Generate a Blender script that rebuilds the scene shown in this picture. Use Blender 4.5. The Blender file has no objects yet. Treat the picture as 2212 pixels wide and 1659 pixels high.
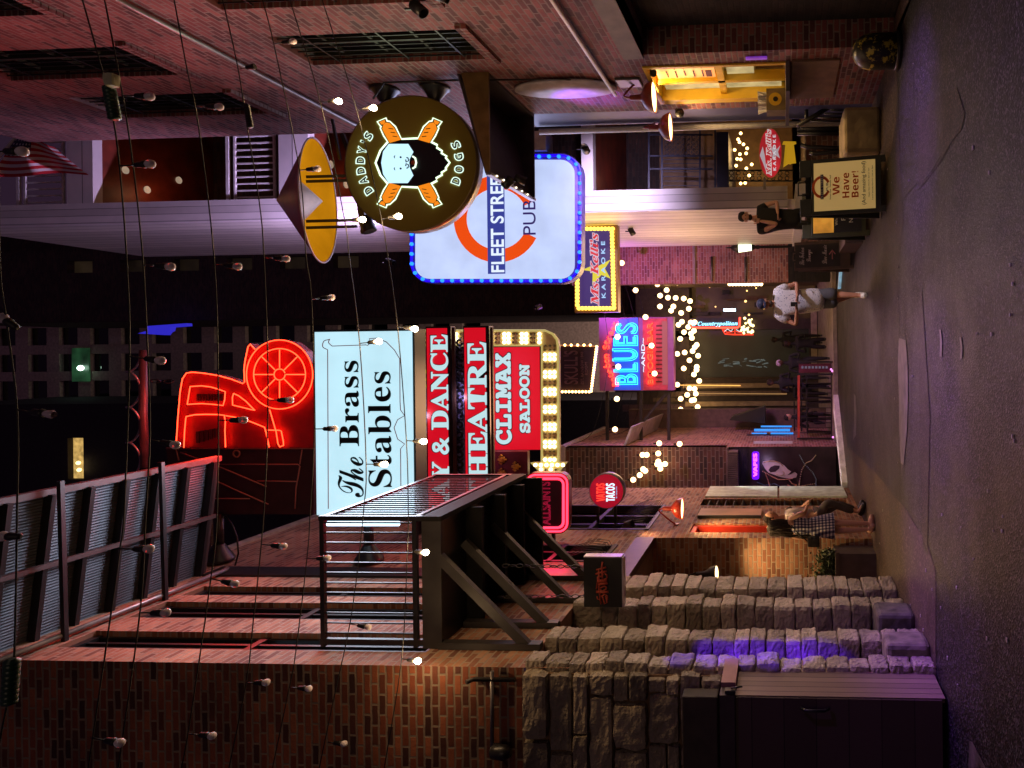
import bpy, bmesh, math, random
from mathutils import Vector, Matrix
R = random.Random(7)
SC = bpy.context.scene
# ---------------------------------------------------------------- camera, world, exposure
F = 1500.0; CAMZ = 1.38; TP = 0.0568; ROLL = 0.0117; V0 = 1605.0; Y0 = 751.0
pit = math.atan(TP)
fw = Vector((0, math.cos(pit), math.sin(pit))); up0 = Vector((0, -math.sin(pit), math.cos(pit))); rt0 = Vector((1, 0, 0))
cr, sr = math.cos(ROLL), math.sin(ROLL)
EV = -cr * up0 - sr * rt0          # picture +x (the photograph is turned on its side)
EU = -sr * up0 + cr * rt0          # picture up
cd = bpy.data.cameras.new("camera"); cam = bpy.data.objects.new("camera", cd); SC.collection.objects.link(cam)
m = Matrix((EV, EU, -fw)).transposed().to_4x4(); m.translation = Vector((0, 0, CAMZ)); cam.matrix_world = m
cd.sensor_width = 36; cd.sensor_fit = 'HORIZONTAL'; cd.lens = F / 2212 * 36
cd.shift_x = (1106 - V0) / 2212; cd.shift_y = (Y0 - 829.5) / 2212
cd.clip_end = 400; cd.clip_start = 0.05
SC.camera = cam
W_ = bpy.data.worlds.new("World"); SC.world = W_; W_.use_nodes = True
nt = W_.node_tree; bg = nt.nodes["Background"]; sky = nt.nodes.new("ShaderNodeTexSky"); sky.sky_type = 'NISHITA'; sky.sun_disc = False
sky.sun_elevation = math.radians(-4); sky.sun_rotation = math.radians(200)
hs = nt.nodes.new("ShaderNodeMix"); hs.data_type = 'RGBA'; hs.blend_type = 'MIX'; hs.inputs[0].default_value = 0.85
nt.links.new(sky.outputs[0], hs.inputs[6]); hs.inputs[7].default_value = (0.33, 0.16, 0.34, 1)
nt.links.new(hs.outputs[2], bg.inputs[0]); bg.inputs[1].default_value = 0.075
SC.view_settings.view_transform = 'Standard'; SC.view_settings.look = 'None'; SC.view_settings.exposure = 0; SC.view_settings.gamma = 1
SC.cycles.use_denoising = True; SC.cycles.max_bounces = 6; SC.cycles.diffuse_bounces = 3; SC.cycles.glossy_bounces = 3
SC.cycles.sample_clamp_indirect = 4; SC.cycles.caustics_reflective = False; SC.cycles.caustics_refractive = False

def ray(v, y): return fw + (v - V0) / F * EV + (Y0 - y) / F * EU
def P(v, y, Y): d = ray(v, y); return Vector((0, 0, CAMZ)) + d * (Y / d.y)
def W(v, y, X): d = ray(v, y); return Vector((0, 0, CAMZ)) + d * (X / d.x)
def G(v, y, z=0.0): d = ray(v, y); return Vector((0, 0, CAMZ)) + d * ((z - CAMZ) / d.z)
def H(v, y, z): return G(v, y, z)
ZZ = {'1': (0, 0, .35), '2': (719, 0, .35), '3': (1438, 0, .35), '4': (0, 553, .35), '5': (719, 553, .35), '6': (1438, 553, .35),
      '7': (0, 1106, .35), '8': (719, 1106, .35), '9': (1438, 1106, .35), 'A': (1576, 581, .2333), 'B': (1327, 498, .2), 'C': (1327, 802, .2),
      'D': (1576, 1051, .15), 'E': (1548, 249, .2166), 'F': (1189, 470, .25), 'g': (1217, 885, .2166), 'c': (359.5, 719, .2),
      's': (1244, 1189, .0833), 'f': (1382.5, 110.6, .2), 'o': (608, 276.5, .1834), 'm': (1576, 940, .15), 't': (1465, 636, .1333)}
def z(k, x, y): a = ZZ[k]; return (a[0] + x * a[2], a[1] + y * a[2])
def zl(k, pts): return [z(k, *p) for p in pts]

# ---------------------------------------------------------------- materials
MATS = {}
def newmat(name):
    m = bpy.data.materials.new(name); m.use_nodes = True
    n = m.node_tree.nodes; b = n["Principled BSDF"]; MATS[name] = m
    return m, n, m.node_tree.links, b
def mat(name, col, rough=0.6, metal=0.0, var=0.25, scale=6.0, bump=0.0, spec=0.5, detail=6):
    if name in MATS: return MATS[name]
    m, n, l, b = newmat(name)
    tc = n.new("ShaderNodeTexCoord"); no = n.new("ShaderNodeTexNoise"); no.inputs["Scale"].default_value = scale; no.inputs["Detail"].default_value = detail
    l.new(tc.outputs["Object"], no.inputs["Vector"])
    mr = n.new("ShaderNodeMapRange"); mr.inputs[1].default_value = 0.3; mr.inputs[2].default_value = 0.7
    mr.inputs[3].default_value = 1 - var; mr.inputs[4].default_value = 1 + var; l.new(no.outputs[0], mr.inputs[0])
    vm = n.new("ShaderNodeVectorMath"); vm.operation = 'SCALE'; vm.inputs[0].default_value = col; l.new(mr.outputs[0], vm.inputs["Scale"])
    l.new(vm.outputs[0], b.inputs["Base Color"])
    b.inputs["Roughness"].default_value = rough; b.inputs["Metallic"].default_value = metal; b.inputs["Specular IOR Level"].default_value = spec
    if bump:
        bp = n.new("ShaderNodeBump"); bp.inputs["Strength"].default_value = bump; bp.inputs["Distance"].default_value = 0.02
        l.new(no.outputs[0], bp.inputs["Height"]); l.new(bp.outputs[0], b.inputs["Normal"])
    return m
def emi(name, col, s, base=(0.02, 0.02, 0.02), var=0.0, scale=3):
    if name in MATS: return MATS[name]
    m, n, l, b = newmat(name)
    b.inputs["Base Color"].default_value = (*base, 1); b.inputs["Roughness"].default_value = 0.4
    b.inputs["Emission Color"].default_value = (*col, 1); b.inputs["Emission Strength"].default_value = s
    if var:
        tc = n.new("ShaderNodeTexCoord"); no = n.new("ShaderNodeTexNoise"); no.inputs["Scale"].default_value = scale; no.inputs["Detail"].default_value = 5
        l.new(tc.outputs["Object"], no.inputs["Vector"])
        mr = n.new("ShaderNodeMapRange"); mr.inputs[1].default_value = 0.3; mr.inputs[2].default_value = 0.7
        mr.inputs[3].default_value = s * (1 - var); mr.inputs[4].default_value = s * (1 + var); l.new(no.outputs[0], mr.inputs[0])
        l.new(mr.outputs[0], b.inputs["Emission Strength"])
    return m
def wallvec(n, l):
    """object-space metres laid along whichever wall direction the face has"""
    tc = n.new("ShaderNodeTexCoord"); ge = n.new("ShaderNodeNewGeometry")
    sp = n.new("ShaderNodeSeparateXYZ"); l.new(ge.outputs["Position"], sp.inputs[0])
    sn = n.new("ShaderNodeSeparateXYZ"); l.new(ge.outputs["True Normal"], sn.inputs[0])
    ab = n.new("ShaderNodeMath"); ab.operation = 'ABSOLUTE'; l.new(sn.outputs[0], ab.inputs[0])
    gt = n.new("ShaderNodeMath"); gt.operation = 'GREATER_THAN'; gt.inputs[1].default_value = 0.6; l.new(ab.outputs[0], gt.inputs[0])
    mx = n.new("ShaderNodeMix"); l.new(gt.outputs[0], mx.inputs[0]); l.new(sp.outputs[0], mx.inputs[2]); l.new(sp.outputs[1], mx.inputs[3])
    cb = n.new("ShaderNodeCombineXYZ"); l.new(mx.outputs[0], cb.inputs[0]); l.new(sp.outputs[2], cb.inputs[1])
    return cb, ge
def brick(name, c1, c2, c3, mortar, bw=0.21, bh=0.073, mo=0.011, rough=0.75, bump=0.6, dirt=0.45):
    m, n, l, b = newmat(name)
    cb, ge = wallvec(n, l)
    no = n.new("ShaderNodeTexNoise"); no.inputs["Scale"].default_value = 9; no.inputs["Detail"].default_value = 4; l.new(ge.outputs["Position"], no.inputs["Vector"])
    sc = n.new("ShaderNodeVectorMath"); sc.operation = 'MULTIPLY_ADD'; l.new(no.outputs[1], sc.inputs[0]); sc.inputs[1].default_value = (.018, .018, 0); l.new(cb.outputs[0], sc.inputs[2])
    br = n.new("ShaderNodeTexBrick"); l.new(sc.outputs[0], br.inputs["Vector"])
    br.inputs["Scale"].default_value = 1; br.inputs["Brick Width"].default_value = bw; br.inputs["Row Height"].default_value = bh
    br.inputs["Mortar Size"].default_value = mo; br.inputs["Mortar Smooth"].default_value = 0.3; br.inputs["Bias"].default_value = 0
    br.inputs["Color1"].default_value = (0, 0, 0, 1); br.inputs["Color2"].default_value = (1, 1, 1, 1); br.inputs["Mortar"].default_value = (.5, .5, .5, 1)
    cr_ = n.new("ShaderNodeValToRGB"); l.new(br.outputs[0], cr_.inputs[0]); e = cr_.color_ramp.elements
    e[0].position = 0.05; e[0].color = (*c1, 1); e[1].position = 1; e[1].color = (*c3, 1); x = cr_.color_ramp.elements.new(.5); x.color = (*c2, 1)
    mx = n.new("ShaderNodeMix"); mx.data_type = 'RGBA'; l.new(br.outputs["Fac"], mx.inputs[0]); l.new(cr_.outputs[0], mx.inputs[6]); mx.inputs[7].default_value = (*mortar, 1)
    n2 = n.new("ShaderNodeTexNoise"); n2.inputs["Scale"].default_value = 1.1; n2.inputs["Detail"].default_value = 9; n2.inputs["Roughness"].default_value = .7; l.new(ge.outputs["Position"], n2.inputs["Vector"])
    mr = n.new("ShaderNodeMapRange"); mr.inputs[1].default_value = .3; mr.inputs[2].default_value = .7; mr.inputs[3].default_value = 1 - dirt; mr.inputs[4].default_value = 1 + dirt * .6; l.new(n2.outputs[0], mr.inputs[0])
    vm = n.new("ShaderNodeVectorMath"); vm.operation = 'SCALE'; l.new(mx.outputs[2], vm.inputs[0]); l.new(mr.outputs[0], vm.inputs["Scale"])
    l.new(vm.outputs[0], b.inputs["Base Color"]); b.inputs["Roughness"].default_value = rough
    n3 = n.new("ShaderNodeTexNoise"); n3.inputs["Scale"].default_value = 45; n3.inputs["Detail"].default_value = 3; l.new(ge.outputs["Position"], n3.inputs["Vector"])
    ma = n.new("ShaderNodeMath"); ma.operation = 'MULTIPLY_ADD'; l.new(n3.outputs[0], ma.inputs[0]); ma.inputs[1].default_value = .5
    iv = n.new("ShaderNodeMath"); iv.operation = 'SUBTRACT'; iv.inputs[0].default_value = 1; l.new(br.outputs["Fac"], iv.inputs[1]); l.new(iv.outputs[0], ma.inputs[2])
    bp = n.new("ShaderNodeBump"); bp.inputs["Strength"].default_value = bump; bp.inputs["Distance"].default_value = .012; l.new(ma.outputs[0], bp.inputs["Height"]); l.new(bp.outputs[0], b.inputs["Normal"])
    return m
def groove(name, col, pitch, rough=.5, axis=0, metal=0, depth=.01, col2=None, width=.12, flip=False):
    """boards or corrugation: grooves along the wall; axis 0 = vertical lines, 1 = horizontal lines"""
    m, n, l, b = newmat(name)
    cb, ge = wallvec(n, l); s = n.new("ShaderNodeSeparateXYZ"); l.new(cb.outputs[0], s.inputs[0])
    d = n.new("ShaderNodeMath"); d.operation = 'DIVIDE'; l.new(s.outputs[axis], d.inputs[0]); d.inputs[1].default_value = pitch
    fr = n.new("ShaderNodeMath"); fr.operation = 'FRACT'; l.new(d.outputs[0], fr.inputs[0])
    lt = n.new("ShaderNodeMath"); lt.operation = 'LESS_THAN'; lt.inputs[1].default_value = width; l.new(fr.outputs[0], lt.inputs[0])
    fl = n.new("ShaderNodeMath"); fl.operation = 'FLOOR'; l.new(d.outputs[0], fl.inputs[0])
    wn = n.new("ShaderNodeTexWhiteNoise"); wn.noise_dimensions = '1D'; l.new(fl.outputs[0], wn.inputs["W"])
    no = n.new("ShaderNodeTexNoise"); no.inputs["Scale"].default_value = 3; no.inputs["Detail"].default_value = 8; l.new(ge.outputs["Position"], no.inputs["Vector"])
    ad = n.new("ShaderNodeMath"); ad.operation = 'ADD'; l.new(wn.outputs[0], ad.inputs[0]); l.new(no.outputs[0], ad.inputs[1])
    mr = n.new("ShaderNodeMapRange"); mr.inputs[1].default_value = 0; mr.inputs[2].default_value = 1.6; mr.inputs[3].default_value = .65; mr.inputs[4].default_value = 1.1; l.new(ad.outputs[0], mr.inputs[0])
    mx = n.new("ShaderNodeMix"); mx.data_type = 'RGBA'; l.new(lt.outputs[0], mx.inputs[0]); mx.inputs[6].default_value = (*col, 1); mx.inputs[7].default_value = (*(col2 or tuple(c * .25 for c in col)), 1)
    vm = n.new("ShaderNodeVectorMath"); vm.operation = 'SCALE'; l.new(mx.outputs[2], vm.inputs[0]); l.new(mr.outputs[0], vm.inputs["Scale"])
    l.new(vm.outputs[0], b.inputs["Base Color"]); b.inputs["Roughness"].default_value = rough; b.inputs["Metallic"].default_value = metal
    sb = n.new("ShaderNodeMath"); sb.operation = 'SUBTRACT'; sb.inputs[0].default_value = 1; l.new(lt.outputs[0], sb.inputs[1])
    bp = n.new("ShaderNodeBump"); bp.inputs["Strength"].default_value = .8; bp.inputs["Distance"].default_value = depth; l.new(sb.outputs[0], bp.inputs["Height"]); l.new(bp.outputs[0], b.inputs["Normal"])
    return m

BR_L = brick("brick_dark_red", (.05, .014, .008), (.22, .055, .022), (.36, .11, .045), (.26, .19, .13), bw=.2, bh=.075, mo=.012, dirt=.5)
BR_S = brick("brick_side", (.16, .06, .035), (.34, .14, .075), (.46, .25, .15), (.36, .27, .2), bw=.2, bh=.073)
BR_A = brick("brick_orange_mixed", (.10, .035, .03), (.30, .10, .045), (.46, .20, .08), (.34, .25, .19), bw=.2, bh=.073)
BR_R = brick("brick_red_right", (.07, .02, .02), (.19, .045, .042), (.28, .09, .08), (.22, .15, .13), bw=.2, bh=.073, dirt=.5)
BR_D = brick("brick_tower", (.06, .035, .028), (.13, .06, .042), (.19, .08, .05), (.24, .17, .13), bw=.3, bh=.1, mo=.014)
BR_P = brick("brick_purple", (.22, .09, .08), (.38, .14, .10), (.5, .24, .18), (.45, .32, .28), bw=.22, bh=.075)
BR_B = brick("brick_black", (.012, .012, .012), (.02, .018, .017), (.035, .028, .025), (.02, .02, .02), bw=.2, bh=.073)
BR_N = brick("brick_night", (.03, .015, .013), (.05, .022, .018), (.08, .035, .025), (.05, .035, .03), bw=.22, bh=.08)
SIDING = groove("white_siding", (.80, .76, .70), .32, rough=.5, axis=0, width=.07, depth=.012)
PLANKW = groove("white_trim", (.72, .68, .66), .55, rough=.5, axis=1, width=.03)
SOFFIT = mat("red_brown_soffit", (.17, .028, .014), .5, var=.4, scale=3)
FENCEM = groove("fence_boards", (.26, .18, .14), .09, rough=.45, axis=0, width=.1, depth=.01)
FENCEB = groove("fence_side_boards", (.075, .045, .035), .28, rough=.55, axis=1, width=.025, depth=.01)
BLACK = mat("black_steel", (.012, .011, .012), .38, .0, spec=.5)
DSTEEL = mat("dark_steel", (.03, .026, .025), .5, .2)
GSTEEL = mat("grey_steel", (.22, .2, .19), .4, .6)
DKGLASS = mat("black_glass", (.006, .006, .008), .06, 0, spec=.8, var=0)
WHITEP = mat("white_paint", (.7, .68, .66), .45, scale=10, var=.12)
GALV = mat("galvanised", (.42, .42, .45), .35, .7)
CORR = mat("corrugated_metal", (.06, .062, .08), .55, .2, var=.15)
CONC = mat("concrete", (.30, .25, .21), .8, scale=5, var=.3, bump=.4)
YCONC = mat("yellow_stained_concrete", (.42, .33, .17), .8, scale=4, var=.3, bump=.6)
NAVY = mat("navy_paint", (.045, .05, .15), .5, var=.15)
YELLOW = mat("yellow_paint", (.75, .46, .03), .4, var=.1)
RED = mat("red_paint", (.55, .04, .02), .4, var=.1)
WOODD = mat("dark_wood", (.06, .035, .025), .6)
BRONZE = mat("bronze_panel", (.30, .22, .03), .45, .1, var=.08, scale=2)
MORTAR = mat("brown_mortar", (.20, .12, .065), .9, scale=14, var=.35, bump=.6)
GREENP = mat("black_green_frame", (.035, .04, .03), .45)
PAPER = mat("cream_poster", (.62, .5, .3), .5, var=.04)

# ---------------------------------------------------------------- mesh building
class MB:
    def __init__(s): s.v = []; s.f = []; s.smooth = set()
    def add(s, vs, fs, sm=False):
        o = len(s.v); s.v += [tuple(v) for v in vs]
        for f in fs:
            if sm: s.smooth.add(len(s.f))
            s.f.append([o + i for i in f])
        return s
    def box(s, x0, x1, y0, y1, z0, z1):
        x0, x1 = sorted((x0, x1)); y0, y1 = sorted((y0, y1)); z0, z1 = sorted((z0, z1))
        return s.add([(x0, y0, z0), (x1, y0, z0), (x1, y1, z0), (x0, y1, z0), (x0, y0, z1), (x1, y0, z1), (x1, y1, z1), (x0, y1, z1)],
                     [(0, 3, 2, 1), (4, 5, 6, 7), (0, 1, 5, 4), (1, 2, 6, 5), (2, 3, 7, 6), (3, 0, 4, 7)])
    def quad(s, a, b, c, d): return s.add([a, b, c, d], [(0, 1, 2, 3)])
    def prism(s, pts, off):
        n = len(pts); off = Vector(off); a = [Vector(p) for p in pts]; b = [p + off for p in a]
        fs = [tuple(range(n)), tuple(reversed(range(n, 2 * n)))] + [(i, i + n, (i + 1) % n + n, (i + 1) % n) for i in range(n)]
        return s.add(a + b, fs)
    def tube(s, pts, r, k=6, caps=True, closed=False):
        pts = [Vector(p) for p in pts]; n = len(pts)
        if n < 2: return s
        rs = r if isinstance(r, (list, tuple)) else [r] * n
        vs = []; prev = None
        for i, p in enumerate(pts):
            if closed: d = pts[(i + 1) % n] - pts[i - 1]
            else: d = pts[min(i + 1, n - 1)] - pts[max(i - 1, 0)]
            if d.length < 1e-9: d = Vector((0, 0, 1))
            d.normalize()
            if prev is None: u = d.orthogonal().normalized()
            else:
                u = prev - d * prev.dot(d)
                u = u.normalized() if u.length > 1e-6 else d.orthogonal().normalized()
            prev = u; w = d.cross(u)
            for j in range(k):
                t = 2 * math.pi * j / k; vs.append(p + (u * math.cos(t) + w * math.sin(t)) * rs[i])
        fs = []
        for i in range(n if closed else n - 1):
            i2 = (i + 1) % n
            for j in range(k): fs.append((i * k + j, i * k + (j + 1) % k, i2 * k + (j + 1) % k, i2 * k + j))
        s.add(vs, fs, True)
        if caps and not closed:
            o = len(s.v) - n * k
            s.f.append([o + j for j in reversed(range(k))]); s.f.append([o + (n - 1) * k + j for j in range(k)])
        return s
    def bar(s, a, b, w, h=None):
        a = Vector(a); b = Vector(b); h = h or w; d = (b - a).normalized()
        u = d.cross(Vector((0, 0, 1)));  u = u.normalized() if u.length > 1e-4 else Vector((1, 0, 0)); t = u.cross(d).normalized()
        vs = [p + u * (i * w / 2) + t * (j * h / 2) for p in (a, b) for i, j in ((-1, -1), (1, -1), (1, 1), (-1, 1))]
        return s.add(vs, [(0, 3, 2, 1), (4, 5, 6, 7), (0, 1, 5, 4), (1, 2, 6, 5), (2, 3, 7, 6), (3, 0, 4, 7)])
    def lathe(s, prof, c, axis=(0, 0, 1), k=20, caps=False):
        ax = Vector(axis).normalized(); u = ax.orthogonal().normalized(); w = ax.cross(u); c = Vector(c); vs = []
        for r, h in prof:
            for j in range(k):
                t = 2 * math.pi * j / k; vs.append(c + ax * h + (u * math.cos(t) + w * math.sin(t)) * r)
        fs = [(i * k + j, i * k + (j + 1) % k, (i + 1) * k + (j + 1) % k, (i + 1) * k + j) for i in range(len(prof) - 1) for j in range(k)]
        s.add(vs, fs, True)
        if caps:
            o = len(s.v) - len(prof) * k; s.f.append([o + j for j in range(k)]); s.f.append([o + (len(prof) - 1) * k + j for j in range(k)])
        return s
    def ball(s, c, r, k=10, sq=(1, 1, 1)):
        c = Vector(c); prof = [(math.sin(math.pi * i / k) * r, -math.cos(math.pi * i / k) * r) for i in range(k + 1)]
        o = len(s.v); s.lathe([(max(a, 1e-4), b) for a, b in prof], (0, 0, 0), k=k + 2)
        for i in range(o, len(s.v)):
            v = s.v[i]; s.v[i] = (c.x + v[0] * sq[0], c.y + v[1] * sq[1], c.z + v[2] * sq[2])
        return s

ORG = {}
def _link(o): SC.collection.objects.link(o); return o
def obj(name, mb, m, parent=None, bevel=0):
    org = ORG[parent.name] if parent else Vector((0, 0, 0))
    me = bpy.data.meshes.new(name); me.from_pydata([tuple(Vector(v) - org) for v in mb.v], [], mb.f); me.validate()
    if len(me.polygons) == len(mb.f):
        for i in mb.smooth: me.polygons[i].use_smooth = True
    me.materials.append(m); o = _link(bpy.data.objects.new(name, me))
    if parent: o.parent = parent
    ORG[o.name] = org
    if bevel:
        b = o.modifiers.new("bevel", 'BEVEL'); b.width = bevel; b.segments = 2; b.limit_method = 'ANGLE'
    return o
def tag(o, label, cat, group=None):
    o['label'] = label; o['category'] = cat
    if group: o['group'] = group
    return o
def thing(name, label, cat, loc=(0, 0, 0), group=None):
    o = _link(bpy.data.objects.new(name, None)); o.location = loc; o.empty_display_size = .1; ORG[o.name] = Vector(loc)
    return tag(o, label, cat, group)
def solo(name, mb, m, label, cat, group=None, bevel=0): return tag(obj(name, mb, m, None, bevel), label, cat, group)
def struct(name, mb, m): o = obj(name, mb, m); o['kind'] = 'structure'; return o
def clone(o, parent=None, off=None):
    c = o.copy(); _link(c); ORG[c.name] = ORG.get(o.name, Vector())
    if parent: c.parent = parent
    if off is not None: c.location = Vector(off)
    for ch in o.children: clone(ch, c)
    return c

# ---------------------------------------------------------------- lettering
STY = {'bs': 0x1D400, 'scr': 0x1D4D0, 'mono': 0x1D670, 'bi': 0x1D468, 'sb': 0x1D5D4, 'sbi': 0x1D63C}
def sty(s, k):
    if k not in STY: return s
    return "".join(chr(STY[k] + ord(c) - 65) if 'A' <= c <= 'Z' else chr(STY[k] + 26 + ord(c) - 97) if 'a' <= c <= 'z' else c for c in s)
def textmesh(body, style='sans', ext=.05, off=0.0, outline=0.0, space=1.0, shear=0.0):
    """flat lettering as (verts, faces), letters upright in x,y and thickness in z; size about 1"""
    c = bpy.data.curves.new("lettering", 'FONT'); c.body = sty(body, style); c.space_character = space; c.shear = shear
    if outline: c.fill_mode = 'NONE'; c.bevel_depth = outline; c.bevel_resolution = 1; c.offset = off
    else: c.fill_mode = 'BOTH' if ext else 'FRONT'; c.extrude = ext; c.offset = off
    c.resolution_u = 6
    o = bpy.data.objects.new("lettering", c); SC.collection.objects.link(o); bpy.context.view_layer.update()
    me = bpy.data.meshes.new_from_object(o.evaluated_get(bpy.context.evaluated_depsgraph_get()))
    vs = [v.co.copy() for v in me.vertices]; fs = [tuple(p.vertices) for p in me.polygons]
    bpy.data.objects.remove(o); bpy.data.curves.remove(c); bpy.data.meshes.remove(me)
    return vs, fs
def lay(mb, vf, O, Rv, Uv, depth=.01):
    vs, fs = vf
    if not vs: return
    x0 = min(v.x for v in vs); x1 = max(v.x for v in vs); y0 = min(v.y for v in vs); y1 = max(v.y for v in vs)
    zs = max(abs(v.z) for v in vs) or 1
    N = Vector(Rv).cross(Vector(Uv)).normalized()
    mb.add([Vector(O) + Vector(Rv) * ((v.x - x0) / (x1 - x0)) + Vector(Uv) * ((v.y - y0) / (y1 - y0)) + N * (v.z / zs * depth) for v in vs], fs)
def frame2(v0, v1, yl, yr, Y):
    vm, ym = (v0 + v1) / 2, (yl + yr) / 2
    return P(vm, yl, Y).x, P(vm, yr, Y).x, P(v1, ym, Y).z, P(v0, ym, Y).z       # xl, xr, zb, zt
def txt(mb, body, style, v0, v1, yl, yr, Y, depth=.008, **k):
    xl, xr, zb, zt = frame2(v0, v1, yl, yr, Y)
    k.setdefault('ext', .03); lay(mb, textmesh(body, style, **k), (xl, Y, zb), (xr - xl, 0, 0), (0, 0, zt - zb), depth)
def ibox(mb, v0, v1, yl, yr, Y, d=.05):
    xl, xr, zb, zt = frame2(v0, v1, yl, yr, Y); mb.box(xl, xr, Y, Y + d, zb, zt); return mb
def ipoly(mb, pts, Y, d=.01): return mb.prism([P(a, b, Y) for a, b in pts], (0, d, 0))
def itube(mb, pts, Y, r, k=6, closed=False): return mb.tube([P(a, b, Y) for a, b in pts], r, k, closed=closed)
def circ(v, y, r, n=40, a0=0, a1=360, r2=None):
    r2 = r2 or r; return [(v + r * math.cos(math.radians(a0 + (a1 - a0) * i / (n if a1 - a0 == 360 else n - 1))), y + r2 * math.sin(math.radians(a0 + (a1 - a0) * i / (n if a1 - a0 == 360 else n - 1)))) for i in range(n)]
def rrect(v0, v1, y0, y1, r, n=7):
    o = []
    for cv, cy, a in ((v1 - r, y1 - r, 0), (v0 + r, y1 - r, 90), (v0 + r, y0 + r, 180), (v1 - r, y0 + r, 270)): o += circ(cv, cy, r, n, a, a + 90)
    return o
def holed(mb, f, a0, a1, z0, z1, holes, depth=.25):
    A = sorted({a0, a1, *[h[0] for h in holes], *[h[1] for h in holes]}); Zs = sorted({z0, z1, *[h[2] for h in holes], *[h[3] for h in holes]})
    A = [a for a in A if a0 <= a <= a1]; Zs = [q for q in Zs if z0 <= q <= z1]
    for i in range(len(A) - 1):
        for j in range(len(Zs) - 1):
            am, zm = (A[i] + A[i + 1]) / 2, (Zs[j] + Zs[j + 1]) / 2
            if any(h[0] < am < h[1] and h[2] < zm < h[3] for h in holes): continue
            mb.quad(f(A[i], Zs[j], 0), f(A[i + 1], Zs[j], 0), f(A[i + 1], Zs[j + 1], 0), f(A[i], Zs[j + 1], 0))
    for h in holes:
        d = h[4] if len(h) > 4 else depth; b0, b1, c0, c1 = h[:4]
        mb.quad(f(b0, c0, 0), f(b0, c1, 0), f(b0, c1, d), f(b0, c0, d)); mb.quad(f(b1, c0, 0), f(b1, c1, 0), f(b1, c1, d), f(b1, c0, d))
        mb.quad(f(b0, c1, 0), f(b1, c1, 0), f(b1, c1, d), f(b0, c1, d)); mb.quad(f(b0, c0, 0), f(b1, c0, 0), f(b1, c0, d), f(b0, c0, d))
    return mb
def lamp(kind, name, loc, col, energy, parent=None, target=None, size=.05, angle=60, blend=.5):
    d = bpy.data.lights.new(name, kind); d.color = col; d.energy = energy
    if kind == 'SPOT': d.spot_size = math.radians(angle); d.spot_blend = blend; d.shadow_soft_size = size
    elif kind == 'POINT': d.shadow_soft_size = size
    else: d.size = size
    o = _link(bpy.data.objects.new(name, d))
    if target is not None: o.rotation_euler = (Vector(target) - Vector(loc)).to_track_quat('-Z', 'Y').to_euler()
    if parent: o.parent = parent; o.location = Vector(loc) - ORG[parent.name]
    else: o.location = loc
    return o
# ================================================================ THE SETTING
LX, RX = -3.03, 3.6
def hash_noise(p, s): return math.sin(p[0] * 12.9 * s + p[1] * 7.3 + s) * math.cos(p[2] * 11.1 * s - p[0] * 5.1) * .5 + math.sin(p[2] * 23.7 + p[1] * 19.3 * s) * .3
def stone(mb, x0, x1, y0, y1, z0, z1, amp=.022, n=7):
    """rough hewn block: a cube grid rounded at its edges and pushed about"""
    cx, cy, cz = (x0 + x1) / 2, (y0 + y1) / 2, (z0 + z1) / 2; hx, hy, hz = (x1 - x0) / 2, (y1 - y0) / 2, (z1 - z0) / 2
    bm = bmesh.new(); bmesh.ops.create_cube(bm, size=2); bmesh.ops.subdivide_edges(bm, edges=bm.edges[:], cuts=n, use_grid_fill=True)
    sd = R.uniform(.8, 2.2); rr = min(hx, hy, hz) * .26; idx = {}; vs = []
    ox, oy, oz = R.uniform(-50, 50), R.uniform(-50, 50), R.uniform(-50, 50)
    from mathutils import noise as NO
    for v in bm.verts:
        p = Vector((v.co.x * hx, v.co.y * hy, v.co.z * hz))
        q = Vector((max(-hx + rr, min(hx - rr, p.x)), max(-hy + rr, min(hy - rr, p.y)), max(-hz + rr, min(hz - rr, p.z))))
        d = p - q
        if d.length > 1e-6: p = q + d.normalized() * min(d.length, rr)
        k = NO.noise(Vector((p.x * 7 + ox, p.y * 7 + oy, p.z * 7 + oz))) + .7 * abs(NO.noise(Vector((p.x * 19 + oy, p.y * 19 + oz, p.z * 19 + ox)))) + .4 * NO.noise(Vector((p.x * 45 + oy, p.y * 45, p.z * 45 + ox)))
        n_ = p.normalized() if p.length > 0 else Vector((0, 0, 1))
        p += Vector((n_.x, n_.y, n_.z)) * k * amp
        idx[v.index] = len(vs); vs.append((p.x + cx, p.y + cy, p.z + cz))
    bm.verts.index_update(); mb.add(vs, [tuple(v.index for v in f.verts) for f in bm.faces]); bm.free()

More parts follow.
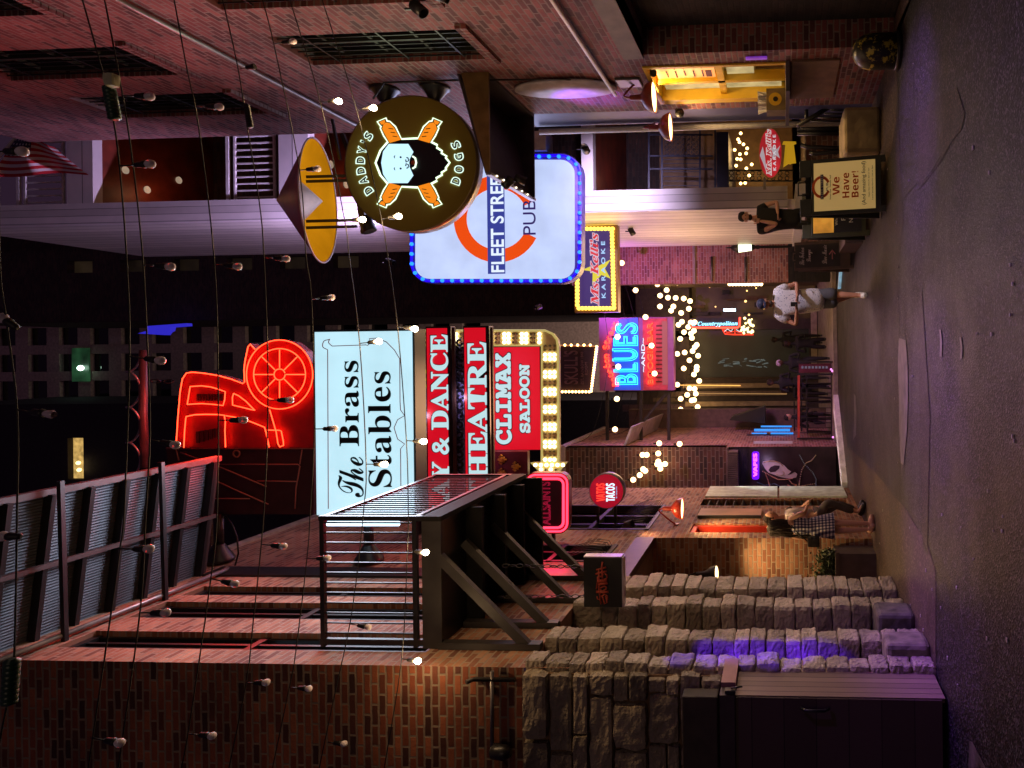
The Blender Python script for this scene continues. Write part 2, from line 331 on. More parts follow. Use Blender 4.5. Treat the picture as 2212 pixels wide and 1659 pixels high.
# stones: pale limestone with per-stone tone
def stone_mat(name, c1, c2):
    m, n, l, b = newmat(name); ge = n.new("ShaderNodeNewGeometry")
    n1 = n.new("ShaderNodeTexNoise"); n1.inputs["Scale"].default_value = 4; n1.inputs["Detail"].default_value = 10; n1.inputs["Roughness"].default_value = .65; l.new(ge.outputs["Position"], n1.inputs["Vector"])
    ad = n.new("ShaderNodeMath"); ad.operation = 'MULTIPLY_ADD'; l.new(ge.outputs["Random Per Island"], ad.inputs[0]); ad.inputs[1].default_value = .5; l.new(n1.outputs[0], ad.inputs[2])
    cr_ = n.new("ShaderNodeValToRGB"); l.new(ad.outputs[0], cr_.inputs[0]); e = cr_.color_ramp.elements
    e[0].position = .35; e[0].color = (*c1, 1); e[1].position = 1.0; e[1].color = (*c2, 1); l.new(cr_.outputs[0], b.inputs["Base Color"])
    b.inputs["Roughness"].default_value = .85
    n3 = n.new("ShaderNodeTexNoise"); n3.inputs["Scale"].default_value = 22; n3.inputs["Detail"].default_value = 8; l.new(ge.outputs["Position"], n3.inputs["Vector"])
    bp = n.new("ShaderNodeBump"); bp.inputs["Strength"].default_value = 1.0; bp.inputs["Distance"].default_value = .035; l.new(n3.outputs[0], bp.inputs["Height"]); l.new(bp.outputs[0], b.inputs["Normal"])
    return m
STONE = stone_mat("limestone_blocks", (.16, .13, .10), (.52, .44, .34))
STONED = stone_mat("rubble_stone", (.12, .10, .08), (.46, .38, .27))

# ---- ground
def ground_mat(name, c, rough, scale, sp, bump, c2=None):
    m, n, l, b = newmat(name); ge = n.new("ShaderNodeNewGeometry")
    n1 = n.new("ShaderNodeTexNoise"); n1.inputs["Scale"].default_value = .8; n1.inputs["Detail"].default_value = 10; n1.inputs["Roughness"].default_value = .7; l.new(ge.outputs["Position"], n1.inputs["Vector"])
    vo = n.new("ShaderNodeTexVoronoi"); vo.inputs["Scale"].default_value = scale; l.new(ge.outputs["Position"], vo.inputs["Vector"])
    pw_ = n.new("ShaderNodeMath"); pw_.operation = 'POWER'; sx_ = n.new("ShaderNodeSeparateXYZ"); l.new(vo.outputs["Color"], sx_.inputs[0]); l.new(sx_.outputs[0], pw_.inputs[0]); pw_.inputs[1].default_value = 5
    cr_ = n.new("ShaderNodeValToRGB"); l.new(n1.outputs[0], cr_.inputs[0]); e = cr_.color_ramp.elements
    e[0].position = .32; e[0].color = (*(q * .6 for q in c), 1); e[1].position = .68; e[1].color = (*(c2 or tuple(q * 1.5 for q in c)), 1)
    mr = n.new("ShaderNodeMapRange"); l.new(pw_.outputs[0], mr.inputs[0]); mr.inputs[3].default_value = .6; mr.inputs[4].default_value = sp
    vm = n.new("ShaderNodeVectorMath"); vm.operation = 'SCALE'; l.new(cr_.outputs[0], vm.inputs[0]); l.new(mr.outputs[0], vm.inputs["Scale"]); l.new(vm.outputs[0], b.inputs["Base Color"]); b.inputs["Specular IOR Level"].default_value = .16
    rr = n.new("ShaderNodeMapRange"); l.new(n1.outputs[0], rr.inputs[0]); rr.inputs[1].default_value = .3; rr.inputs[2].default_value = .7; rr.inputs[3].default_value = rough - .12; rr.inputs[4].default_value = rough + .12; l.new(rr.outputs[0], b.inputs["Roughness"])
    bp = n.new("ShaderNodeBump"); bp.inputs["Strength"].default_value = bump; bp.inputs["Distance"].default_value = .012
    l.new(vo.outputs["Distance"], bp.inputs["Height"]); l.new(bp.outputs[0], b.inputs["Normal"])
    return m
ASPH = ground_mat("asphalt", (.0055, .0048, .0056), .52, 75, 15.0, .3)
ROAD2 = ground_mat("smooth_road", (.0145, .0105, .0098), .55, 85, 6.0, .2)
APRON = ground_mat("concrete_apron", (.075, .052, .042), .62, 60, 1.9, .12)
WORN = mat("worn_paint", (.06, .048, .05), .5, var=.8, scale=7)
struct("ground", MB().quad((-70, -12, 0), (70, -12, 0), (70, 110, 0), (-70, 110, 0)), ASPH)
def gp(lst): return [G(a, b) for a, b in lst]
def sheet(name, pts, m, zz=.004):
    mb = MB(); vs = [Vector((p[0], p[1], zz)) for p in pts]; mb.add(vs, [tuple(range(len(vs)))]); return struct(name, mb, m)
def gp(lst): return [G(a, b) for a, b in lst]
sheet("road", [(p.x, p.y) for p in gp([(1950, 1300), (1944, 1000), (1946, 800), (1940, 600), (1952, 470), (1944, 330), (1938, 100)])] + [(3.4, 17.5), (-1.3, 17.4), (-3.2, 15.3)], ROAD2, .003)
edge = gp([(2023, 1500), (2022, 1400), (2022, 1300), (2021, 1228), (1999, 1165), (1973, 1128), (1956, 1097), (1938, 1078), (1912, 1045), (1889, 1018), (1862, 993), (1840, 971), (1831, 966)])
sheet("pavement", [(-9, edge[0].y), *[(p.x, p.y) for p in edge], (-1.6, 16.2), (-9, 16.2)], APRON)
sheet("pavement_strip", [(3.9, 3), (3.25, 3), *[(q.x, q.y) for q in gp([(1938, 60), (1936, 130), (1938, 200), (1936, 270), (1925, 330), (1905, 372), (1890, 450), (1868, 520)])], (1.9, 14.2), (3.9, 14.2)], APRON)
sheet("worn_road_paint", gp([(1943, 730), (1941, 790), (1943, 860), (1944, 930), (1947, 1000), (1953, 1005), (1960, 940), (1963, 860), (1962, 790), (1958, 735)]), WORN, .008)
sheet("worn_road_paint", gp([(1845, 850), (1846, 900), (1844, 950), (1850, 940), (1851, 890), (1849, 855)]), WORN, .008)
sheet("worn_road_paint", gp([(2031, 712), (2033, 740), (2031, 769), (2036, 771), (2037, 740), (2034, 712)]), WORN, .008)
sheet("worn_road_paint", gp([(2075, 728), (2077, 750), (2076, 775), (2080, 774), (2081, 750), (2078, 728)]), WORN, .008)
sheet("worn_road_paint", gp([(1980, 1030), (1976, 1050), (1990, 1060), (1996, 1090), (1992, 1040)]), ASPH, .008)
sheet("worn_road_paint", gp([(2096, 1600), (2103, 1603), (2132, 1659), (2094, 1659)]), WORN, .008)
sheet("road_patch", gp(zl('3', [(1565, 700), (1680, 600), (1800, 540), (1850, 700), (1830, 800), (1770, 870), (1700, 1000), (1640, 1080), (1572, 1165), (1560, 1000), (1562, 850)])), ROAD2, .006)
sheet("road_patch", gp([(1992, 620), (2010, 900), (2004, 1200), (1994, 1180), (1988, 900), (1984, 700)]), ROAD2, .006)
CRK = mat("crack_tar", (.004, .004, .004), .6, var=0)
def crack(pts, w):
    mb = MB(); L = [G(*p) for p in smooth0(pts)]
    for a, b in zip(L, L[1:]):
        d = (b - a); nn_ = Vector((-d.y, d.x, 0)).normalized() * w * R.uniform(.4, 1.2)
        mb.quad(*[Vector((q_.x, q_.y, .012)) for q_ in (a - nn_, b - nn_, b + nn_, a + nn_)])
    struct("road_crack", mb, CRK)
def smooth0(pts):
    o = []
    for (a, b), (c, d) in zip(pts, pts[1:]):
        for i in range(6): t = i / 6; o.append((a + (c - a) * t + R.gauss(0, .7), b + (d - b) * t + R.gauss(0, .7)))
    return o + [pts[-1]]
for pts, w in (([(1700, 960), (1640, 1060), (1560, 1170)], .009), ([(1560, 1120), (1410, 1285)], .006), ([(1548, 700), (1480, 740), (1425, 770)], .006)): crack(zl('3', pts), w)
crack([(1960, 1000), (1966, 940), (1962, 900)], .004); crack([(1835, 985), (1822, 1020), (1816, 1055)], .012)
mb = MB()
for a in [z('9', *p) for p in ((1905, 292), (1745, 905), (1808, 1072), (1650, 480), (1515, 578), (1595, 732))] + [(R.uniform(1850, 2200), R.uniform(100, 1400)) for _ in range(40)]:
    c = G(*a); s_ = R.uniform(.004, .011); mb.box(c.x - s_, c.x + s_ * 2, c.y - s_, c.y + s_, .005, .012)
o = struct("litter", mb, mat("litter_pale", (.35, .33, .3), .7)); o['kind'] = 'stuff'
k = MB(); k.prism([(-3.2, 15.2, .004), (-2.95, 15.2, .004), (-1.2, 17.4, .004), (-1.6, 17.6, .004)], (0, 0, .12)); struct("kerb", k, mat("pale_kerb", (.85, .85, .8), .6))
k = MB(); k.prism([(-1.6, 17.6, .004), (-1.2, 17.4, .004), (3.2, 17.9, .004), (3.2, 18.2, .004)], (0, 0, .10)); struct("kerb", k, CONC)
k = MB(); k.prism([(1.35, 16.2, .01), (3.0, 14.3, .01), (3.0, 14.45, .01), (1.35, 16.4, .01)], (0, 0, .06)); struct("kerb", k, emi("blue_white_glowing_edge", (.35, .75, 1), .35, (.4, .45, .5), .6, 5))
struct("pavement_far", MB().box(-14, 14, 18.2, 34, -.2, .06), CONC)

# ---- near building on the pavement side: brick over a rubble stone base
nb = thing("brick_building", "brick building with rubble stone base beside the plank bin enclosure", "building", (LX, 6.5, 0))
WT = 12.5
wl = [W(500, 1403, LX).y, W(500, 1366, LX).y, W(500, 1336, LX).y, W(500, 1301, LX).y, W(500, 1286, LX).y, W(500, 1267, LX).y]
fr_ = MB(); fr_.quad((LX, 6.5, 3.88), (-9, 6.5, 3.88), (-9, 6.5, WT), (LX, 6.5, WT)); obj("front_wall", fr_, BR_L, nb)
fl = lambda a, q, d: (LX - d, a, q)
PIL = [(6.52, 6.74), (7.09, 7.37), (8.03, 8.3), (8.62, 9.07)]
JUL = [(9.75, 10.6, 3.95, 5.5, .18), (11.5, 13.3, 3.65, 5.6, .25)]
holes = [(6.74, 9.07, 0, 3.88, .6), (9.07, 11.03, 0, 3.5, 2.2), (wl[0], wl[1], 5.0, 8.95, .22), (wl[2], wl[3], 5.0, 8.95, .22), (wl[4], wl[5], 5.0, 8.95, .22),
         (W(1560, 1150, LX).y, W(1560, 1131, LX).y, 1.0, 2.95, .22), (W(1600, 1092, LX).y, W(1600, 1078, LX).y, .15, 3.0, .25)] + JUL
sw = holed(MB(), fl, 6.5, 15.0, 0, 9.9, holes); obj("side_wall", sw, BR_S, nb)
obj("alcove_wall", MB().box(LX - .001, -5.6, 11.035, 11.2, 0, 3.5), BR_A, nb)
obj("alcove_back", MB().quad((-5.2, 9.07, 0), (-5.2, 11.03, 0), (-5.2, 11.03, 3.5), (-5.2, 9.07, 3.5)), BR_L, nb)
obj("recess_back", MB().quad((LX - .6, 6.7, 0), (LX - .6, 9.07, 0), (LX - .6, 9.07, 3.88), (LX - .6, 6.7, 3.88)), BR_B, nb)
obj("parapet", MB().box(LX + .04, LX - .4, 9.3, 15.05, 9.9, 10.05), CONC, nb)
obj("roof", MB().box(LX - .4, -14, 6.6, 15.0, 9.7, 9.8), CONC, nb)
for a, b in PIL:
    q = 0.0; st = MB()
    while q < 3.86:
        h = R.uniform(.155, .25)
        if 3.88 - q - h < .12: h = 3.88 - q
        stone(st, LX - .34 + R.uniform(0, .03), LX + .05 + R.uniform(-.02, .025), a - .02 + R.uniform(-.01, .01), b + R.uniform(-.01, .02), q, q + h - .008)
        q += h
    obj("stone_pilaster", st, STONE, nb)
st = MB(); q = 0.0
while q < 3.8:
    h = R.uniform(.13, .34)
    if 3.88 - q - h < .14: h = 3.88 - q
    x = LX - R.uniform(.0, .04)
    while x > -6:
        w = R.uniform(.16, .28) if R.random() < .3 else R.uniform(.35, .75)
        if R.random() < .3 and h > .24:
            hh = h * R.uniform(.4, .6); stone(st, x - w + .012, x - .012, 6.41 + R.uniform(-.015, .015), 6.75, q, q + hh - .015, .02); stone(st, x - w + .012, x - .02, 6.42 + R.uniform(-.015, .015), 6.75, q + hh, q + h - .015, .02)
        else: stone(st, x - w + .012, x - .012, 6.40 + R.uniform(-.02, .02), 6.75, q, q + h - .018, .024, 5)
        x -= w + R.uniform(0, .02)
    q += h
obj("stone_base", st, STONED, nb)
obj("mortar", MB().box(LX - .04, -9, 6.47, 6.8, 0, 3.88), MORTAR, nb)
for i, (a, b) in enumerate(((wl[0], wl[1]), (wl[2], wl[3]), (wl[4], wl[5]))):
    wfr = obj("window", MB().box(LX - .12, LX - .18, a + .03, b - .03, 5.02, 8.93), DKGLASS, nb)
    mb = MB()
    for q in (5.0, 6.95, 8.87): mb.box(LX - .05, LX - .16, a + .002, b - .002, q, q + .08)
    for t in (0, .3, .62, 1): yy = a + .004 + (b - a - .05) * t; mb.box(LX - .06, LX - .14, yy, yy + .04, 5.08, 8.87)
    obj("frame", mb, BLACK, wfr)
    mb = MB(); mb.box(LX - .1, LX - .115, a + .12, a + .135, 5.1, 6.9); mb.box(LX - .1, LX - .115, a + .3, a + .31, 5.1, 6.9); obj("reflection_strip", mb, emi("cool_reflection_glow", (.6, .8, 1), .5), wfr)  # emissive strips painting bluish reflections in the window
sb = MB(); sb.box(LX + .03, LX - .02, W(500, 1246, LX).y, W(500, 1228, LX).y, 3.9, 9.3); obj("steel_column", sb, BLACK, nb)
obj("lintel", MB().box(LX + .012, LX - .1, 9.0, 11.02, 3.46, 3.75), mat("brown_steel", (.10, .065, .05), .5), nb)
# red framed window, mesh window boxes, slatted strip and pale panel further along this wall
a, b = W(1560, 1150, LX).y, W(1560, 1131, LX).y
rw = obj("window", MB().box(LX - .18, LX - .2, a, b, 1.0, 2.95), DKGLASS, nb); mb = MB()
for q in (1.0, 2.87): mb.box(LX - .03, LX - .19, a + .002, b - .002, q, q + .08)
for q in (a + .003, b - .083): mb.box(LX - .03, LX - .19, q, q + .08, 1.08, 2.87)
obj("frame", mb, RED, rw)
a, b = W(1600, 1092, LX).y, W(1600, 1078, LX).y
sl = obj("shutter", MB().box(LX - .2, LX - .22, a, b, .15, 3.0), DKGLASS, nb); mb = MB(); q = .25
while q < 2.9: mb.prism([(LX - .19, a + .01, q), (LX - .19, b - .01, q), (LX - .02, b - .01, q + .13), (LX - .02, a + .01, q + .13)], (0, 0, .02)); q += .165
obj("slats", mb, DSTEEL, sl)
for a, b, c, d, _ in JUL:
    w_ = obj("window", MB().box(LX - .15, LX - .17, a, b, c, d), mat("dusty_glass", (.015, .013, .014), .5, spec=.3), nb); mb = MB(); g = MB()
    for q in (c, (c + d) / 2, d - .07): mb.box(LX + .02, LX - .12, a + .003, b - .003, q, q + .07)
    for q in (a + .004, (a + b) / 2, b - .064): mb.box(LX + .01, LX - .12, q, q + .06, c + .07, d - .07)
    obj("frame", mb, DSTEEL, w_)
    for i in range(int((b - a) / .11)):
        yy = a + .03 + i * .11; g.tube([(LX + .03, yy, c + .05), (LX + .12, yy, c + .1), (LX + .14, yy, c + .3), (LX + .07, yy, c + .5), (LX + .04, yy, c + .62)], .005, 4)
    obj("grille", g, DSTEEL, w_)
# canopy of corrugated metal high up
ca = thing("metal_canopy", "corrugated metal canopy with black ribs high on the stone-based brick building", "canopy", (LX, 7, 9.3))
mb = MB(); nX = 96
def cz(t): return 9.42 - t * .22
yA, yB = 3.2, 9.15
for i in range(nX):
    t0, t1 = i / nX, (i + 1) / nX; q0 = .009 * (i % 2); q1 = .009 * ((i + 1) % 2)
    x0, x1 = LX + 1.56 * t0, LX + 1.56 * t1
    mb.quad((x0, yA, cz(t0) + q0), (x1, yA, cz(t1) + q1), (x1, yB, cz(t1) + q1), (x0, yB, cz(t0) + q0))
obj("corrugated_sheet", mb, CORR, ca)
mb = MB(); yy = 4.0
while yy < 9.2: mb.bar((LX, yy, cz(0) - .05), (LX + 1.56, yy, cz(1) - .05), .05, .09); yy += .42
obj("ribs", mb, BLACK, ca)
mb = MB(); mb.bar((LX + 1.58, yA, cz(1)), (LX + 1.58, yB + .05, cz(1)), .07, .09); mb.bar((LX + .8, yA, cz(.5) - .1), (LX + .8, yB, cz(.5) - .1), .05, .05); mb.bar((LX + 1.56, yB, cz(1)), (LX, yB, cz(0)), .06, .06)
obj("edge_rail", mb, mat("pinkish_steel", (.07, .05, .05), .5, .2), ca)
mb = MB()
for yy in (6.95, 8.15): obj("tie_bar", MB().bar((LX, yy, 9.02), (LX + 1.7, yy, 9.05), .045, .045), BLACK, ca)
# conduits on the brick
def conduit(pts, r, m, label, name="conduit"): return solo(name, MB().tube(pts, r, 8), m, label, "pipe")
conduit([(LX + .06, 5.5, 9.05), (LX + .06, 9.1, 9.05), (LX + .06, 9.2, 9.1)], .03, GSTEEL, "grey pipe under the corrugated canopy on the stone-based brick building")
conduit([(-3.13, 6.46, 3.95), (-3.13, 6.46, 4.35), (-3.13, 6.4, 4.4)], .022, DSTEEL, "short upright pipe at the corner where brick meets rubble stone")
conduit([P(1063, 1450, 6.46), P(1063, 1615, 6.46)], .02, GSTEEL, "thin pipe running across the brick just above the rubble stone")
cbx = MB(); cbx.lathe([(.05, 0), (.07, .02), (.07, .14), (.03, .2)], P(1063, 1622, 6.42), (0, -.2, -1), 12, True); solo("wall_lamp", cbx, BLACK, "small dark unlit wall lamp on the brick above the rubble stone", "lamp")

# ---- balcony with brackets
bl = thing("balcony", "black steel balcony with barred railing and diagonal brackets on the brick wall", "balcony", (LX, 8, 4.9))
BX, BY0, BY1, BZ = -1.73, 6.87, 9.25, 4.9
mb = MB(); mb.box(LX + .005, BX, BY0 + .05, BY1, BZ + .02, BZ + .1); obj("deck", mb, BLACK, bl)
mb = MB(); mb.box(LX + .005, BX, BY0, BY0 + .05, BZ - .03, BZ + .17); obj("fascia", mb, DSTEEL, bl)
mb = MB(); mb.box(BX, BX + .05, BY0, BY1, BZ - .03, BZ + .17); mb.box(LX, BX, BY1 - .05, BY1, BZ - .25, BZ + .17)
for t in (.28, .55, .8): yy = BY0 + (BY1 - BY0) * t; mb.box(LX + .01, BX - .01, yy, yy + .06, BZ - .16, BZ + .02)
obj("beams", mb, mat("matt_black_steel", (.008, .007, .007), .7, spec=.15), bl)
mb = MB(); RT = 6.15
for q in (RT, BZ + .27): mb.box(LX + .01, BX, BY0, BY0 + .045, q - .045, q); mb.box(BX, BX + .045, BY0, BY1, q - .045, q)
for x in (LX + .04, BX + .002): mb.box(x, x + .05, BY0 + .002, BY0 + .047, BZ + .17, RT + .01)
mb.box(BX + .002, BX + .05, BY1 - .05, BY1, BZ + .17, RT)
obj("rail", mb, BLACK, bl)
mb = MB(); x = LX + .14
while x < BX: mb.box(x, x + .014, BY0 + .015, BY0 + .03, BZ + .27, RT - .045); x += .103
yy = BY0 + .1
while yy < BY1 - .05: mb.box(BX + .015, BX + .03, yy, yy + .014, BZ + .27, RT - .045); yy += .103
obj("pickets", mb, BLACK, bl)
for yy in (6.9, 7.45, 8.2, 9.0):
    mb = MB(); mb.bar((-2.1, yy, BZ), (LX + .02, yy, 3.98), .07, .09); mb.box(LX + .07, LX + .005, yy - .05, yy + .05, 3.85, BZ); obj("bracket", mb, DSTEEL, bl)

# ---- plank enclosure and stone blocks in front
fx = thing("plank_enclosure", "dark plank bin enclosure against the rubble stone wall", "enclosure", (-3.2, 6, 0))
A = G(2047, 1509); B_ = G(2023, 1453); FH = 1.93
mb = MB(); mb.prism([(A.x, A.y, .02), (B_.x - .02, B_.y + .1, .02), (B_.x - .07, B_.y + .1, .02), (A.x - .05, A.y + .02, .02)], (0, 0, FH - .1)); obj("gate_panel", mb, FENCEM, fx)
mb = MB(); mb.box(-7, A.x - .01, A.y - .02, A.y + .04, .05, FH - .1); obj("side_panel", mb, FENCEB, fx)
mb = MB(); mb.box(-7, A.x + .02, A.y - .05, A.y + .1, FH - .1, FH + .03); obj("cap_board", mb, mat("dark_board", (.05, .035, .028), .5), fx)
mb = MB(); mb.prism([(A.x - .02, A.y + .102, FH - .1), (A.x + .06, A.y + .102, FH - .1), (B_.x + .04, B_.y + .15, FH - .1), (B_.x - .06, B_.y + .15, FH - .1)], (0, 0, .13)); obj("cap_board", mb, mat("red_brown_board", (.28, .13, .12), .45), fx)
la = MB(); c = W(1578, 1500, A.x + .03); la.box(c.x, c.x + .03, c.y, c.y + .06, c.z - .04, c.z + .05); la.tube([(c.x + .04, c.y + .03, c.z), (c.x + .045, c.y + .05, c.z - .1)], .008, 6); obj("latch", la, BLACK, fx)
la = MB(); c = P(1760, 1530, A.y - .05); la.tube([c + Vector((0, 0, .12)), c + Vector((0, -.04, .08)), c + Vector((0, -.04, -.08)), c + Vector((0, 0, -.12))], .014, 8); obj("handle", la, BLACK, fx)
solo("wood_beam", MB().box(-4.6, LX - .1, 6.2, 6.36, 2.0, 2.32), mat("weathered_beam", (.06, .045, .028), .7), "dark timber beam standing on the stone wall above the plank enclosure", "beam", bevel=.01)
def block(v, y, w, d, h, m, label, rot=0, name="stone_block"):
    c = G(v, y); mb = MB(); stone(mb, c.x - w / 2, c.x + w / 2, c.y, c.y + d, 0, h, .006, 8); o = solo(name, mb, m, label, "kerb stone"); return o
block(2012, 1440, .40, .36, .42, mat("stained_concrete", (.16, .14, .10), .8, scale=7, var=.5, bump=.5), "rough grey kerb stone beside the plank enclosure")
block(1978, 1365, .36, .4, .40, mat("dark_stained_concrete", (.09, .08, .07), .8, scale=7, var=.5, bump=.5), "dark dressed block beside the purple lit stone pillar")
cc = G(1880, 1216); pl = thing("planter_box", "dark square planter with trailing ivy in the brick alcove", "planter", (cc.x, 10.6, 0))
mb = MB(); mb.box(-3.75, LX - .1, 10.55, 11.0, 0, .62); mb.box(-3.78, LX - .07, 10.52, 10.55, .56, .62); obj("box", mb, mat("grey_brown_planter", (.085, .065, .06), .6), pl)
LEAF = mat("dark_leaves", (.035, .055, .02), .5, var=.5)
def leaves(n, fn, size, name, m, parent):
    mb = MB()
    for i in range(n):
        c = Vector(fn()); a = Vector((R.gauss(0, 1), R.gauss(0, 1), R.gauss(0, 1))).normalized(); b = a.orthogonal().normalized(); s = size * R.uniform(.6, 1.3)
        t = a.cross(b); ang = R.uniform(0, 6.28); u = (b * math.cos(ang) + t * math.sin(ang)) * s; w = a.cross(u.normalized()) * s * .5
        mb.add([c - u, c + w, c + u, c - w], [(0, 1, 2, 3)])
    return obj(name, mb, m, parent)
def ivy():
    t = R.random(); x = -3.15 - .65 * R.random(); return (x + R.gauss(0, .03), 10.68 + R.uniform(-.1, .2), .6 + abs(R.gauss(0, .12)) + (.5 * max(0, (-3.35 - x))) * R.random() * 1.5)
leaves(3600, ivy, .026, "foliage", LEAF, pl)

# ---- tower behind: dark brick facing us, purple brick return
TY = 17.3; tx = P(1400, 966, TY).x
tw = thing("brick_tower", "dark brick building with a shop poster in its doorway beyond the corner", "building", (-3, TY, 0))
mb = MB(); TH = 6.9; hx0 = P(1700, 1064, TY).x; hx1 = P(1700, 964, TY).x; hz = P(1600, 1010, TY).z
mb.box(-9, tx, TY, TY + .3, hz + .35, TH); obj("front_wall", mb, BR_D, tw)
mb = MB(); mb.quad((tx, TY, 0), (tx, 21.5, 0), (tx, 21.5, TH), (tx, TY, TH)); obj("side_wall", mb, BR_P, tw)
obj("coping", MB().box(tx + .05, -9, TY - .05, 21.5, TH, TH + .12), mat("pale_coping", (.5, .42, .42), .6), tw)
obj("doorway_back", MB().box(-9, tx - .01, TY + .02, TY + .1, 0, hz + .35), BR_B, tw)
mb = MB(); n = 26
for i in range(n):
    x = -3.75 + i * (tx - .05 + 3.75) / n; mb.box(x, x + .028, TY - .35, TY + .02, hz + .05, hz + .3)
mb.box(-3.8, tx, TY - .3, TY + .015, hz + .3, hz + .34); obj("ribbed_awning", mb, mat("rust_corrugated", (.25, .18, .17), .4, .5), tw)
mb = MB(); ps = [P(a, b, TY - .3) for a, b in ((1563, 960), (1640, 960))]
mb.prism([(tx + .02, TY + .2, 5.4), (tx + .02, 20.9, 5.2), (tx + .5, 20.9, 5.0), (tx + .5, TY + .2, 5.2)], (0, 0, .06)); o = obj("flat_awning", mb, mat("pale_lilac_metal", (.5, .44, .47), .5), tw)
po = thing("mask_poster", "dark poster of a white carnival mask and bead strings in the doorway", "poster", (-3, TY, 1))
PY = TY - .04
ibox_ = MB(); ibox(ibox_, 1620, 1806, 966, 1064, PY, .03); obj("backing", ibox_, mat("poster_dark", (.035, .018, .02), .35, var=.5, scale=3), po)
mk = [(470, 410), (480, 380), (560, 365), (640, 365), (720, 390), (790, 440), (835, 490), (880, 520), (935, 530), (975, 560), (960, 610), (900, 620), (820, 618), (740, 605), (640, 570), (560, 540), (510, 480)]
mb = MB(); ipoly(mb, zl('m', mk), PY - .012, .01); obj("mask", mb, mat("mask_white", (.62, .5, .45), .4, var=.2), po)
mb = MB(); ipoly(mb, zl('m', [(560, 505), (590, 460), (650, 435), (725, 440), (715, 480), (660, 525), (590, 535)]), PY - .02, .006); obj("eye_hole", mb, mat("mask_dark", (.03, .01, .015), .4), po); mb = MB(); ipoly(mb, zl('m', [(835, 575), (880, 530), (920, 500), (960, 470), (940, 530), (880, 565)]), PY - .02, .006); obj("lips", mb, MATS["mask_dark"], po)
mb = MB(); itube(mb, zl('m', [(670, 560), (720, 585), (770, 575), (790, 545), (765, 520)]), PY - .02, .006, 4); itube(mb, zl('m', [(480, 400), (560, 375), (660, 375), (740, 410), (770, 450)]), PY - .02, .01, 4); obj("gold_line", mb, mat("gold", (.5, .3, .05), .3, .8), po)
for nm, pts, cm, nn in (("bead_string", [(480, 520), (600, 590), (700, 640), (800, 640), (900, 625)], (.55, .3, .18), 24), ("bead_string", [(520, 560), (560, 670), (585, 750)], (.5, .25, .15), 12), ("bead_string", [(1010, 290), (1080, 420), (1200, 540), (1250, 640), (1240, 750)], (.2, .28, .3), 26), ("bead_string", [(1240, 290), (1180, 370), (1100, 400), (1040, 500), (1010, 660), (1000, 740), (1100, 720), (1220, 700)], (.45, .35, .18), 34), ("bead_string", [(400, 680), (500, 720), (650, 700), (750, 750)], (.12, .2, .3), 18), ("bead_string", [(860, 650), (900, 700), (970, 720), (900, 750), (840, 720)], (.5, .28, .2), 18)):
    mb = MB(); L = zl('m', pts); seg = len(L) - 1
    for i in range(nn):
        t = i / (nn - 1) * seg; j = min(int(t), seg - 1); t -= j; mb.ball(P(L[j][0] * (1 - t) + L[j + 1][0] * t, L[j][1] * (1 - t) + L[j + 1][1] * t, PY - .015), .016, 4)
    obj(nm, mb, mat("beads_%d" % int(cm[0] * 100), cm, .25), po)
mb = MB(); ibox(mb, 1628, 1712, 953, 958.5, PY - .05, .04); solo("white_strip", mb, WHITEP, "white framed strip beside the mask poster doorway", "sign")
vt = thing("shop_sign", "glowing pink and violet five letter sign above the mask poster", "sign", (-3, TY - .15, 2))
mb = MB(); txt(mb, "VAPES", 'sb', *z('m', 342, 0)[:1], z('m', 398, 0)[0], z('m', 0, 598)[1], z('m', 0, 265)[1], TY - .22, .02, off=.02); obj("lettering", mb, emi("pink_neon", (1, .12, .75), 2.2), vt)
mb = MB(); ipoly(mb, rrect(*[z('m', a, b)[i] for i, (a, b) in ((0, (322, 0)), (0, (425, 0)), (1, (0, 240)), (1, (0, 640)))], 5), TY - .17, .05); obj("backing", mb, emi("violet_glow", (.16, .0, 1), 1.3), vt); lamp("POINT", "sign_light", P(1655, 1010, TY - .6), (.8, .55, 1), 3.5, vt, None, .05)
# pale lit frame on the side wall
mb = MB(); a, b = W(1680, 1075, LX).y, 15.02
for q0, q1 in ((.12, 1.48), (1.52, 2.98)): mb.box(LX + .03, LX - .02, a, b, q0, q1)
lamp("SPOT", "kerb_fill_light", (-2.5, 15.0, 3.1), (1, .97, .85), 130, vt, (-2.85, 15.7, 0), .05, 75, .8); solo("pale_door", mb, mat("pale_green_grey_panel", (.62, .72, .66), .5), "tall pale grey-green door leaf beside the mask poster doorway", "door")  # added spot without a fixture, brightens the kerb and door leaf
mb = MB(); a, b = W(1570, 1119, LX).y, W(1570, 1104, LX).y; pn = thing("notice_board", "pinkish framed notice panel on the brick beside the red window", "panel", (LX, a, 1.8))
mb.box(LX + .05, LX + .005, a, b, W(1645, 1111, LX).z, W(1511, 1111, LX).z); obj("face", mb, mat("salmon_panel", (.6, .34, .25), .45, scale=2), pn)
mb = MB(); mb.box(LX + .055, LX + .004, a - .04, a, W(1645, 1111, LX).z, W(1511, 1111, LX).z); obj("frame", mb, BLACK, pn)

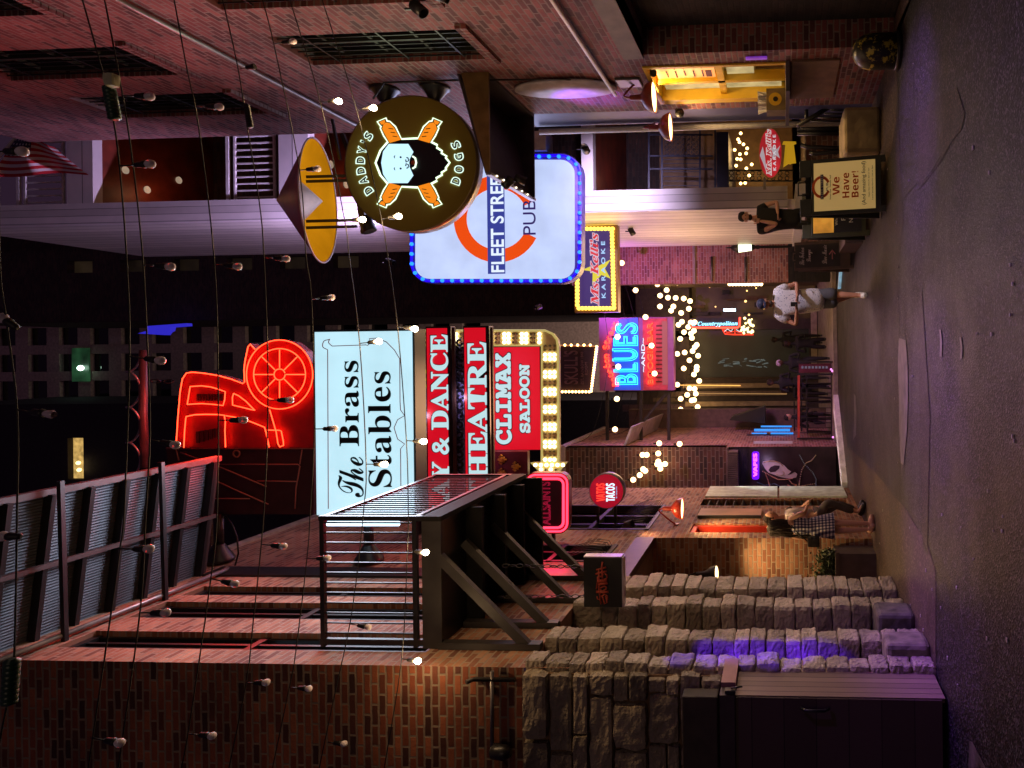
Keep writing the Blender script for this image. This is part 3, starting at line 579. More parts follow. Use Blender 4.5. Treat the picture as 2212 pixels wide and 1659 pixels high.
# ---- right hand brick building
rb = thing("red_brick_building", "red brick building with paired barred windows and a yellow food hatch", "building", (RX, 9, 0))
fr2 = lambda a, q, d: (RX + d, a, q)
HA, HB, HZ0, HZ1 = W(1550, 138, RX).y, W(1550, 219, RX).y, 1.30, W(1395, 160, RX).z
wins = [(6.15, 6.95, 4.95, 7.2), (7.58, 8.38, 4.95, 7.2), (6.1, 6.9, 9.0, 11.4), (7.68, 8.52, 9.0, 11.4), (9.15, 10.0, 8.95, 11.3), (4.6, 5.4, 4.95, 7.2), (4.4, 5.2, 9, 11.4)]
holes = [(a, b, c, d, .18) for a, b, c, d in wins] + [(HA, HB, HZ0, HZ1, .22), (4.5, 8.42, 0, 3.05, .35)]
mb = holed(MB(), fr2, 3.5, 10.4, 0, 14, holes); obj("wall", mb, BR_R, rb)
mb = MB(); mb.quad((RX, 10.4, 5.3), (RX, 11.0, 5.3), (RX, 11.0, 14), (RX, 10.4, 14)); mb.quad((RX, 11.0, 5.3), (RX + 6, 11.0, 5.3), (RX + 6, 11.0, 14), (RX, 11.0, 14)); obj("wall_return", mb, BR_R, rb)
obj("painted_bay", MB().quad((RX, 10.4, 0), (RX, 11.0, 0), (RX, 11.0, 5.3), (RX, 10.4, 5.3)), NAVY, rb)
obj("bay_end", MB().quad((RX, 11.001, 0), (RX + 2, 11.001, 0), (RX + 2, 11.001, 5.3), (RX, 11.001, 5.3)), NAVY, rb)
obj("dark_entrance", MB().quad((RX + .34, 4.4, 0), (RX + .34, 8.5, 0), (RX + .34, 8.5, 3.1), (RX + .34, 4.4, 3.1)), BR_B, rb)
obj("lintel", MB().box(RX - .02, RX + .2, 3.6, 8.5, 3.05, 3.3), mat("dark_stone_lintel", (.16, .14, .11), .7), rb)
for a, b, c, d in wins:
    g = obj("window", MB().box(RX + .16, RX + .17, a, b, c, d), DKGLASS, rb); mb = MB()
    mb.box(RX + .1, RX + .155, a + .002, b - .002, c + .002, c + .07); mb.box(RX + .1, RX + .155, a + .002, b - .002, d - .07, d - .002)
    for t in (.003, .5, .93): yy = a + (b - a) * t; mb.box(RX + .1, RX + .155, yy, yy + .055, c + .07, d - .07)
    for t in (.3, .55, .8): q = c + (d - c) * t; mb.box(RX + .11, RX + .15, a + .06, b - .06, q, q + .035)
    obj("frame", mb, GREENP, g)
    mb = MB(); n = 7
    for i in range(n): yy = a + .05 + (b - a - .1) * i / (n - 1); mb.box(RX + .04, RX + .055, yy, yy + .012, c, d)
    for q in (c + .3, c + 1.0, d - .35): mb.box(RX + .03, RX + .04, a, b, q, q + .02)
    obj("bars", mb, BLACK, g)
    mb = MB(); n = int((b - a + .24) / .075)
    for i in range(n): yy = a - .12 + i * .075; mb.box(RX - .05, RX + .1, yy, yy + .064, c - .13, c - .004)
    obj("sill", mb, BR_R, g)
    mb = MB(); mb.box(RX + .18, RX + .185, b - .35, b - .12, c + .35, d - .3); obj("blind", mb, emi("green_yellow_window_glow", (.5, .55, .06), .16, (.05, .05, .02), .8, 9), g)
# food hatch
hf = obj("food_hatch", MB().box(RX + .2, RX + .22, HA, HB, HZ0, HZ1), mat("hatch_interior", (.5, .42, .2), .4), rb)
mb = MB(); mb.box(RX - .02, RX + .19, HA + .002, HA + .06, HZ0, HZ1); mb.box(RX - .02, RX + .19, HB - .16, HB - .002, HZ0, HZ1 - .06); mb.box(RX - .02, RX + .19, HA + .06, HB - .002, HZ1 - .06, HZ1 - .002)
mid = HA + (HB - HA) * .52; mb.box(RX + .05, RX + .19, mid, mid + .07, HZ0, HZ1 - .06); zm = W(1565, 180, RX).z; mb.box(RX + .05, RX + .19, HA + .06, HB - .16, zm, zm + .09); obj("frame", mb, YELLOW, hf)
mb = MB(); mb.box(RX + .1, RX + .12, HA + .08, mid - .02, zm + .12, HZ1 - .1); obj("menu_board", mb, emi("menu_orange", (1, .42, .12), .75, (.7, .4, .2)), hf)
mb = MB()
for c0 in (0, 1):
    for i in range(9):
        q = HZ1 - .25 - i * .12; y0 = HA + .14 + c0 * .28
        if q > zm + .2: mb.box(RX + .092, RX + .098, y0, y0 + R.uniform(.12, .22), q, q + .018)
for c0 in (0, 1): y0 = HA + .13 + c0 * .3; mb.box(RX + .09, RX + .098, y0, y0 + .2, zm + .16, zm + .24)
obj("menu_text", mb, mat("menu_ink", (.10, .03, .05), .6), hf)
mb = MB(); mb.box(RX + .13, RX + .15, HA + .08, mid - .03, HZ0 + .42, zm - .04); mb.box(RX + .13, RX + .15, mid + .08, HB - .18, HZ0 + .05, HZ1 - .12); obj("pane", mb, emi("warm_interior", (.75, .62, .28), .55, (.3, .3, .3), .5, 4), hf)
mb = MB(); mb.box(RX + .19, RX + .2, HA + .08, mid - .03, HZ0 + .03, HZ0 + .4); obj("opening", mb, mat("brown_inside", (.12, .06, .02), .6), hf)
obj("shelf", MB().box(RX - .38, RX + .1, HA - .02, HB + .02, HZ0 - .05, HZ0 - .002), mat("grey_shelf", (.2, .18, .18), .3, .4), rb)
lamp('AREA', "hatch_light", (RX + .1, (HA + HB) / 2, HZ1 - .1), (1, .65, .18), 14, None, (RX - .6, (HA + HB) / 2, HZ0), .35)
nbx = thing("napkin_box", "cardboard box of napkins with a round yellow logo on the hatch shelf", "box", (RX - .2, HB - .35, HZ0))
q0 = HB - .55; mb = MB(); mb.box(RX - .34, RX - .04, q0, q0 + .26, HZ0, HZ0 + .26); obj("carton", mb, mat("brown_card", (.22, .16, .07), .5), nbx)
mb = MB()
for i in range(60): x, yy = RX - .19 + R.uniform(-.12, .12), q0 + .13 + R.uniform(-.1, .1); mb.bar((x, yy, HZ0 + .2), (x + R.uniform(-.05, .05), yy + R.uniform(-.05, .05), HZ0 + .38), .03, .004)
obj("napkins", mb, WHITEP, nbx)
mb = MB(); mb.lathe([(.001, 0), (.09, 0)], (RX - .19, q0 - .004, HZ0 + .14), (0, -1, 0), 24); obj("logo", mb, YELLOW, nbx)
mb = MB(); mb.lathe([(.001, 0), (.035, 0)], (RX - .19, q0 - .008, HZ0 + .135), (0, -1, 0), 16); obj("logo_mark", mb, BLACK, nbx)
a, b = HA - .05, HB - .08; mb = MB(); mb.box(RX - .03, RX - .004, a, b, .62, HZ0 - .08); bo = solo("notice_board", mb, mat("brown_board", (.2, .12, .08), .5), "brown board fixed on the brick below the food hatch shelf", "sign")
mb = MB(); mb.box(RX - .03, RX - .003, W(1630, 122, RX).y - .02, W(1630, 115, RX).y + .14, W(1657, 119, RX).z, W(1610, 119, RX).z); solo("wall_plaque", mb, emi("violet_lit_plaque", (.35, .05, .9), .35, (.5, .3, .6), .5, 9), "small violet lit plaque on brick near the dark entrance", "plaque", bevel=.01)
# bollard
c = G(1950, 93); bo = thing("bollard", "round topped black bollard with chipped yellow paint at the dark entrance", "bollard", (c.x, c.y + .2, 0))
m, n, l, b = newmat("chipped_yellow_paint"); ge = n.new("ShaderNodeNewGeometry"); no = n.new("ShaderNodeTexNoise"); no.inputs["Scale"].default_value = 7; no.inputs["Detail"].default_value = 8; no.inputs["Roughness"].default_value = .7; l.new(ge.outputs["Position"], no.inputs[0])
rp = n.new("ShaderNodeValToRGB"); l.new(no.outputs[0], rp.inputs[0]); e = rp.color_ramp.elements; e[0].position = .53; e[0].color = (.02, .018, .015, 1); e[1].position = .56; e[1].color = (.5, .4, .05, 1); l.new(rp.outputs[0], b.inputs["Base Color"]); b.inputs["Roughness"].default_value = .35
mb = MB(); mb.lathe([(.17, 0), (.2, .02), (.2, .3), (.195, .36), (.17, .44), (.12, .5), (.06, .53), (.001, .54)], (c.x, c.y + .2, 0), k=28); obj("body", mb, m, bo)
mb = MB(); mb.lathe([(.205, .0), (.215, .01), (.215, .05), (.2, .06)], (c.x, c.y + .2, 0), k=28); obj("foot_ring", mb, BLACK, bo)
c1 = G(1904, 216); mb = MB(); stone(mb, 3.0, 3.6, c1.y + .1, c1.y + .75, 0, .98, .008, 8)
def yblock():
    a = G(1903, 275); x0 = P(1850, 331, a.y).x; x1 = P(1850, 228, a.y).x; mb = MB(); h = P(1822, 280, a.y).z; stone(mb, x0, x1, a.y, a.y + .8, 0, h, .008, 9); return solo("concrete_block", mb, YCONC, "large yellow stained concrete block behind the cream pub board", "block")
yb = yblock()
# conduits and downpipes
conduit([(RX - .05, 4.5, 3.67), (RX - .05, 9.6, 3.67)], .028, WHITEP, "white pipe above the dark entrance leading to the speaker")
conduit([(RX - .05, 4.5, 7.95), (RX - .05, 7.6, 7.98), (RX - .05, 10.4, 8.0), (RX - .05, 11.0, 7.9)], .03, GSTEEL, "grey pipe crossing the red brick between the two window rows")
conduit([(RX - .04, 8.9, 5.6), (RX - .04, 8.9, 6.6), (RX - .25, 8.9, 6.75)], .014, BLACK, "black flexible conduit curving to the round sausage sign")
conduit([(RX - .04, 8.9, 5.6), (RX - .04, 9.0, 4.2), (RX - .04, 9.2, 3.7)], .012, BLACK, "thin dark conduit running down to the speaker")
dp = conduit([(RX - .08, 11.0, .4), (RX - .08, 11.0, 5.25)], .05, WHITEP, "white downpipe at the end of the navy painted bay", "downpipe")
mb = MB(); r = .7; cen = W(1222, 195, RX - .06); mb.lathe([(.001, 0), (r, 0), (r, .04), (.001, .05)], (0, 0, 0), (1, 0, 0), 48)
mb.v = [(cen.x + v[0] * .9, cen.y + v[1] * .45, cen.z + v[2]) for v in mb.v]; solo("oval_disc", mb, mat("white_oval", (.5, .46, .5), .5), "large pale oval disc on the brick under violet light", "disc")
# dark metal hood
hd = thing("metal_hood", "bronze faced metal hood projecting below the round sausage sign", "awning", (RX, 9.8, 5.3))
hz_, hy0, hy1, hx = 5.13, W(1063, 155, RX).y, 10.4, 2.3
mb = MB(); mb.prism([(RX, hy0, hz_), (hx, hy0, hz_), (hx, hy0, hz_ + .05), (RX, hy0, hz_ + .36)], (0, .03, 0)); obj("face_panel", mb, mat("hood_bronze", (.22, .14, .05), .35, .5), hd)
mb = MB(); mb.prism([(RX, hy0 + .031, hz_ + .40), (hx, hy0 + .031, hz_ + .04), (hx, hy1, hz_ + .04), (RX, hy1, hz_ + .40)], (0, 0, .03)); mb.box(RX, RX - .04, hy0 + .04, hy1, hz_, hz_ + .38)
mb.prism([(RX, hy1, hz_), (hx, hy1, hz_), (hx, hy1, hz_ + .05), (RX, hy1, hz_ + .42)], (0, .03, 0)); obj("shell", mb, mat("hood_dark", (.06, .045, .05), .4, .3), hd)
mb = MB(); mb.box(hx - .03, hx + .01, hy0, hy1, hz_ - .02, hz_ + .05)
obj("edge_trim", mb, GSTEEL, hd)
for i in range(6): yy = hy0 + .15 + i * .22; o = obj("bulb", MB().ball((hx - .01, yy, hz_ - .035), .014, 6), emi("small_white_lamp", (1, .8, .55), 3), hd)
# white gallery building
wg = thing("gallery_building", "white boarded building with stacked open galleries behind the round sausage sign", "building", (2.6, 13.2, 0))
GX, GY, GE = 2.64, 13.2, 17.8; GH = 18.5
obj("corner_face", MB().box(GX, GX + .42, GY, GY + .15, 1.25, GH), groove("white_corner_boards", (.8, .76, .74), .14, rough=.5, axis=0, width=.06, depth=.008), wg)
obj("side_wall", MB().box(GX + .001, GX + .2, GY + .151, GE, .95, GH), SIDING, wg)
obj("return_wall", MB().quad((GX, GE, 0), (GX + 6, GE, 0), (GX + 6, GE, GH), (GX, GE, GH)), BR_N, wg)
obj("base_moulding", MB().box(GX - .06, GX + .44, GY - .05, GE + .02, .9, 1.1), WHITEP, wg)
obj("stone_plinth", MB().box(GX - .03, GX + 3, GY - .02, GE, 0, .9), BR_D, wg)
obj("back_wall", MB().quad((GX, 16.2, 1.1), (GX + 6, 16.2, 1.1), (GX + 6, 16.2, GH), (GX, 16.2, GH)), BR_N, wg)
lv = [(P(1281, 350, GY).z, P(1256, 350, GY).z), (P(665, 350, GY).z, P(602, 350, GY).z), (P(200, 350, GY).z, P(143, 350, GY).z)]
for i, (a, b) in enumerate(lv):
    obj("floor_beam", MB().box(GX + .421, 8, GY, GY + .2, a, b), PLANKW, wg)
    so = obj("ceiling", MB().box(GX + .2, 8, GY + .201, 16.2, a + .02, b - .02), SOFFIT, wg)
    lamp("POINT", "ceiling_light", (3.5, 14.4, a - .5), (1, .42, .2), 4.5 if i else 1.5, so, None, .1)
    if i:
        for x, yy in ((3.1, 13.8), (3.9, 13.9), (3.25, 14.9), (4.0, 15.2), (3.6, 14.4)): obj("ceiling_disc", MB().lathe([(.001, 0), (.075, 0), (.08, .02)], (x, yy, a + .012), (0, 0, -1), 18), emi("dim_ceiling_light", (.9, .7, .5), .28, (.5, .45, .4)), so)
        mb = MB(); ra = obj("railing", mb.box(GX + .421, 8, GY + .05, GY + .1, b + 1.08, b + 1.14).box(GX + .421, 8, GY + .05, GY + .09, b + .12, b + .16).box(GX + .421, 8, GY + .05, GY + .09, b + .94, b + .98), WHITEP, wg)
        mb = MB(); x = GX + .46
        while x < 5: mb.box(x, x + .028, GY + .06, GY + .085, b + .16, b + .94); x += .135
        obj("balusters", mb, WHITEP, ra)
ov = lv[2][1]
# lower iron balconies between the downpipe and the corner
ib = thing("iron_balcony", "dark blue iron balcony with scrollwork panel beneath the white floor beam", "balcony", (3.3, 13.6, 3))
IR = mat("blue_grey_iron", (.04, .045, .08), .45); IY = 14.0
mb = MB()
for v in (1402, 1512, 1430, 1545): mb.bar(P(v, 270, IY), P(v, 412, IY), .035)
for y_ in (291, 337, 365, 410): mb.bar(P(1402, y_, IY), P(1540, y_, IY), .03)
for y_ in (345, 353, 361, 371, 381, 391, 401): mb.bar(P(1430, y_, IY), P(1512, y_, IY), .012)
obj("bars", mb, IR, ib)
mb = MB()
for i in range(7):
    for j in range(4):
        v, y_ = 1440 + i * 11.5, 297 + j * 11; pts = circ(v, y_, 4.5, 10); itube(mb, pts, IY, .008, 4, True); itube(mb, [(v - 5, y_ - 4), (v, y_ + 1), (v + 5, y_ + 5)], IY, .007, 4)
obj("scrollwork", mb, IR, ib)
mb = MB(); ibox(mb, 1548, 1574, 285, 412, IY, 2.1); solo("deck_beam", mb, mat("navy_beam", (.035, .035, .07), .5), "dark navy deck beam under the iron balcony", "beam")  # depth added to stop porch light from rising past the beam
# entrance porch below: warm, scrollwork, stairs
pr = thing("porch_railing", "black scrolled iron railing in the bulb-lit porch of the white building", "railing", (3.2, 13.9, 1))
mb = MB()
for j in range(9):
    for i in (0, 1): itube(mb, circ(1580 + j * 15, 374 + i * 11, 4.5, 10), 14.1, .01, 4, True)
for y_ in (368, 391): mb.bar(P(1575, y_, 14.1), P(1715, y_, 14.1), .025)
obj("scrollwork", mb, BLACK, pr)
solo("porch_wall", MB().quad((GX + .3, 16.1, 1.1), (6, 16.1, 1.1), (6, 16.1, 4.2), (GX + .3, 16.1, 4.2)), mat("warm_tan_wall", (.22, .13, .06), .6), "tan back wall of the bulb-lit porch", "wall")
solo("porch_steps", MB().box(2.9, 4.2, 13.0, 14.5, .0, .3).box(2.9, 4.2, 13.3, 14.5, .3, .6).box(2.9, 4.2, 13.6, 14.5, .6, .88), BR_D, "brick steps up to the porch behind the yellow concrete block", "steps")
# stair rails by the block
sr_ = thing("stair_handrail", "black tubular stair handrail by the navy painted bay", "handrail", (3.4, 11, 1))
mb = MB()
mb.tube([P(1742, 232, 10.6), P(1742, 263, 10.6)], .03, 8); mb.tube([P(1722, 272, 10.6), P(1790, 232, 10.6)], .035, 8)
for q in range(4): mb.tube([P(1752 + q * 14, 262 - q * 8, 10.6), P(1822, 262 - q * 8, 10.6)], .012, 6)
mb.tube([P(1722, 278, 11.4), P(1820, 278, 11.4)], .05, 8); mb.tube([P(1722, 288, 11.4), P(1820, 288, 11.4)], .04, 8); mb.tube([P(1730, 313, 11.4), P(1745, 318, 11.4), P(1895, 322, 11.2)], .035, 8); mb.tube([P(1748, 330, 11.4), P(1760, 332, 11.4), P(1870, 322, 11.2)], .035, 8)
obj("rails", mb, BLACK, sr_)

# ---- purple brick beyond the gallery building and the far frontage
FY = 19.0
pb = thing("lantern_wall", "purple lit brick wall carrying the lantern beyond the white building", "wall", (2, FY, 0))
mb = MB(); mb.box(P(1500, 612, FY).x, 8, FY, FY + .3, 1.2, 7.2); obj("brick_face", mb, BR_P, pb)
obj("plinth", MB().box(P(1500, 612, FY).x, 8, FY - .01, FY + .3, 0, 1.2), BR_B, pb)
obj("shelf_band", MB().box(P(1500, 612, FY).x - .02, 8, FY - .06, FY, 3.75, 3.82), CONC, pb)
mb = MB()
for v, w__ in ((1537, "upper"), (1610, "lower")): solo("pipe", MB().tube([P(v, 555, FY - .05), P(v, 608, FY - .05)], .03, 6), GSTEEL, w__ + " of two short grey pipes on the purple lit brick wall", "pipe")
fb = thing("storefront_building", "dark bar frontage with wide glass closing the end of the alley", "building", (0, 26, 0))
BYd = 26.0
mb = MB(); fz = lambda a, q, d: (a, BYd + d, q)
X0, X1 = P(1600, 820, BYd).x, P(1600, 712, BYd).x; Zb, Zt = P(1748, 760, BYd).z, P(1490, 760, BYd).z
XR0, XR1 = P(1600, 690, BYd).x, P(1600, 612, BYd).x
holed(mb, fz, -14, 16, 0, 6.9, [(X0, X1, Zb, Zt, .3), (XR0, XR1, .1, Zt, .8)]); obj("facade", mb, mat("dark_facade", (.05, .035, .03), .6), fb)
mb = MB(); mb.quad((X0 - .1, BYd + .3, Zb - .1), (X1 + .1, BYd + .3, Zb - .1), (X1 + .1, BYd + .3, Zt + .1), (X0 - .1, BYd + .3, Zt + .1)); sh = obj("shop_window", mb, emi("dark_green_window", (.10, .12, .07), .035, (.012, .012, .012), 1.0, 1.6), fb)
mb = MB(); xm = P(1600, 760, BYd).x; mb.box(X0, X0 + .08, BYd + .1, BYd + .28, Zb, Zt); mb.box(X0, X1, BYd + .12, BYd + .26, Zt - .08, Zt - .003)
obj("frame", mb, WOODD, sh)
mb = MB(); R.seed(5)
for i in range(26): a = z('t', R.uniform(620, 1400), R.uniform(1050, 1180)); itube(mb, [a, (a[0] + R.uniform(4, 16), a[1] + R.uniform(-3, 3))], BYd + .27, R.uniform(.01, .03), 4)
obj("pane", mb, emi("pale_window_reflection", (.7, .85, .8), .12), sh)  # glowing strokes painted in as reflections on the shop glass
mb = MB(); mb.quad((XR0, BYd + .8, 0), (XR1, BYd + .8, 0), (XR1, BYd + .8, Zt), (XR0, BYd + .8, Zt)); obj("lounge_wall", mb, emi("amber_lounge", (.8, .38, .10), .03, (.05, .03, .018), 1, 1.3), fb)
mb = MB(); ibox(mb, 1752, 1765, 640, 790, BYd - .1, .1); obj("ledge", mb, mat("buff_ledge", (.5, .42, .3), .5), fb)
for i, (v0, v1, y_, m_) in enumerate(((1475, 1745, 833, 'a'), (1460, 1700, 850, 'b'), (1480, 1740, 872, 'a'), (1470, 1740, 893, 'b'))):
    mb = MB(); ibox(mb, v0, v1, y_ - 5, y_ + 5, BYd - .12, .1); obj("pilaster", mb, mat("tan_pilaster" + m_, (.32, .24, .16) if m_ == 'a' else (.16, .11, .09), .5), fb)
mb = MB(); itube(mb, [(1466, 832), (1600, 833)], BYd - .2, .018, 6); obj("light_strip", mb, emi("amber_strip", (1, .5, .12), 1.6), fb)
mb = MB(); itube(mb, [(1500, 850), (1700, 851)], BYd - .2, .012, 6); obj("light_strip", mb, emi("amber_strip_dim", (1, .55, .2), .5), fb)
mb = MB(); mb.box(P(1400, 612, 24).x, P(1400, 612, 24).x + .2, 19.3, 26, 0, 6.9); obj("side_wall", mb, mat("tan_side", (.16, .11, .07), .6), fb)
R.seed(41)
for i in range(15):
    v0_, y_ = R.uniform(1450, 1740), R.uniform(616, 686); mb = MB(); ibox(mb, v0_, v0_ + R.uniform(8, 60), y_ - R.uniform(1, 6), y_ + R.uniform(1, 6), BYd + R.uniform(.2, .6), .08); obj("lounge_fitting", mb, mat("dark_fitting%d" % (i % 3), ((.01, .008, .01), (.10, .05, .02), (.03, .02, .035))[i % 3], .6), fb)
for i in range(9):
    mb = MB(); mb.ball(P(R.uniform(1500, 1700), R.uniform(618, 684), BYd + .15), R.uniform(.025, .05), 5); obj("pendant_light", mb, emi("small_amber_pendant", (1, .55, .18), 3), fb)
for i in range(10):
    mb = MB(); v0_, y_ = R.uniform(1455, 1500), R.uniform(700, 900); ibox(mb, 1300 + R.uniform(0, 160), v0_, y_, y_ + R.uniform(4, 22), BYd - .06, .05); obj("fascia_board", mb, mat("fascia_tone%d" % (i % 3), ((.03, .022, .035), (.09, .05, .07), (.13, .09, .06))[i % 3], .6), fb)
# upper buildings
def grid_building(name, label, v0, yl, yr, Y, m, wm, cols, rows, wv, pitchv, vstart, dep=8):
    o = thing(name, label, "building", (P(800, (yl + yr) / 2, Y).x, Y, 0)); xl, xr = P(400, yl, Y).x, P(400, yr, Y).x
    zt = P(v0, (yl + yr) / 2, Y).z; hs_ = []
    for c in cols:
        for i in range(rows):
            vv = vstart + i * pitchv; q1 = P(vv, (yl + yr) / 2, Y).z; q0 = P(vv + wv, (yl + yr) / 2, Y).z
            hs_.append((P(400, c[0], Y).x, P(400, c[1], Y).x, q0, q1, .35))
    hs_ = [h for h in hs_ if h[3] < zt and h[2] > 0]
    mb = holed(MB(), lambda a, q, d: (a, Y + d, q), xl, xr, 0, zt, hs_); obj("facade", mb, m, o)
    mb = MB(); mb.box(xl + .01, xr - .01, Y + .5, Y + dep, 0, zt - .1); obj("body", mb, m, o)
    for h in hs_:
        mb = MB(); mb.quad((h[0], Y + .34, h[2]), (h[1], Y + .34, h[2]), (h[1], Y + .34, h[3]), (h[0], Y + .34, h[3])); obj("window", mb, wm, o)
    return o
lamp("AREA", "fill_light", (0, 40, 5), (1, .75, .65), 700, None, (-1, 48, 24), 3)  # added unseen lamp that brightens the office block
lamp("AREA", "fill_light", (0, -7, 5), (1, .70, .50), 46, None, (-.5, 6, 3), 4)  # added lamp behind the camera, lifts the near walls
gb = grid_building("office_block", "grey concrete office block with a grid of tall dark windows", -160, 880, 672, 48, mat("dim_concrete", (.5, .38, .32), .8), DKGLASS, [(865, 820), (800, 762), (742, 704)], 18, 40, 67, -140)
BRN = mat("night_wall", (.03, .022, .03), .8)
db = grid_building("dark_tower", "almost black windowed building rising between the white gallery and the office block", -160, 692, 500, 30, BR_N, emi("dim_office_window", (.45, .28, .14), .02, var=1, scale=.5), [(585, 558)], 6, 55, 115, 145)
lb = grid_building("shaded_block", "near black building with one amber lit window above the red car outline", -160, 1400, 872, 40, BRN, emi("amber_window", (1, .62, .18), .55, var=.5, scale=3), [(1035, 945)], 1, 34, 400, 148)
mb = MB(); ibox(mb, 155, 192, 752, 824, 47.9, .1); o = obj("lit_window", mb, emi("green_lit_window", (.12, .5, .2), .07, var=.8, scale=.8), gb)
o = obj("lamp_glow", MB().ball(P(174, 795, 47.7), .2, 8), emi("green_white_lamp", (.6, 1, .75), 6), gb)
for yq in (1000, 1015): obj("lamp_glow", MB().ball(P(171 if yq > 1005 else 169, yq, 39.7), .12, 8), emi("amber_lamp", (1, .75, .3), 3), lb)
mb = MB(); ibox(mb, 380, 456, 1123, 1300, 17, .2); solo("brick_gable", mb, BR_D, "dark brick gable rising behind the parapet near the canopy", "building")
mb = MB(); ipoly(mb, zl('4', [(850, 478), (905, 462), (908, 432), (1150, 415), (1152, 432), (1050, 440), (1045, 462), (1028, 470), (1015, 488)]), 29, .3); solo("lit_cornice", mb, emi("blue_cornice", (.05, .04, 1), .5), "cornice with its blue wash painted as glow on the office block", "cornice")  # blue light on the cornice is put in as emission
# low dark shop fronts left of the far window
mb = MB(); mb.box(tx, -1.9, 21.5, 21.8, 0, 6.2); solo("rear_wall", mb, mat("dark_tan_wall", (.14, .09, .07), .7), "dark wall behind the seated crowd", "wall")
# ================================================================ SIGNS
def zr(k, x0, x1, y0, y1):
    """zoom rectangle -> v0, v1, yl(large), yr(small)"""
    a = z(k, x0, y0); b = z(k, x1, y1); return a[0], b[0], max(a[1], b[1]), min(a[1], b[1])
WHG = emi("white_sign_face", (.62, .80, 1), 1.05)
NEONR = emi("red_neon_tube", (1, .04, .012), 7.5)
NEONRP = emi("red_pink_neon_tube", (1, .03, .07), 4)
BULBY = emi("warm_bulb_on", (1, .78, .32), 2.6)
BULBW = emi("white_warm_bulb", (1, .82, .55), 30)
# -- round sign with sausages
SY = 9.1
ds = thing("round_sign", "round bronze sign with a bearded face and four crossed sausages", "sign", (2.5, SY, 6))
C0 = z('2', 478, 1008); RR = 145
mb = MB(); cc = P(*C0, SY); rw_ = RR / F * SY * 1.03; mb.lathe([(.001, 0), (rw_, 0), (rw_, -.0), (rw_, -.2), (.001, -.2)], (cc.x, SY, cc.z), (0, -1, 0), 72); obj("disc", mb, BRONZE, ds)
mb = MB(); mb.lathe([(rw_ + .001, .004), (rw_ + .012, .004), (rw_ + .012, -.204), (rw_ + .001, -.204)], (cc.x, SY, cc.z), (0, -1, 0), 72); obj("rim", mb, mat("rim_bronze", (.3, .22, .1), .3, .7), ds)
def refl(pts, sx=False, sy=False): return [(946 - a if sx else a, 2010 - b if sy else b) for a, b in pts]
dog = [(312, 768), (326, 755), (352, 760), (378, 788), (405, 835), (420, 862), (350, 882), (322, 832), (303, 795)]
tip = [(283, 752), (322, 736), (326, 752), (315, 768), (300, 773)]
def grow(pts, g):
    cx = sum(p[0] for p in pts) / len(pts); cy = sum(p[1] for p in pts) / len(pts); o = []
    for a, b in pts:
        d = math.hypot(a - cx, b - cy); o.append((cx + (a - cx) * (1 + g / d), cy + (b - cy) * (1 + g / d)))
    return o
beard = [(270, 1005), (300, 930), (342, 882), (400, 864), (520, 860), (590, 874), (640, 900), (636, 915), (668, 935), (664, 948), (695, 965), (690, 975), (714, 1003), (690, 1035), (692, 1045), (664, 1062), (668, 1075), (632, 1095), (638, 1110), (590, 1136), (520, 1150), (400, 1146), (342, 1128), (300, 1080)]
face = [(298, 1005), (310, 935), (345, 888), (465, 888), (497, 937), (472, 985), (478, 1005), (472, 1028), (497, 1083), (462, 1130), (345, 1130), (310, 1075)]
GLOW = emi("white_edge_glow", (.75, 1, .7), 1.7); ORNG = emi("sausage_orange", (1, .27, .01), .95); BK = mat("sign_black", (.01, .01, .02), .4, var=0)
q = SY - .004
halo = MB(); dk = MB(); og = MB(); ln = MB()
for i, (sx, sy) in enumerate(((0, 0), (1, 0), (0, 1), (1, 1))):
    d1, t1 = refl(dog, sx, sy), refl(tip, sx, sy)
    ipoly(halo, zl('2', grow(d1, 15)), q - .004 - i * .0007, .003); ipoly(halo, zl('2', grow(t1, 14)), q - .0075 - i * .0007, .003)
    ipoly(dk, zl('2', grow(d1, 6)), q - .014 - i * .0007, .002); ipoly(dk, zl('2', grow(t1, 5)), q - .017 - i * .0007, .002)
    og = MB(); ipoly(og, zl('2', d1), q - .022, .002); ipoly(og, zl('2', grow(t1, -3)), q - .022, .002); obj("sausage", og, ORNG, ds)
    for j in range(3): itube(ln, zl('2', refl([(345 + j * 12, 792 + j * 24), (372 + j * 12, 796 + j * 24)], sx, sy)), q - .026, .006, 4)
ipoly(halo, zl('2', grow(beard, 13)), q - .012, .003); obj("halo", halo, GLOW, ds)
ipoly(dk, zl('2', beard), q - .019, .002); obj("beard", dk, BK, ds)
mb = MB(); ipoly(mb, zl('2', face), q - .024, .002); obj("face", mb, emi("face_white", (.55, .85, 1), 1.2), ds)
for s in (0, 1):
    itube(ln, zl('2', refl([(384, 960), (378, 968), (382, 976)], 0, s)), q - .03, .006, 4)
    itube(ln, zl('2', refl([(450, 985), (452, 1000), (468, 992), (464, 975), (455, 972)], 0, s)), q - .03, .009, 4)
    ipoly(ln, [(a[0], a[1]) for a in circ(*z('2', 418, 970 if s else 1040), 2.2, 10)], q - .032, .004)
ipoly(ln, circ(*z('2', 497, 1005), 9, 20), q - .028, .003)
obj("linework", ln, BK, ds)
mb = MB(); itube(mb, zl('2', [(492, 965), (508, 975), (515, 1003), (508, 1030), (492, 1040)]), q - .034, .012, 6); obj("smile", mb, GLOW, ds)
mb = MB(); ipoly(mb, circ(*z('2', 497, 1003), 5, 16), q - .034, .003); obj("mouth", mb, mat("mouth_red", (.5, .08, .02), .5), ds)
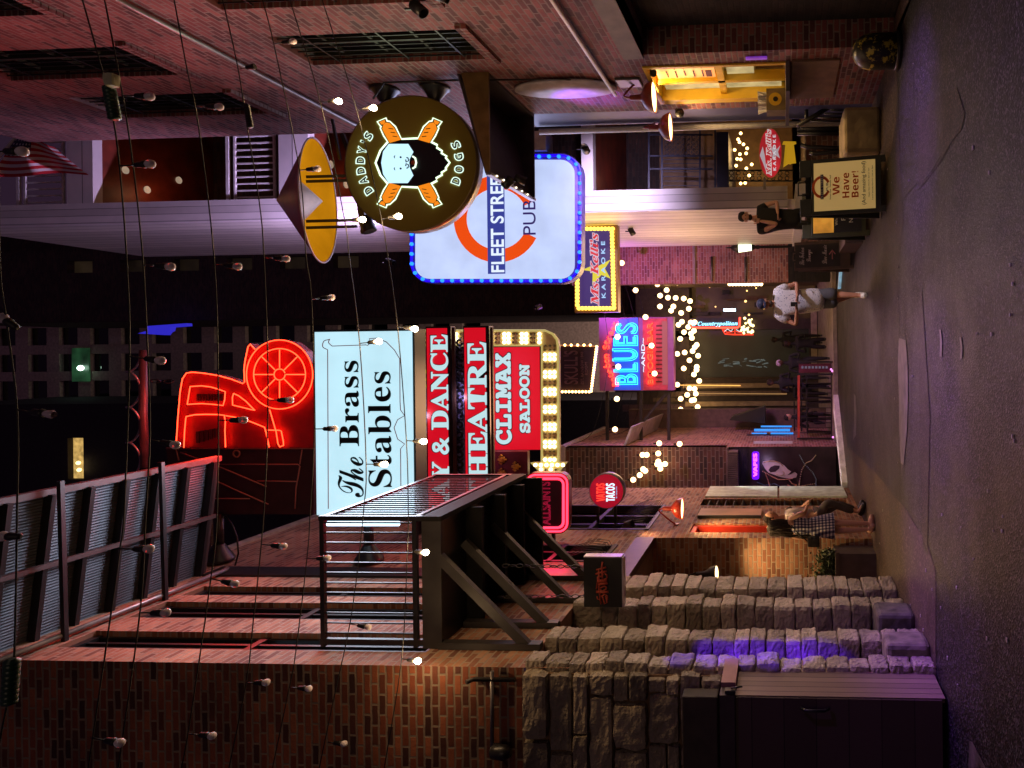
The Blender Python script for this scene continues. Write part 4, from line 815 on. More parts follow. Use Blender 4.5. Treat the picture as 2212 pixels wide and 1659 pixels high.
def arc_text(mb, s, rad, angs, size, Y, bottom=False, **k):
    for ch, a in zip(s, angs):
        t = math.radians(a); sg = -1 if bottom else 1
        c_ = P(C0[0] - sg * rad * math.cos(t), C0[1] - rad * math.sin(t), Y)
        al = -t * sg if not bottom else t
        Rv = Vector((math.cos(al), 0, math.sin(al))); Uv = Vector((-math.sin(al), 0, math.cos(al)))
        h = size / F * Y; w = h * (.25 if ch == "'" else .8); hh = h * (.4 if ch == "'" else 1)
        lay(mb, textmesh(ch, 'sb', **k), c_ - Rv * w / 2 - Uv * (h / 2 if ch != "'" else -h * .1), Rv * w, Uv * hh, .006)
mb = MB(); AT = (-33, -20.5, -8.5, 3.5, 15, 24.5, 33); AB = (-21, -7, 7.5, 22)
arc_text(mb, "DADDY'S", 108, AT, 21, q - .006, off=.035, ext=.03); arc_text(mb, "DOGS", 106, AB, 21, q - .006, True, off=.035, ext=.03); obj("lettering", mb, emi("white_letter_glow", (.75, 1, .85), 1.3), ds)
mb = MB(); arc_text(mb, "DADDY'S", 108, AT, 16, q - .02, off=-.012, ext=.03); arc_text(mb, "DOGS", 106, AB, 16, q - .02, True, off=-.012, ext=.03); obj("lettering_core", mb, mat("letter_core", (.06, .05, .02), .5), ds)
for v in (831, 940):
    mb = MB(); a = P(v, 222, SY + .1); mb.tube([a, (RX - .1, a.y, a.z)], .05, 8); mb.lathe([(.06, 0), (.07, .02), (.17, .16), (.2, .17), (.2, .2)], (RX - .2, a.y, a.z), (1, 0, 0), 12, True); obj("bracket", mb, BLACK, ds)

# -- cone shaped shade
CY = 10.4
cs = thing("cone_sign", "red cone shaped shade with glowing yellow underside over the round sausage sign", "sign", (2.2, CY, 8))
cen = P(*z('o', 445, 862), CY); apex = P(*z('o', 12, 890), CY); ra = 133 / F * CY * 1.03
ax = Vector((.02, .35, -1)).normalized(); hgt = (cen - apex).length * .98; apx = cen - ax * hgt
u = ax.cross(Vector((1, 0, 0))).normalized(); w = ax.cross(u).normalized(); N_ = 64
def ring(c, r, wob=0): return [c + (u * math.cos(2 * math.pi * i / N_) + w * math.sin(2 * math.pi * i / N_)) * r for i in range(N_)]
mb = MB(); vs = [apx] + ring(cen, ra); mb.add(vs, [(0, 1 + i, 1 + (i + 1) % N_) for i in range(N_)], True); obj("outer_cone", mb, mat("cone_red", (.35, .02, .02), .4), cs)
mb = MB(); vs = [apx + ax * .06] + ring(cen - ax * .004, ra - .02); mb.add(vs, [(0, 1 + (i + 1) % N_, 1 + i) for i in range(N_)], True); ym = emi("cone_yellow", (1, .40, .01), .38, (.25, .10, .0), .35, 1.2); ym.node_tree.nodes["Principled BSDF"].inputs["Roughness"].default_value = .95; ym.node_tree.nodes["Principled BSDF"].inputs["Specular IOR Level"].default_value = 0; obj("underside", mb, ym, cs)
mb = MB(); tp = cen + ax * .05; vs = [tp + u * 0] + ring(apx + ax * hgt * .42, ra * .42); mb.add(vs, [(0, 1 + i, 1 + (i + 1) % N_) for i in range(N_)], True); obj("inner_cone", mb, mat("inner_cone_tan", (.5, .38, .25), .45, .2), cs)
mb = MB(); mb.tube(ring(cen, ra), .012, 6, closed=True); obj("rim", mb, mat("rim_pale", (.6, .5, .45), .4), cs)
mb = MB()
for y_ in (382, 392, 478, 492): mb.bar(P(662, y_, CY - .1), P(772, y_ - 3, CY + .1), .045)
mb.bar(P(772, 372, CY + .1), P(790, 505, CY + .1), .1); mb.tube([P(786, 470, CY), P(800, 500, CY)], .1, 10); mb.bar(P(700, 168, 10.3), P(735, 345, CY), .035); mb.bar(P(740, 290, CY + .2), P(772, 380, CY + .1), .06); obj("bracket", mb, BLACK, cs)

# -- big rectangular pub sign
PS = 12.9
ps_ = thing("pub_sign", "large white rounded pub sign with an orange ring, edged with blue bulbs", "sign", (2.4, PS, 5))
o_ = rrect(885, 1256, 331, 612, 46, 8); mb = MB(); ipoly(mb, o_, PS, .25); obj("cabinet", mb, mat("lilac_cabinet", (.16, .10, .5), .45), ps_)
mb = MB(); ipoly(mb, rrect(897, 1241, 345, 602, 30, 8), PS - .02, .018); obj("face", mb, emi("pub_face", (.56, .67, 1), .98, (.08, .08, .08), .12, 1.6), ps_)
cv, cy, ro, ri = 1074, 473, 94, 66
def annulus(mb, cv, cy, ro, ri, Y, a0, a1, d=.006):
    n = 36
    for i in range(n):
        t0, t1 = math.radians(a0 + (a1 - a0) * i / n), math.radians(a0 + (a1 - a0) * (i + 1) / n)
        a = [P(cv + r * math.cos(t), cy + r * math.sin(t), Y) for r, t in ((ro, t0), (ro, t1), (ri, t1), (ri, t0))]; mb.add([*a], [(0, 1, 2, 3)])
mb = MB(); annulus(mb, cv, cy, ro, ri, PS - .03, 26, 334); obj("ring", mb, emi("pub_orange", (1, .085, .005), .85), ps_)
mb = MB(); xl, xr, zb, zt = frame2(1055, 1092, 592, 355, PS); mb.box(xl, xr, PS - .05, PS - .035, zb, zt); obj("name_bar", mb, emi("pub_blue", (.06, .09, .55), .55), ps_)
mb = MB(); txt(mb, "FLEET STREET", 'sans', 1060, 1088, 588, 360, PS - .06, off=.012); obj("lettering", mb, emi("pub_white_text", (.75, .85, 1), 1.1), ps_)
mb = MB(); txt(mb, "PUB", 'sans', 1130, 1157, 507, 432, PS - .03, off=-.003); obj("lettering", mb, emi("pub_indigo_text", (.06, .03, .25), .5), ps_)
mb = MB(); itube(mb, rrect(889, 1251, 336, 607, 40, 8), PS - .01, .02, 6, True); obj("edge_glow", mb, emi("violet_edge", (.015, .0, 1), 1.6), ps_)  # glowing tube stands in for the blue halo round the bulbs
per = []
L = rrect(889, 1252, 338, 606, 40, 10)
tot = 0; seg = []
for i in range(len(L)):
    a, b = L[i], L[(i + 1) % len(L)]; d = math.dist(a, b); seg.append((a, b, d)); tot += d
nb_ = 56; proto = None
for i in range(nb_):
    s_ = tot * i / nb_
    for a, b, d in seg:
        if s_ <= d: break
        s_ -= d
    t = s_ / d; c = P(a[0] + (b[0] - a[0]) * t, a[1] + (b[1] - a[1]) * t, PS - .05)
    if proto is None: proto = obj("bulb", MB().ball(c, .036, 7), emi("blue_bulb", (.01, .16, 1), 3), ps_); c00 = c
    else: clone(proto, ps_, c - c00)
mb = MB(); mb.bar(P(1170, 331, PS + .1), P(1170, 290, PS + .1), .4, .3); obj("mount", mb, mat("mount_white", (.6, .55, .5), .5), ps_)

# -- karaoke sign
KY = 14.6
ks = thing("karaoke_sign", "purple karaoke sign with yellow star and amber bulb border", "sign", (1.6, KY, 5))
mb = MB(); ibox(mb, *zr('F', 205, 582, 68, 818), KY, .22); obj("cabinet", mb, mat("brown_gold_cabinet", (.25, .13, .06), .4), ks)
mb = MB(); ibox(mb, *zr('F', 250, 515, 112, 770), KY - .02, .02); obj("face", mb, emi("indigo_face", (.10, .05, .30), .5), ks)
star = [(272, 452), (350, 420), (400, 425), (520, 362), (470, 440), (520, 528), (440, 495), (362, 580), (365, 480), (340, 462)]
mb = MB(); ipoly(mb, zl('F', star), KY - .035, .01); obj("star", mb, emi("star_yellow", (.85, .72, .03), .9), ks)
mb = MB(); txt(mb, "Ms. Kelli's", 'bi', *zr('F', 340, 420, 128, 765), KY - .055, off=.05, space=.95); obj("lettering_edge", mb, emi("pale_edge", (.75, .6, .75), .9), ks)
mb = MB(); txt(mb, "Ms. Kelli's", 'bi', *zr('F', 346, 414, 135, 758), KY - .07, off=.004, space=.95); obj("lettering", mb, emi("kelli_red", (.8, .03, .04), .9), ks)
mb = MB(); txt(mb, "KARAOKE", 'sans', *zr('F', 440, 474, 205, 695), KY - .055, off=.02, space=1.7); obj("lettering", mb, emi("karaoke_blue", (.4, .65, 1), 1), ks)
proto = None
pts = [(285 + 31.5 * i, 96) for i in range(9)] + [(532 + i * .8, 128 + i * 31) for i in range(22)] + [(545 - 30 * i, 784) for i in range(11)] + [(232, 755 - 31 * i) for i in range(9)]
for a in pts:
    c = P(*z('F', *a), KY - .04)
    if proto is None: proto = obj("bulb", MB().ball(c, .045, 7), emi("amber_bulb", (1, .62, .07), 3), ks); c00 = c
    else: clone(proto, ks, c - c00)
mb = MB(); a = P(1310, 487, KY + .1); mb.bar(a, (GX + .05, a.y, a.z), .12, .1); obj("arm", mb, BLACK, ks)

# -- BLUES neon
UY = 18.5
bs = thing("blues_sign", "square blue and red neon bar sign with a row of piano keys", "sign", (0, UY, 5.5))
mb = MB(); ibox(mb, *zr('F', 422, 1065, 862, 1495), UY, .3); obj("cabinet", mb, mat("violet_cabinet", (.30, .10, .32), .4, var=.1), bs)
mb = MB(); ipoly(mb, zl('F', [(545, 1490), (610, 1380), (530, 1200), (540, 1050), (590, 880), (755, 862), (780, 1490)]), UY - .02, .018); obj("blue_panel", mb, emi("blues_neon_glow", (.0, .07, .7), .75, (.05, .1, .5)), bs)  # emission paints the glow of the blue neon onto its backing
mb = MB(); ibox(mb, *zr('F', 800, 1010, 872, 1490), UY - .02, .018); obj("red_panel", mb, mat("blues_red_panel", (.55, .06, .10), .4), bs)
mb = MB(); ibox(mb, *zr('F', 965, 1012, 895, 1445), UY - .032, .01); obj("key_strip", mb, emi("pink_strip", (.9, .16, .2), .45), bs)
mb = MB()
for i in range(14): ibox(mb, *zr('F', 912, 965, 930 + i * 37, 942 + i * 37), UY - .034, .012)
obj("piano_keys", mb, mat("dark_red_key", (.12, .01, .02), .4), bs)
mb = MB(); x0, x1, y0, y1 = 560, 765, 905, 1445
for i, (ch, a, b, t) in enumerate((("B", 1350, 1445, 560), ("L", 1255, 1335, 545), ("U", 1130, 1240, 535), ("E", 1020, 1110, 545), ("S", 908, 1005, 560))):
    txt(mb, ch, 'sans', *zr('F', t, 755, a, b), UY - .06, .02, outline=.012); txt(mb, ch, 'sans', *zr('F', t + 16, 740, a + 14, b - 14), UY - .06, .02, outline=.012)
obj("lettering", mb, emi("cyan_neon", (.03, .55, 1), 3.2), bs)
mb = MB(); txt(mb, "BOOGIE BAR", 'sans', *zr('F', 838, 885, 905, 1440), UY - .06, .02, outline=.012); obj("lettering", mb, NEONR, bs)
mb = MB(); txt(mb, "~AND~", 'sans', *zr('F', 785, 815, 1040, 1335), UY - .06, .01, off=.01); obj("lettering", mb, emi("white_neon_dim", (.75, .8, 1), 1.3), bs)
mb = MB(); s = "Bourbon Street"
for i, ch in enumerate(s):
    t = i / (len(s) - 1); yy = 1440 - 520 * t; vx = 462 + 85 * (2 * t - 1) ** 2
    if ch != ' ': txt(mb, ch, 'sans', *zr('F', vx - (12 if ch.isupper() or ch in 'bt' else -4), vx + 42, yy - 19, yy + 17), UY - .06, .015, outline=.018)
obj("lettering", mb, NEONR, bs)
mb = MB()
for v in (1312, 1385, 1445): mb.bar(P(v, 843, UY + .15), P(v, 975, UY + .15), .08)
mb.bar(P(1445, 843, UY + .15), P(1345, 965, UY + .15), .07); obj("arm", mb, DSTEEL, bs)

# -- car neon and its backing
NY = 9.55
cn = thing("car_neon_sign", "red neon outline of an old rounded car standing on the large white sign", "sign", (-.6, NY, 7.6))
zc = lambda pts: zl('c', pts)
body = [(108, 1240), (108, 1160), (125, 900), (148, 640), (165, 510), (190, 450), (240, 422), (330, 428), (450, 445), (560, 465), (700, 500), (825, 545), (838, 400), (850, 300), (880, 150), (905, 118), (960, 180), (1080, 100), (1220, 75), (1380, 105), (1500, 200), (1575, 330), (1592, 450), (1590, 1240)]
mb = MB(); ipoly(mb, zc(body), NY + .02, .15); obj("backing", mb, mat("neon_backing_red", (.55, .006, .006), .45, var=.15), cn)
def smooth(pts, closed=False, n=5):
    o = []; L = len(pts)
    for i in range(L if closed else L - 1):
        p0, p1, p2, p3 = (pts[(i - 1) % L] if closed or i else pts[0]), pts[i], pts[(i + 1) % L], (pts[(i + 2) % L] if closed or i + 2 < L else pts[-1])
        for j in range(n):
            t = j / n; o.append(tuple(.5 * (2 * b + (c - a) * t + (2 * a - 5 * b + 4 * c - d) * t * t + (3 * b - a - 3 * c + d) * t ** 3) for a, b, c, d in zip(p0, p1, p2, p3)))
    if not closed: o.append(pts[-1])
    return o
mb = MB(); rt = .0075
for pts, sm, cl in (([(108, 1165), (125, 900), (148, 640), (172, 500), (215, 435), (280, 425), (400, 436), (560, 462), (700, 500), (825, 548), (845, 530), (838, 400), (850, 300), (882, 150), (905, 122), (958, 180)], 0, 0),
                    ([(225, 772), (240, 680), (256, 580), (380, 572), (480, 585), (560, 608), (635, 635), (630, 720), (612, 785), (500, 772), (380, 764), (225, 772)], 0, 0),
                    ([(725, 655), (780, 680), (860, 740), (955, 838), (900, 825), (800, 800), (715, 780), (712, 700), (725, 655)], 0, 0),
                    ([(188, 1240), (195, 1080), (205, 960), (212, 905), (300, 885), (420, 880), (540, 882), (625, 890), (636, 960), (632, 1060), (638, 1235)], 0, 0), ([(640, 895), (750, 912)], 0, 0), ([(870, 945), (950, 975), (1060, 1020), (1080, 1090), (1110, 1235)], 0, 0),
                    ([(1115, 830), (1150, 950), (1185, 1070), (1205, 1200), (1225, 1232), (1265, 1215), (1262, 1170), (1240, 1060), (1215, 1052), (1100, 1050)], 0, 0)):
    itube(mb, zc(pts), NY - .04, rt, 6)
Cw = z('c', 1222, 450)
itube(mb, circ(*Cw, 71.5, 60, r2=74.5), NY - .04, rt, 6, True); itube(mb, circ(*Cw, 56, 50, 100, 440), NY - .04, rt, 6); itube(mb, circ(*Cw, 12, 20, 0, 345), NY - .04, rt, 6)
for i in range(8): t = math.radians(45 * i); itube(mb, [(Cw[0] + 14 * math.cos(t), Cw[1] + 14 * math.sin(t)), (Cw[0] + 54 * math.cos(t), Cw[1] + 54 * math.sin(t))], NY - .04, rt, 6)
obj("neon_tube", mb, NEONR, cn)
mb = MB()
for i in range(10): ibox(mb, *zr('c', 325 + i * 30, 340 + i * 30, 660, 735), NY - .0, .02)
for i in range(5): ibox(mb, *zr('c', 318 + i * 48, 350 + i * 48, 1065 - i * 8, 1190 - i * 14), NY - .0, .02)
obj("vent_slots", mb, mat("dark_red_slots", (.10, .005, .005), .5), cn)
# lower unlit neon panel
nl = thing("dark_neon_panel", "dark panel of unlit angular neon tubes between the car outline and the canopy", "sign", (-1.9, NY, 7.8))
mb = MB(); ipoly(mb, zl('c', [(0, 1248), (1590, 1248), (1590, 1960), (60, 1960)]), NY + .1, .08); obj("backing", mb, mat("maroon_backing", (.05, .012, .014), .55), nl)
mb = MB()
for pts in ([(150, 1290), (560, 1440), (1080, 1660)], [(300, 1500), (560, 1610), (800, 1720), (1100, 1850)], [(540, 1420), (1420, 1420), (1442, 1440), (1400, 1680), (1390, 1900)], [(980, 1600), (1410, 1605)], [(300, 1620), (560, 1615)], [(100, 1240), (135, 1380)], [(1465, 1262), (1440, 1420)], [(400, 1790), (900, 1790)]): itube(mb, zc(pts), NY + .06, .009, 6)
obj("neon_tube", mb, mat("unlit_pink_tube", (.55, .18, .14), .35, var=.05), nl)
mb = MB(); itube(mb, circ(*z('c', 757, 1305), 7, 20), NY + .05, .012, 6, True); obj("ring_bolt", mb, mat("rust_ring", (.35, .12, .08), .5), nl)
mb = MB(); itube(mb, zc([(0, 1247), (1590, 1247)]), NY + .04, .014, 6); obj("top_rail", mb, mat("red_rail", (.4, .06, .05), .4), nl)

# -- white stables sign
by = 9.5
ws = thing("stables_sign", "large white lit sign with black serif lettering and thin red scroll border", "sign", (-1, by, 6.3))
xl, xr, zb, zt = frame2(684, 893, 1112, 716, by)
mb = MB(); mb.box(xl - .02, xr + .03, by, by + .3, zb - .03, zt + .02); obj("cabinet", mb, BLACK, ws)
mb = MB(); mb.box(xl, xr, by - .02, by - .001, zb, zt); obj("face", mb, emi("stables_face", (.50, .82, .95), 1.0, (.5, .5, .5), .06, 2), ws)
mb = MB(); txt(mb, "The", 'scr', 730, 785, 1074, 987, by - .03, off=-.004); txt(mb, "Brass", 'bs', 733, 775, 964, 779, by - .03, off=-.004); txt(mb, "Stables", 'bs', 795, 845, 1052, 802, by - .03, off=-.004); obj("lettering", mb, mat("sign_ink", (.008, .012, .02), .4, var=0), ws)
mb = MB()
itube(mb, smooth([z('4', 2035, 515), z('4', 2000, 525), z('4', 1992, 560), z('4', 2022, 578)]) + [z('4', 2026, 1560)], by - .026, .006, 5)
itube(mb, smooth([z('4', 2035, 512), z('4', 2028, 535), z('4', 2050, 556)]) + [(790, 745), z('5', 215, 552), z('5', 232, 530), z('5', 225, 510), z('5', 270, 507), z('5', 330, 530), z('5', 380, 580), z('5', 413, 635), z('5', 415, 900), z('5', 418, 950), z('5', 443, 985), z('5', 400, 1010), z('5', 378, 1060), z('5', 400, 1130), z('5', 443, 1160), z('5', 418, 1190), z('5', 420, 1420)], by - .026, .006, 5)
obj("border_line", mb, mat("thin_red_line", (.5, .04, .05), .4, var=0), ws)
for v, dy in ((472, 0), (796, .02)): mb = MB(); a = P(v, 1110, by + .12 + dy); mb.tube([a, (LX + .25, a.y, a.z)], .065, 10); mb.lathe([(.065, 0), (.08, .02), (.19, .2), (.2, .22), (.2, .25)], (LX + .28, a.y, a.z), (-1, 0, 0), 12, True); obj("support_arm", mb, BLACK, ws)
mb = MB(); mb.tube([P(486, 1113, by), P(500, 1130, by), P(512, 1160, by), P(515, 1195, by), P(508, 1222, by)], .012, 6); obj("cable", mb, BLACK, ws)
mb = MB(); itube(mb, [(708, 1131), (862, 1131)], 9.35, .035, 8); solo("white_strip", mb, emi("sign_edge_glow", (.55, .8, 1), 3), "glowing strip standing in for the lit sign edge behind the balcony railing", "light")  # emissive strip in place of the glowing side edge of the sign

# -- purple dance theatre sign
tS = 11.3
dt = thing("theatre_sign", "two stacked long red letter signs on a scrolled violet panel", "sign", (-1, tS, 6))
xl, xr, zb, zt = frame2(900, 1060, 1200, 712, tS)
mb = MB(); ibox(mb, 905, 1062, 1170, 752, tS + .05, .1); obj("violet_panel", mb, mat("violet_panel", (.42, .34, .8), .5), dt)
for nm, v0, v1, y0, word, ta, tb, tl, trr in (("dance", 922, 976, 705, "PLAY & DANCE", 932, 971, 1150, 722), ("theatre", 1003, 1059, 704, "THEATRE", 1011, 1053, 1083, 738)):
    mb = MB(); ibox(mb, v0, v1, 1170, y0, tS - .12, .16); c_ = obj("letter_box", mb, BLACK, dt)
    mb = MB(); ibox(mb, v0 + 2, v1 - 8, 1165, y0 + 4, tS - .13, .008); obj("face", mb, emi("sign_red", (.85, .004, .02), .7, (.4, .02, .02)), c_)
    mb = MB(); txt(mb, word, 'bs', ta - 2, tb + 1, tl + 2, trr - 2, tS - .14, off=.028); obj("lettering_edge", mb, mat("letter_edge_black", (.05, .0, .01), .5), c_)
    mb = MB(); txt(mb, word, 'bs', ta, tb - 1, tl, trr, tS - .15, off=.013); obj("lettering", mb, emi("letter_pale_blue", (.55, .8, .85), .95), c_)
mb = MB(); ibox(mb, 978, 984, 1165, 707, tS - .15, .05); ibox(mb, 891, 902, 1165, 712, tS - .15, .1); ibox(mb, 1061, 1066, 1165, 707, tS - .15, .05); obj("ledge", mb, mat("reddish_steel", (.07, .025, .022), .65, .1), dt)
mb = MB(); R.seed(11)
for cx0 in (990,):
    for i in range(14):
        yy = 740 + i * 22; itube(mb, circ(993, yy, 6, 12, 20 * i, 300 + 20 * i), tS + .03, .022, 5); itube(mb, [(985, yy + 8), (993, yy + 14), (1001, yy + 9)], tS + .03, .02, 5)
for i in range(8): yy = 880 + i * 20; itube(mb, circ(914, yy, 6, 12, 30 * i, 300 + 30 * i), tS + .03, .02, 5)
obj("scrollwork", mb, mat("black_scroll", (.015, .01, .03), .4), dt)
mb = MB(); itube(mb, zl('5', [(532, 690), (585, 720)]), tS + .0, .02, 5); itube(mb, zl('5', [(532, 765), (585, 700)]), tS - .03, .02, 5); itube(mb, zl('5', [(532, 840), (585, 795)]), tS + .0, .02, 5); itube(mb, zl('5', [(540, 760), (585, 765)]), tS, .02, 5); obj("yellow_stroke", mb, emi("yellow_stroke", (.8, .7, .03), .6), dt)

# -- climax sign with marquee arrow
cx_ = 12.3
cl = thing("saloon_sign", "red panel sign in two lines of pale block lettering inside the bulb arrow", "sign", (-1, cx_, 4.8))
mb = MB(); ibox(mb, *zr('5', 985, 1290, 555, 1202), cx_, .2); obj("cabinet", mb, BLACK, cl)
mb = MB(); ibox(mb, *zr('5', 990, 1278, 562, 1196), cx_ - .015, .014); obj("face", mb, emi("sign_red", (.85, .004, .02), .7), cl)
mb = MB(); txt(mb, "CLIMAX", 'mono', *zr('5', 1000, 1106, 592, 1168), cx_ - .03, off=.06); txt(mb, "SALOON", 'mono', *zr('5', 1148, 1220, 662, 1097), cx_ - .03, off=.06); obj("lettering_edge", mb, BK, cl)
mb = MB(); txt(mb, "CLIMAX", 'mono', *zr('5', 1004, 1102, 598, 1162), cx_ - .042, off=.035); txt(mb, "SALOON", 'mono', *zr('5', 1152, 1216, 668, 1092), cx_ - .042, off=.035); obj("lettering", mb, emi("letter_pale_blue", (.55, .8, .85), .95), cl)
ar = thing("marquee_arrow", "yellow bulb-studded marquee arrow bending round the red saloon sign", "sign", (-.5, cx_, 4.4))
outer = [(530, 460), (1310, 460), (1355, 480), (1382, 515), (1390, 560), (1392, 1275), (1440, 1275), (1400, 1320), (1380, 1340), (1290, 1340), (1225, 1275), (1290, 1275), (1290, 552), (530, 552)]
mb = MB(); ipoly(mb, zl('5', outer), cx_ - .1, .14); obj("body", mb, mat("arrow_cream", (.75, .6, .25), .4), ar)
mb = MB(); itube(mb, zl('5', outer), cx_ - .105, .022, 6, True); obj("edge", mb, emi("arrow_edge", (.8, .62, .18), .6), ar)
proto = None
gridp = []
xs = 545
for i, x in enumerate(range(545, 1300, 27)):
    for yy in (482, 507, 532): gridp.append((x, yy, (i % 4) in (0, 3) ))
for i, yy in enumerate(range(555, 1270, 27)):
    for x in (1310, 1340, 1367): gridp.append((x, yy, (i % 4) in (2, 3)))
for t in range(6): gridp.append((1250 + t * 34, 1290, True))
for t in range(4): gridp.append((1285 + t * 30, 1318, t % 2 == 0))
lit = [g for g in gridp if g[2]]; unl = [g for g in gridp if not g[2]]
for a in lit:
    c = P(*z('5', a[0], a[1]), cx_ - .12)
    if proto is None: proto = obj("bulb", MB().ball(c, .034, 6), emi("cream_bulb", (1, .82, .45), 5), ar); c00 = c
    else: clone(proto, ar, c - c00)
mb = MB()
for a in unl: mb.ball(P(*z('5', a[0], a[1]), cx_ - .11), .026, 5)
o = obj("unlit_bulb", mb, mat("unlit_bulb_glass", (.3, .24, .12), .2), ar); o['kind'] = 'stuff'
fl_ = thing("fleur_panel", "small maroon panel with gold fleur-de-lis beside the saloon sign", "sign", (-2.2, cx_ - .4, 4.7))
mb = MB(); ibox(mb, 1060, 1140, 1060, 975, cx_ - .5, .1); obj("panel", mb, mat("maroon", (.14, .012, .025), .5), fl_)
def fleur(mb, v, y, s, Y):
    itube(mb, [(v - 10 * s, y), (v - 4 * s, y - 2.5 * s), (v + 3 * s, y)], Y, .02, 5); itube(mb, [(v - 10 * s, y), (v - 4 * s, y + 2.5 * s), (v + 3 * s, y)], Y, .02, 5)
    for d in (-1, 1): itube(mb, [(v + 5 * s, y + d * 2 * s), (v - 2 * s, y + d * 4 * s), (v - 7 * s, y + d * 7.5 * s), (v - 3 * s, y + d * 10 * s), (v, y + d * 8 * s)], Y, .018, 5)
    itube(mb, [(v + 3.5 * s, y - 7 * s), (v + 3.5 * s, y + 7 * s)], Y, .018, 5); itube(mb, [(v + 3 * s, y), (v + 10 * s, y)], Y, .02, 5)
mb = MB()
for v, y_ in ((1085, 993), (1085, 1022), (1115, 1008), (1115, 1038)): fleur(mb, v, y_, .95, cx_ - .53)
obj("fleur", mb, mat("gold_leaf", (.6, .38, .06), .35, .6), fl_)

# -- pink neon box
AY = 10.7
al = thing("neon_box_sign", "rounded pink-red neon box sign with faint crimson lettering", "sign", (-2.4, AY, 4))
mb = MB(); ipoly(mb, rrect(1134, 1229, 1021, 1153, 22), AY, .15); obj("cabinet", mb, mat("crimson_cabinet", (.25, .01, .03), .4), al)
mb = MB(); itube(mb, rrect(1138, 1225, 1026, 1148, 18), AY - .02, .016, 6, True); itube(mb, rrect(1146, 1217, 1034, 1140, 13), AY - .02, .02, 6, True); obj("neon_tube", mb, NEONRP, al)
mb = MB(); ipoly(mb, rrect(1149, 1214, 1038, 1137, 9), AY - .012, .01); obj("inner_face", mb, mat("dark_plum", (.04, .012, .03), .4), al)
mb = MB(); txt(mb, "ALLSAINTS", 'sans', 1169, 1189, 1134, 1041, AY - .03, outline=.02); obj("lettering", mb, emi("faint_crimson", (.5, .01, .05), .8), al)
mb = MB()
for v in (1158, 1196): mb.bar(P(v, 1150, AY + .07), P(v, 1184, AY + .07), .05)
obj("bracket", mb, BLACK, al)
# -- round taco sign
VY = 11.9
vt_ = thing("taco_sign", "small round red taco sign on two pegs", "sign", (-2.4, VY, 4.2)); Cv = z('g', 430, 812)
cc = P(*Cv, VY); r_ = 37 / F * VY
mb = MB(); mb.lathe([(.001, 0), (r_, 0), (r_, -.16), (.001, -.16)], (cc.x, VY, cc.z), (0, -1, 0), 48); obj("disc", mb, emi("taco_red", (.75, .01, .04), .42, (.5, .02, .05)), vt_)
mb = MB(); mb.lathe([(r_, .005), (r_ + .012, .005), (r_ + .012, -.165)], (cc.x, VY, cc.z), (0, -1, 0), 48); obj("rim", mb, GALV, vt_)
mb = MB(); txt(mb, "VATOS", 'sb', *zr('g', 328, 412, 735, 915), VY - .015); obj("lettering", mb, emi("vatos_red", (1, .05, .03), 1.5), vt_)
mb = MB(); txt(mb, "TACOS", 'sb', *zr('g', 425, 512, 735, 915), VY - .015); obj("lettering", mb, emi("tacos_white", (.6, .85, 1), 1.5), vt_)
mb = MB(); txt(mb, "& tequila", 'sans', *zr('g', 522, 538, 765, 885), VY - .015); obj("lettering", mb, emi("small_blue_text", (.4, .6, 1), .6), vt_)
mb = MB()
for v in (z('g', 345, 0)[0], z('g', 520, 0)[0]): mb.bar(P(v, 1093, VY + .08), P(v, 1136, VY + .08), .045)
mb.bar(P(z('g', 290, 0)[0], 1137, VY + .08), P(z('g', 575, 0)[0], 1137, VY + .08), .03, .1); obj("peg", mb, BLACK, vt_)
# -- skull's sign
KS = 15.5
sk = thing("framed_dark_sign", "dark unlit slanting sign framed with small glowing amber bulbs", "sign", (-.4, KS, 5.5))
mb = MB(); ipoly(mb, zl('F', [(70, 1105), (400, 1115), (345, 1505), (70, 1495)]), KS, .2); obj("cabinet", mb, mat("plum_black", (.03, .015, .025), .5), sk)
mb = MB(); txt(mb, "SKULL'S", 'sans', *zr('F', 115, 235, 1150, 1440), KS - .02, off=.01); txt(mb, "EST. RAINBOW 1948", 'sans', *zr('F', 262, 284, 1160, 1440), KS - .02); txt(mb, "ROOM", 'sans', *zr('F', 298, 318, 1250, 1360), KS - .02); obj("lettering", mb, mat("dim_plum_letters", (.16, .09, .11), .5), sk)
mb = MB(); proto = None
for a in [(70 + 330 * i / 12, 1102) for i in range(0, 12, 2)] + [(400 - 48 * i / 17, 1115 + 385 * i / 17) for i in range(18)] + [(335 - 29 * i, 1505) for i in range(10)]:
    c = P(*z('F', *a), KS - .03)
    if proto is None: proto = obj("bulb", MB().ball(c, .03, 6), emi("amber_pinlight", (1, .5, .15), 9), sk); c00 = c
    else: clone(proto, sk, c - c00)
mb = MB(); itube(mb, zl('F', [(70, 1104), (400, 1113)]), KS - .02, .016, 5); obj("copper_edge", mb, emi("copper_edge", (1, .3, .1), .5), sk)
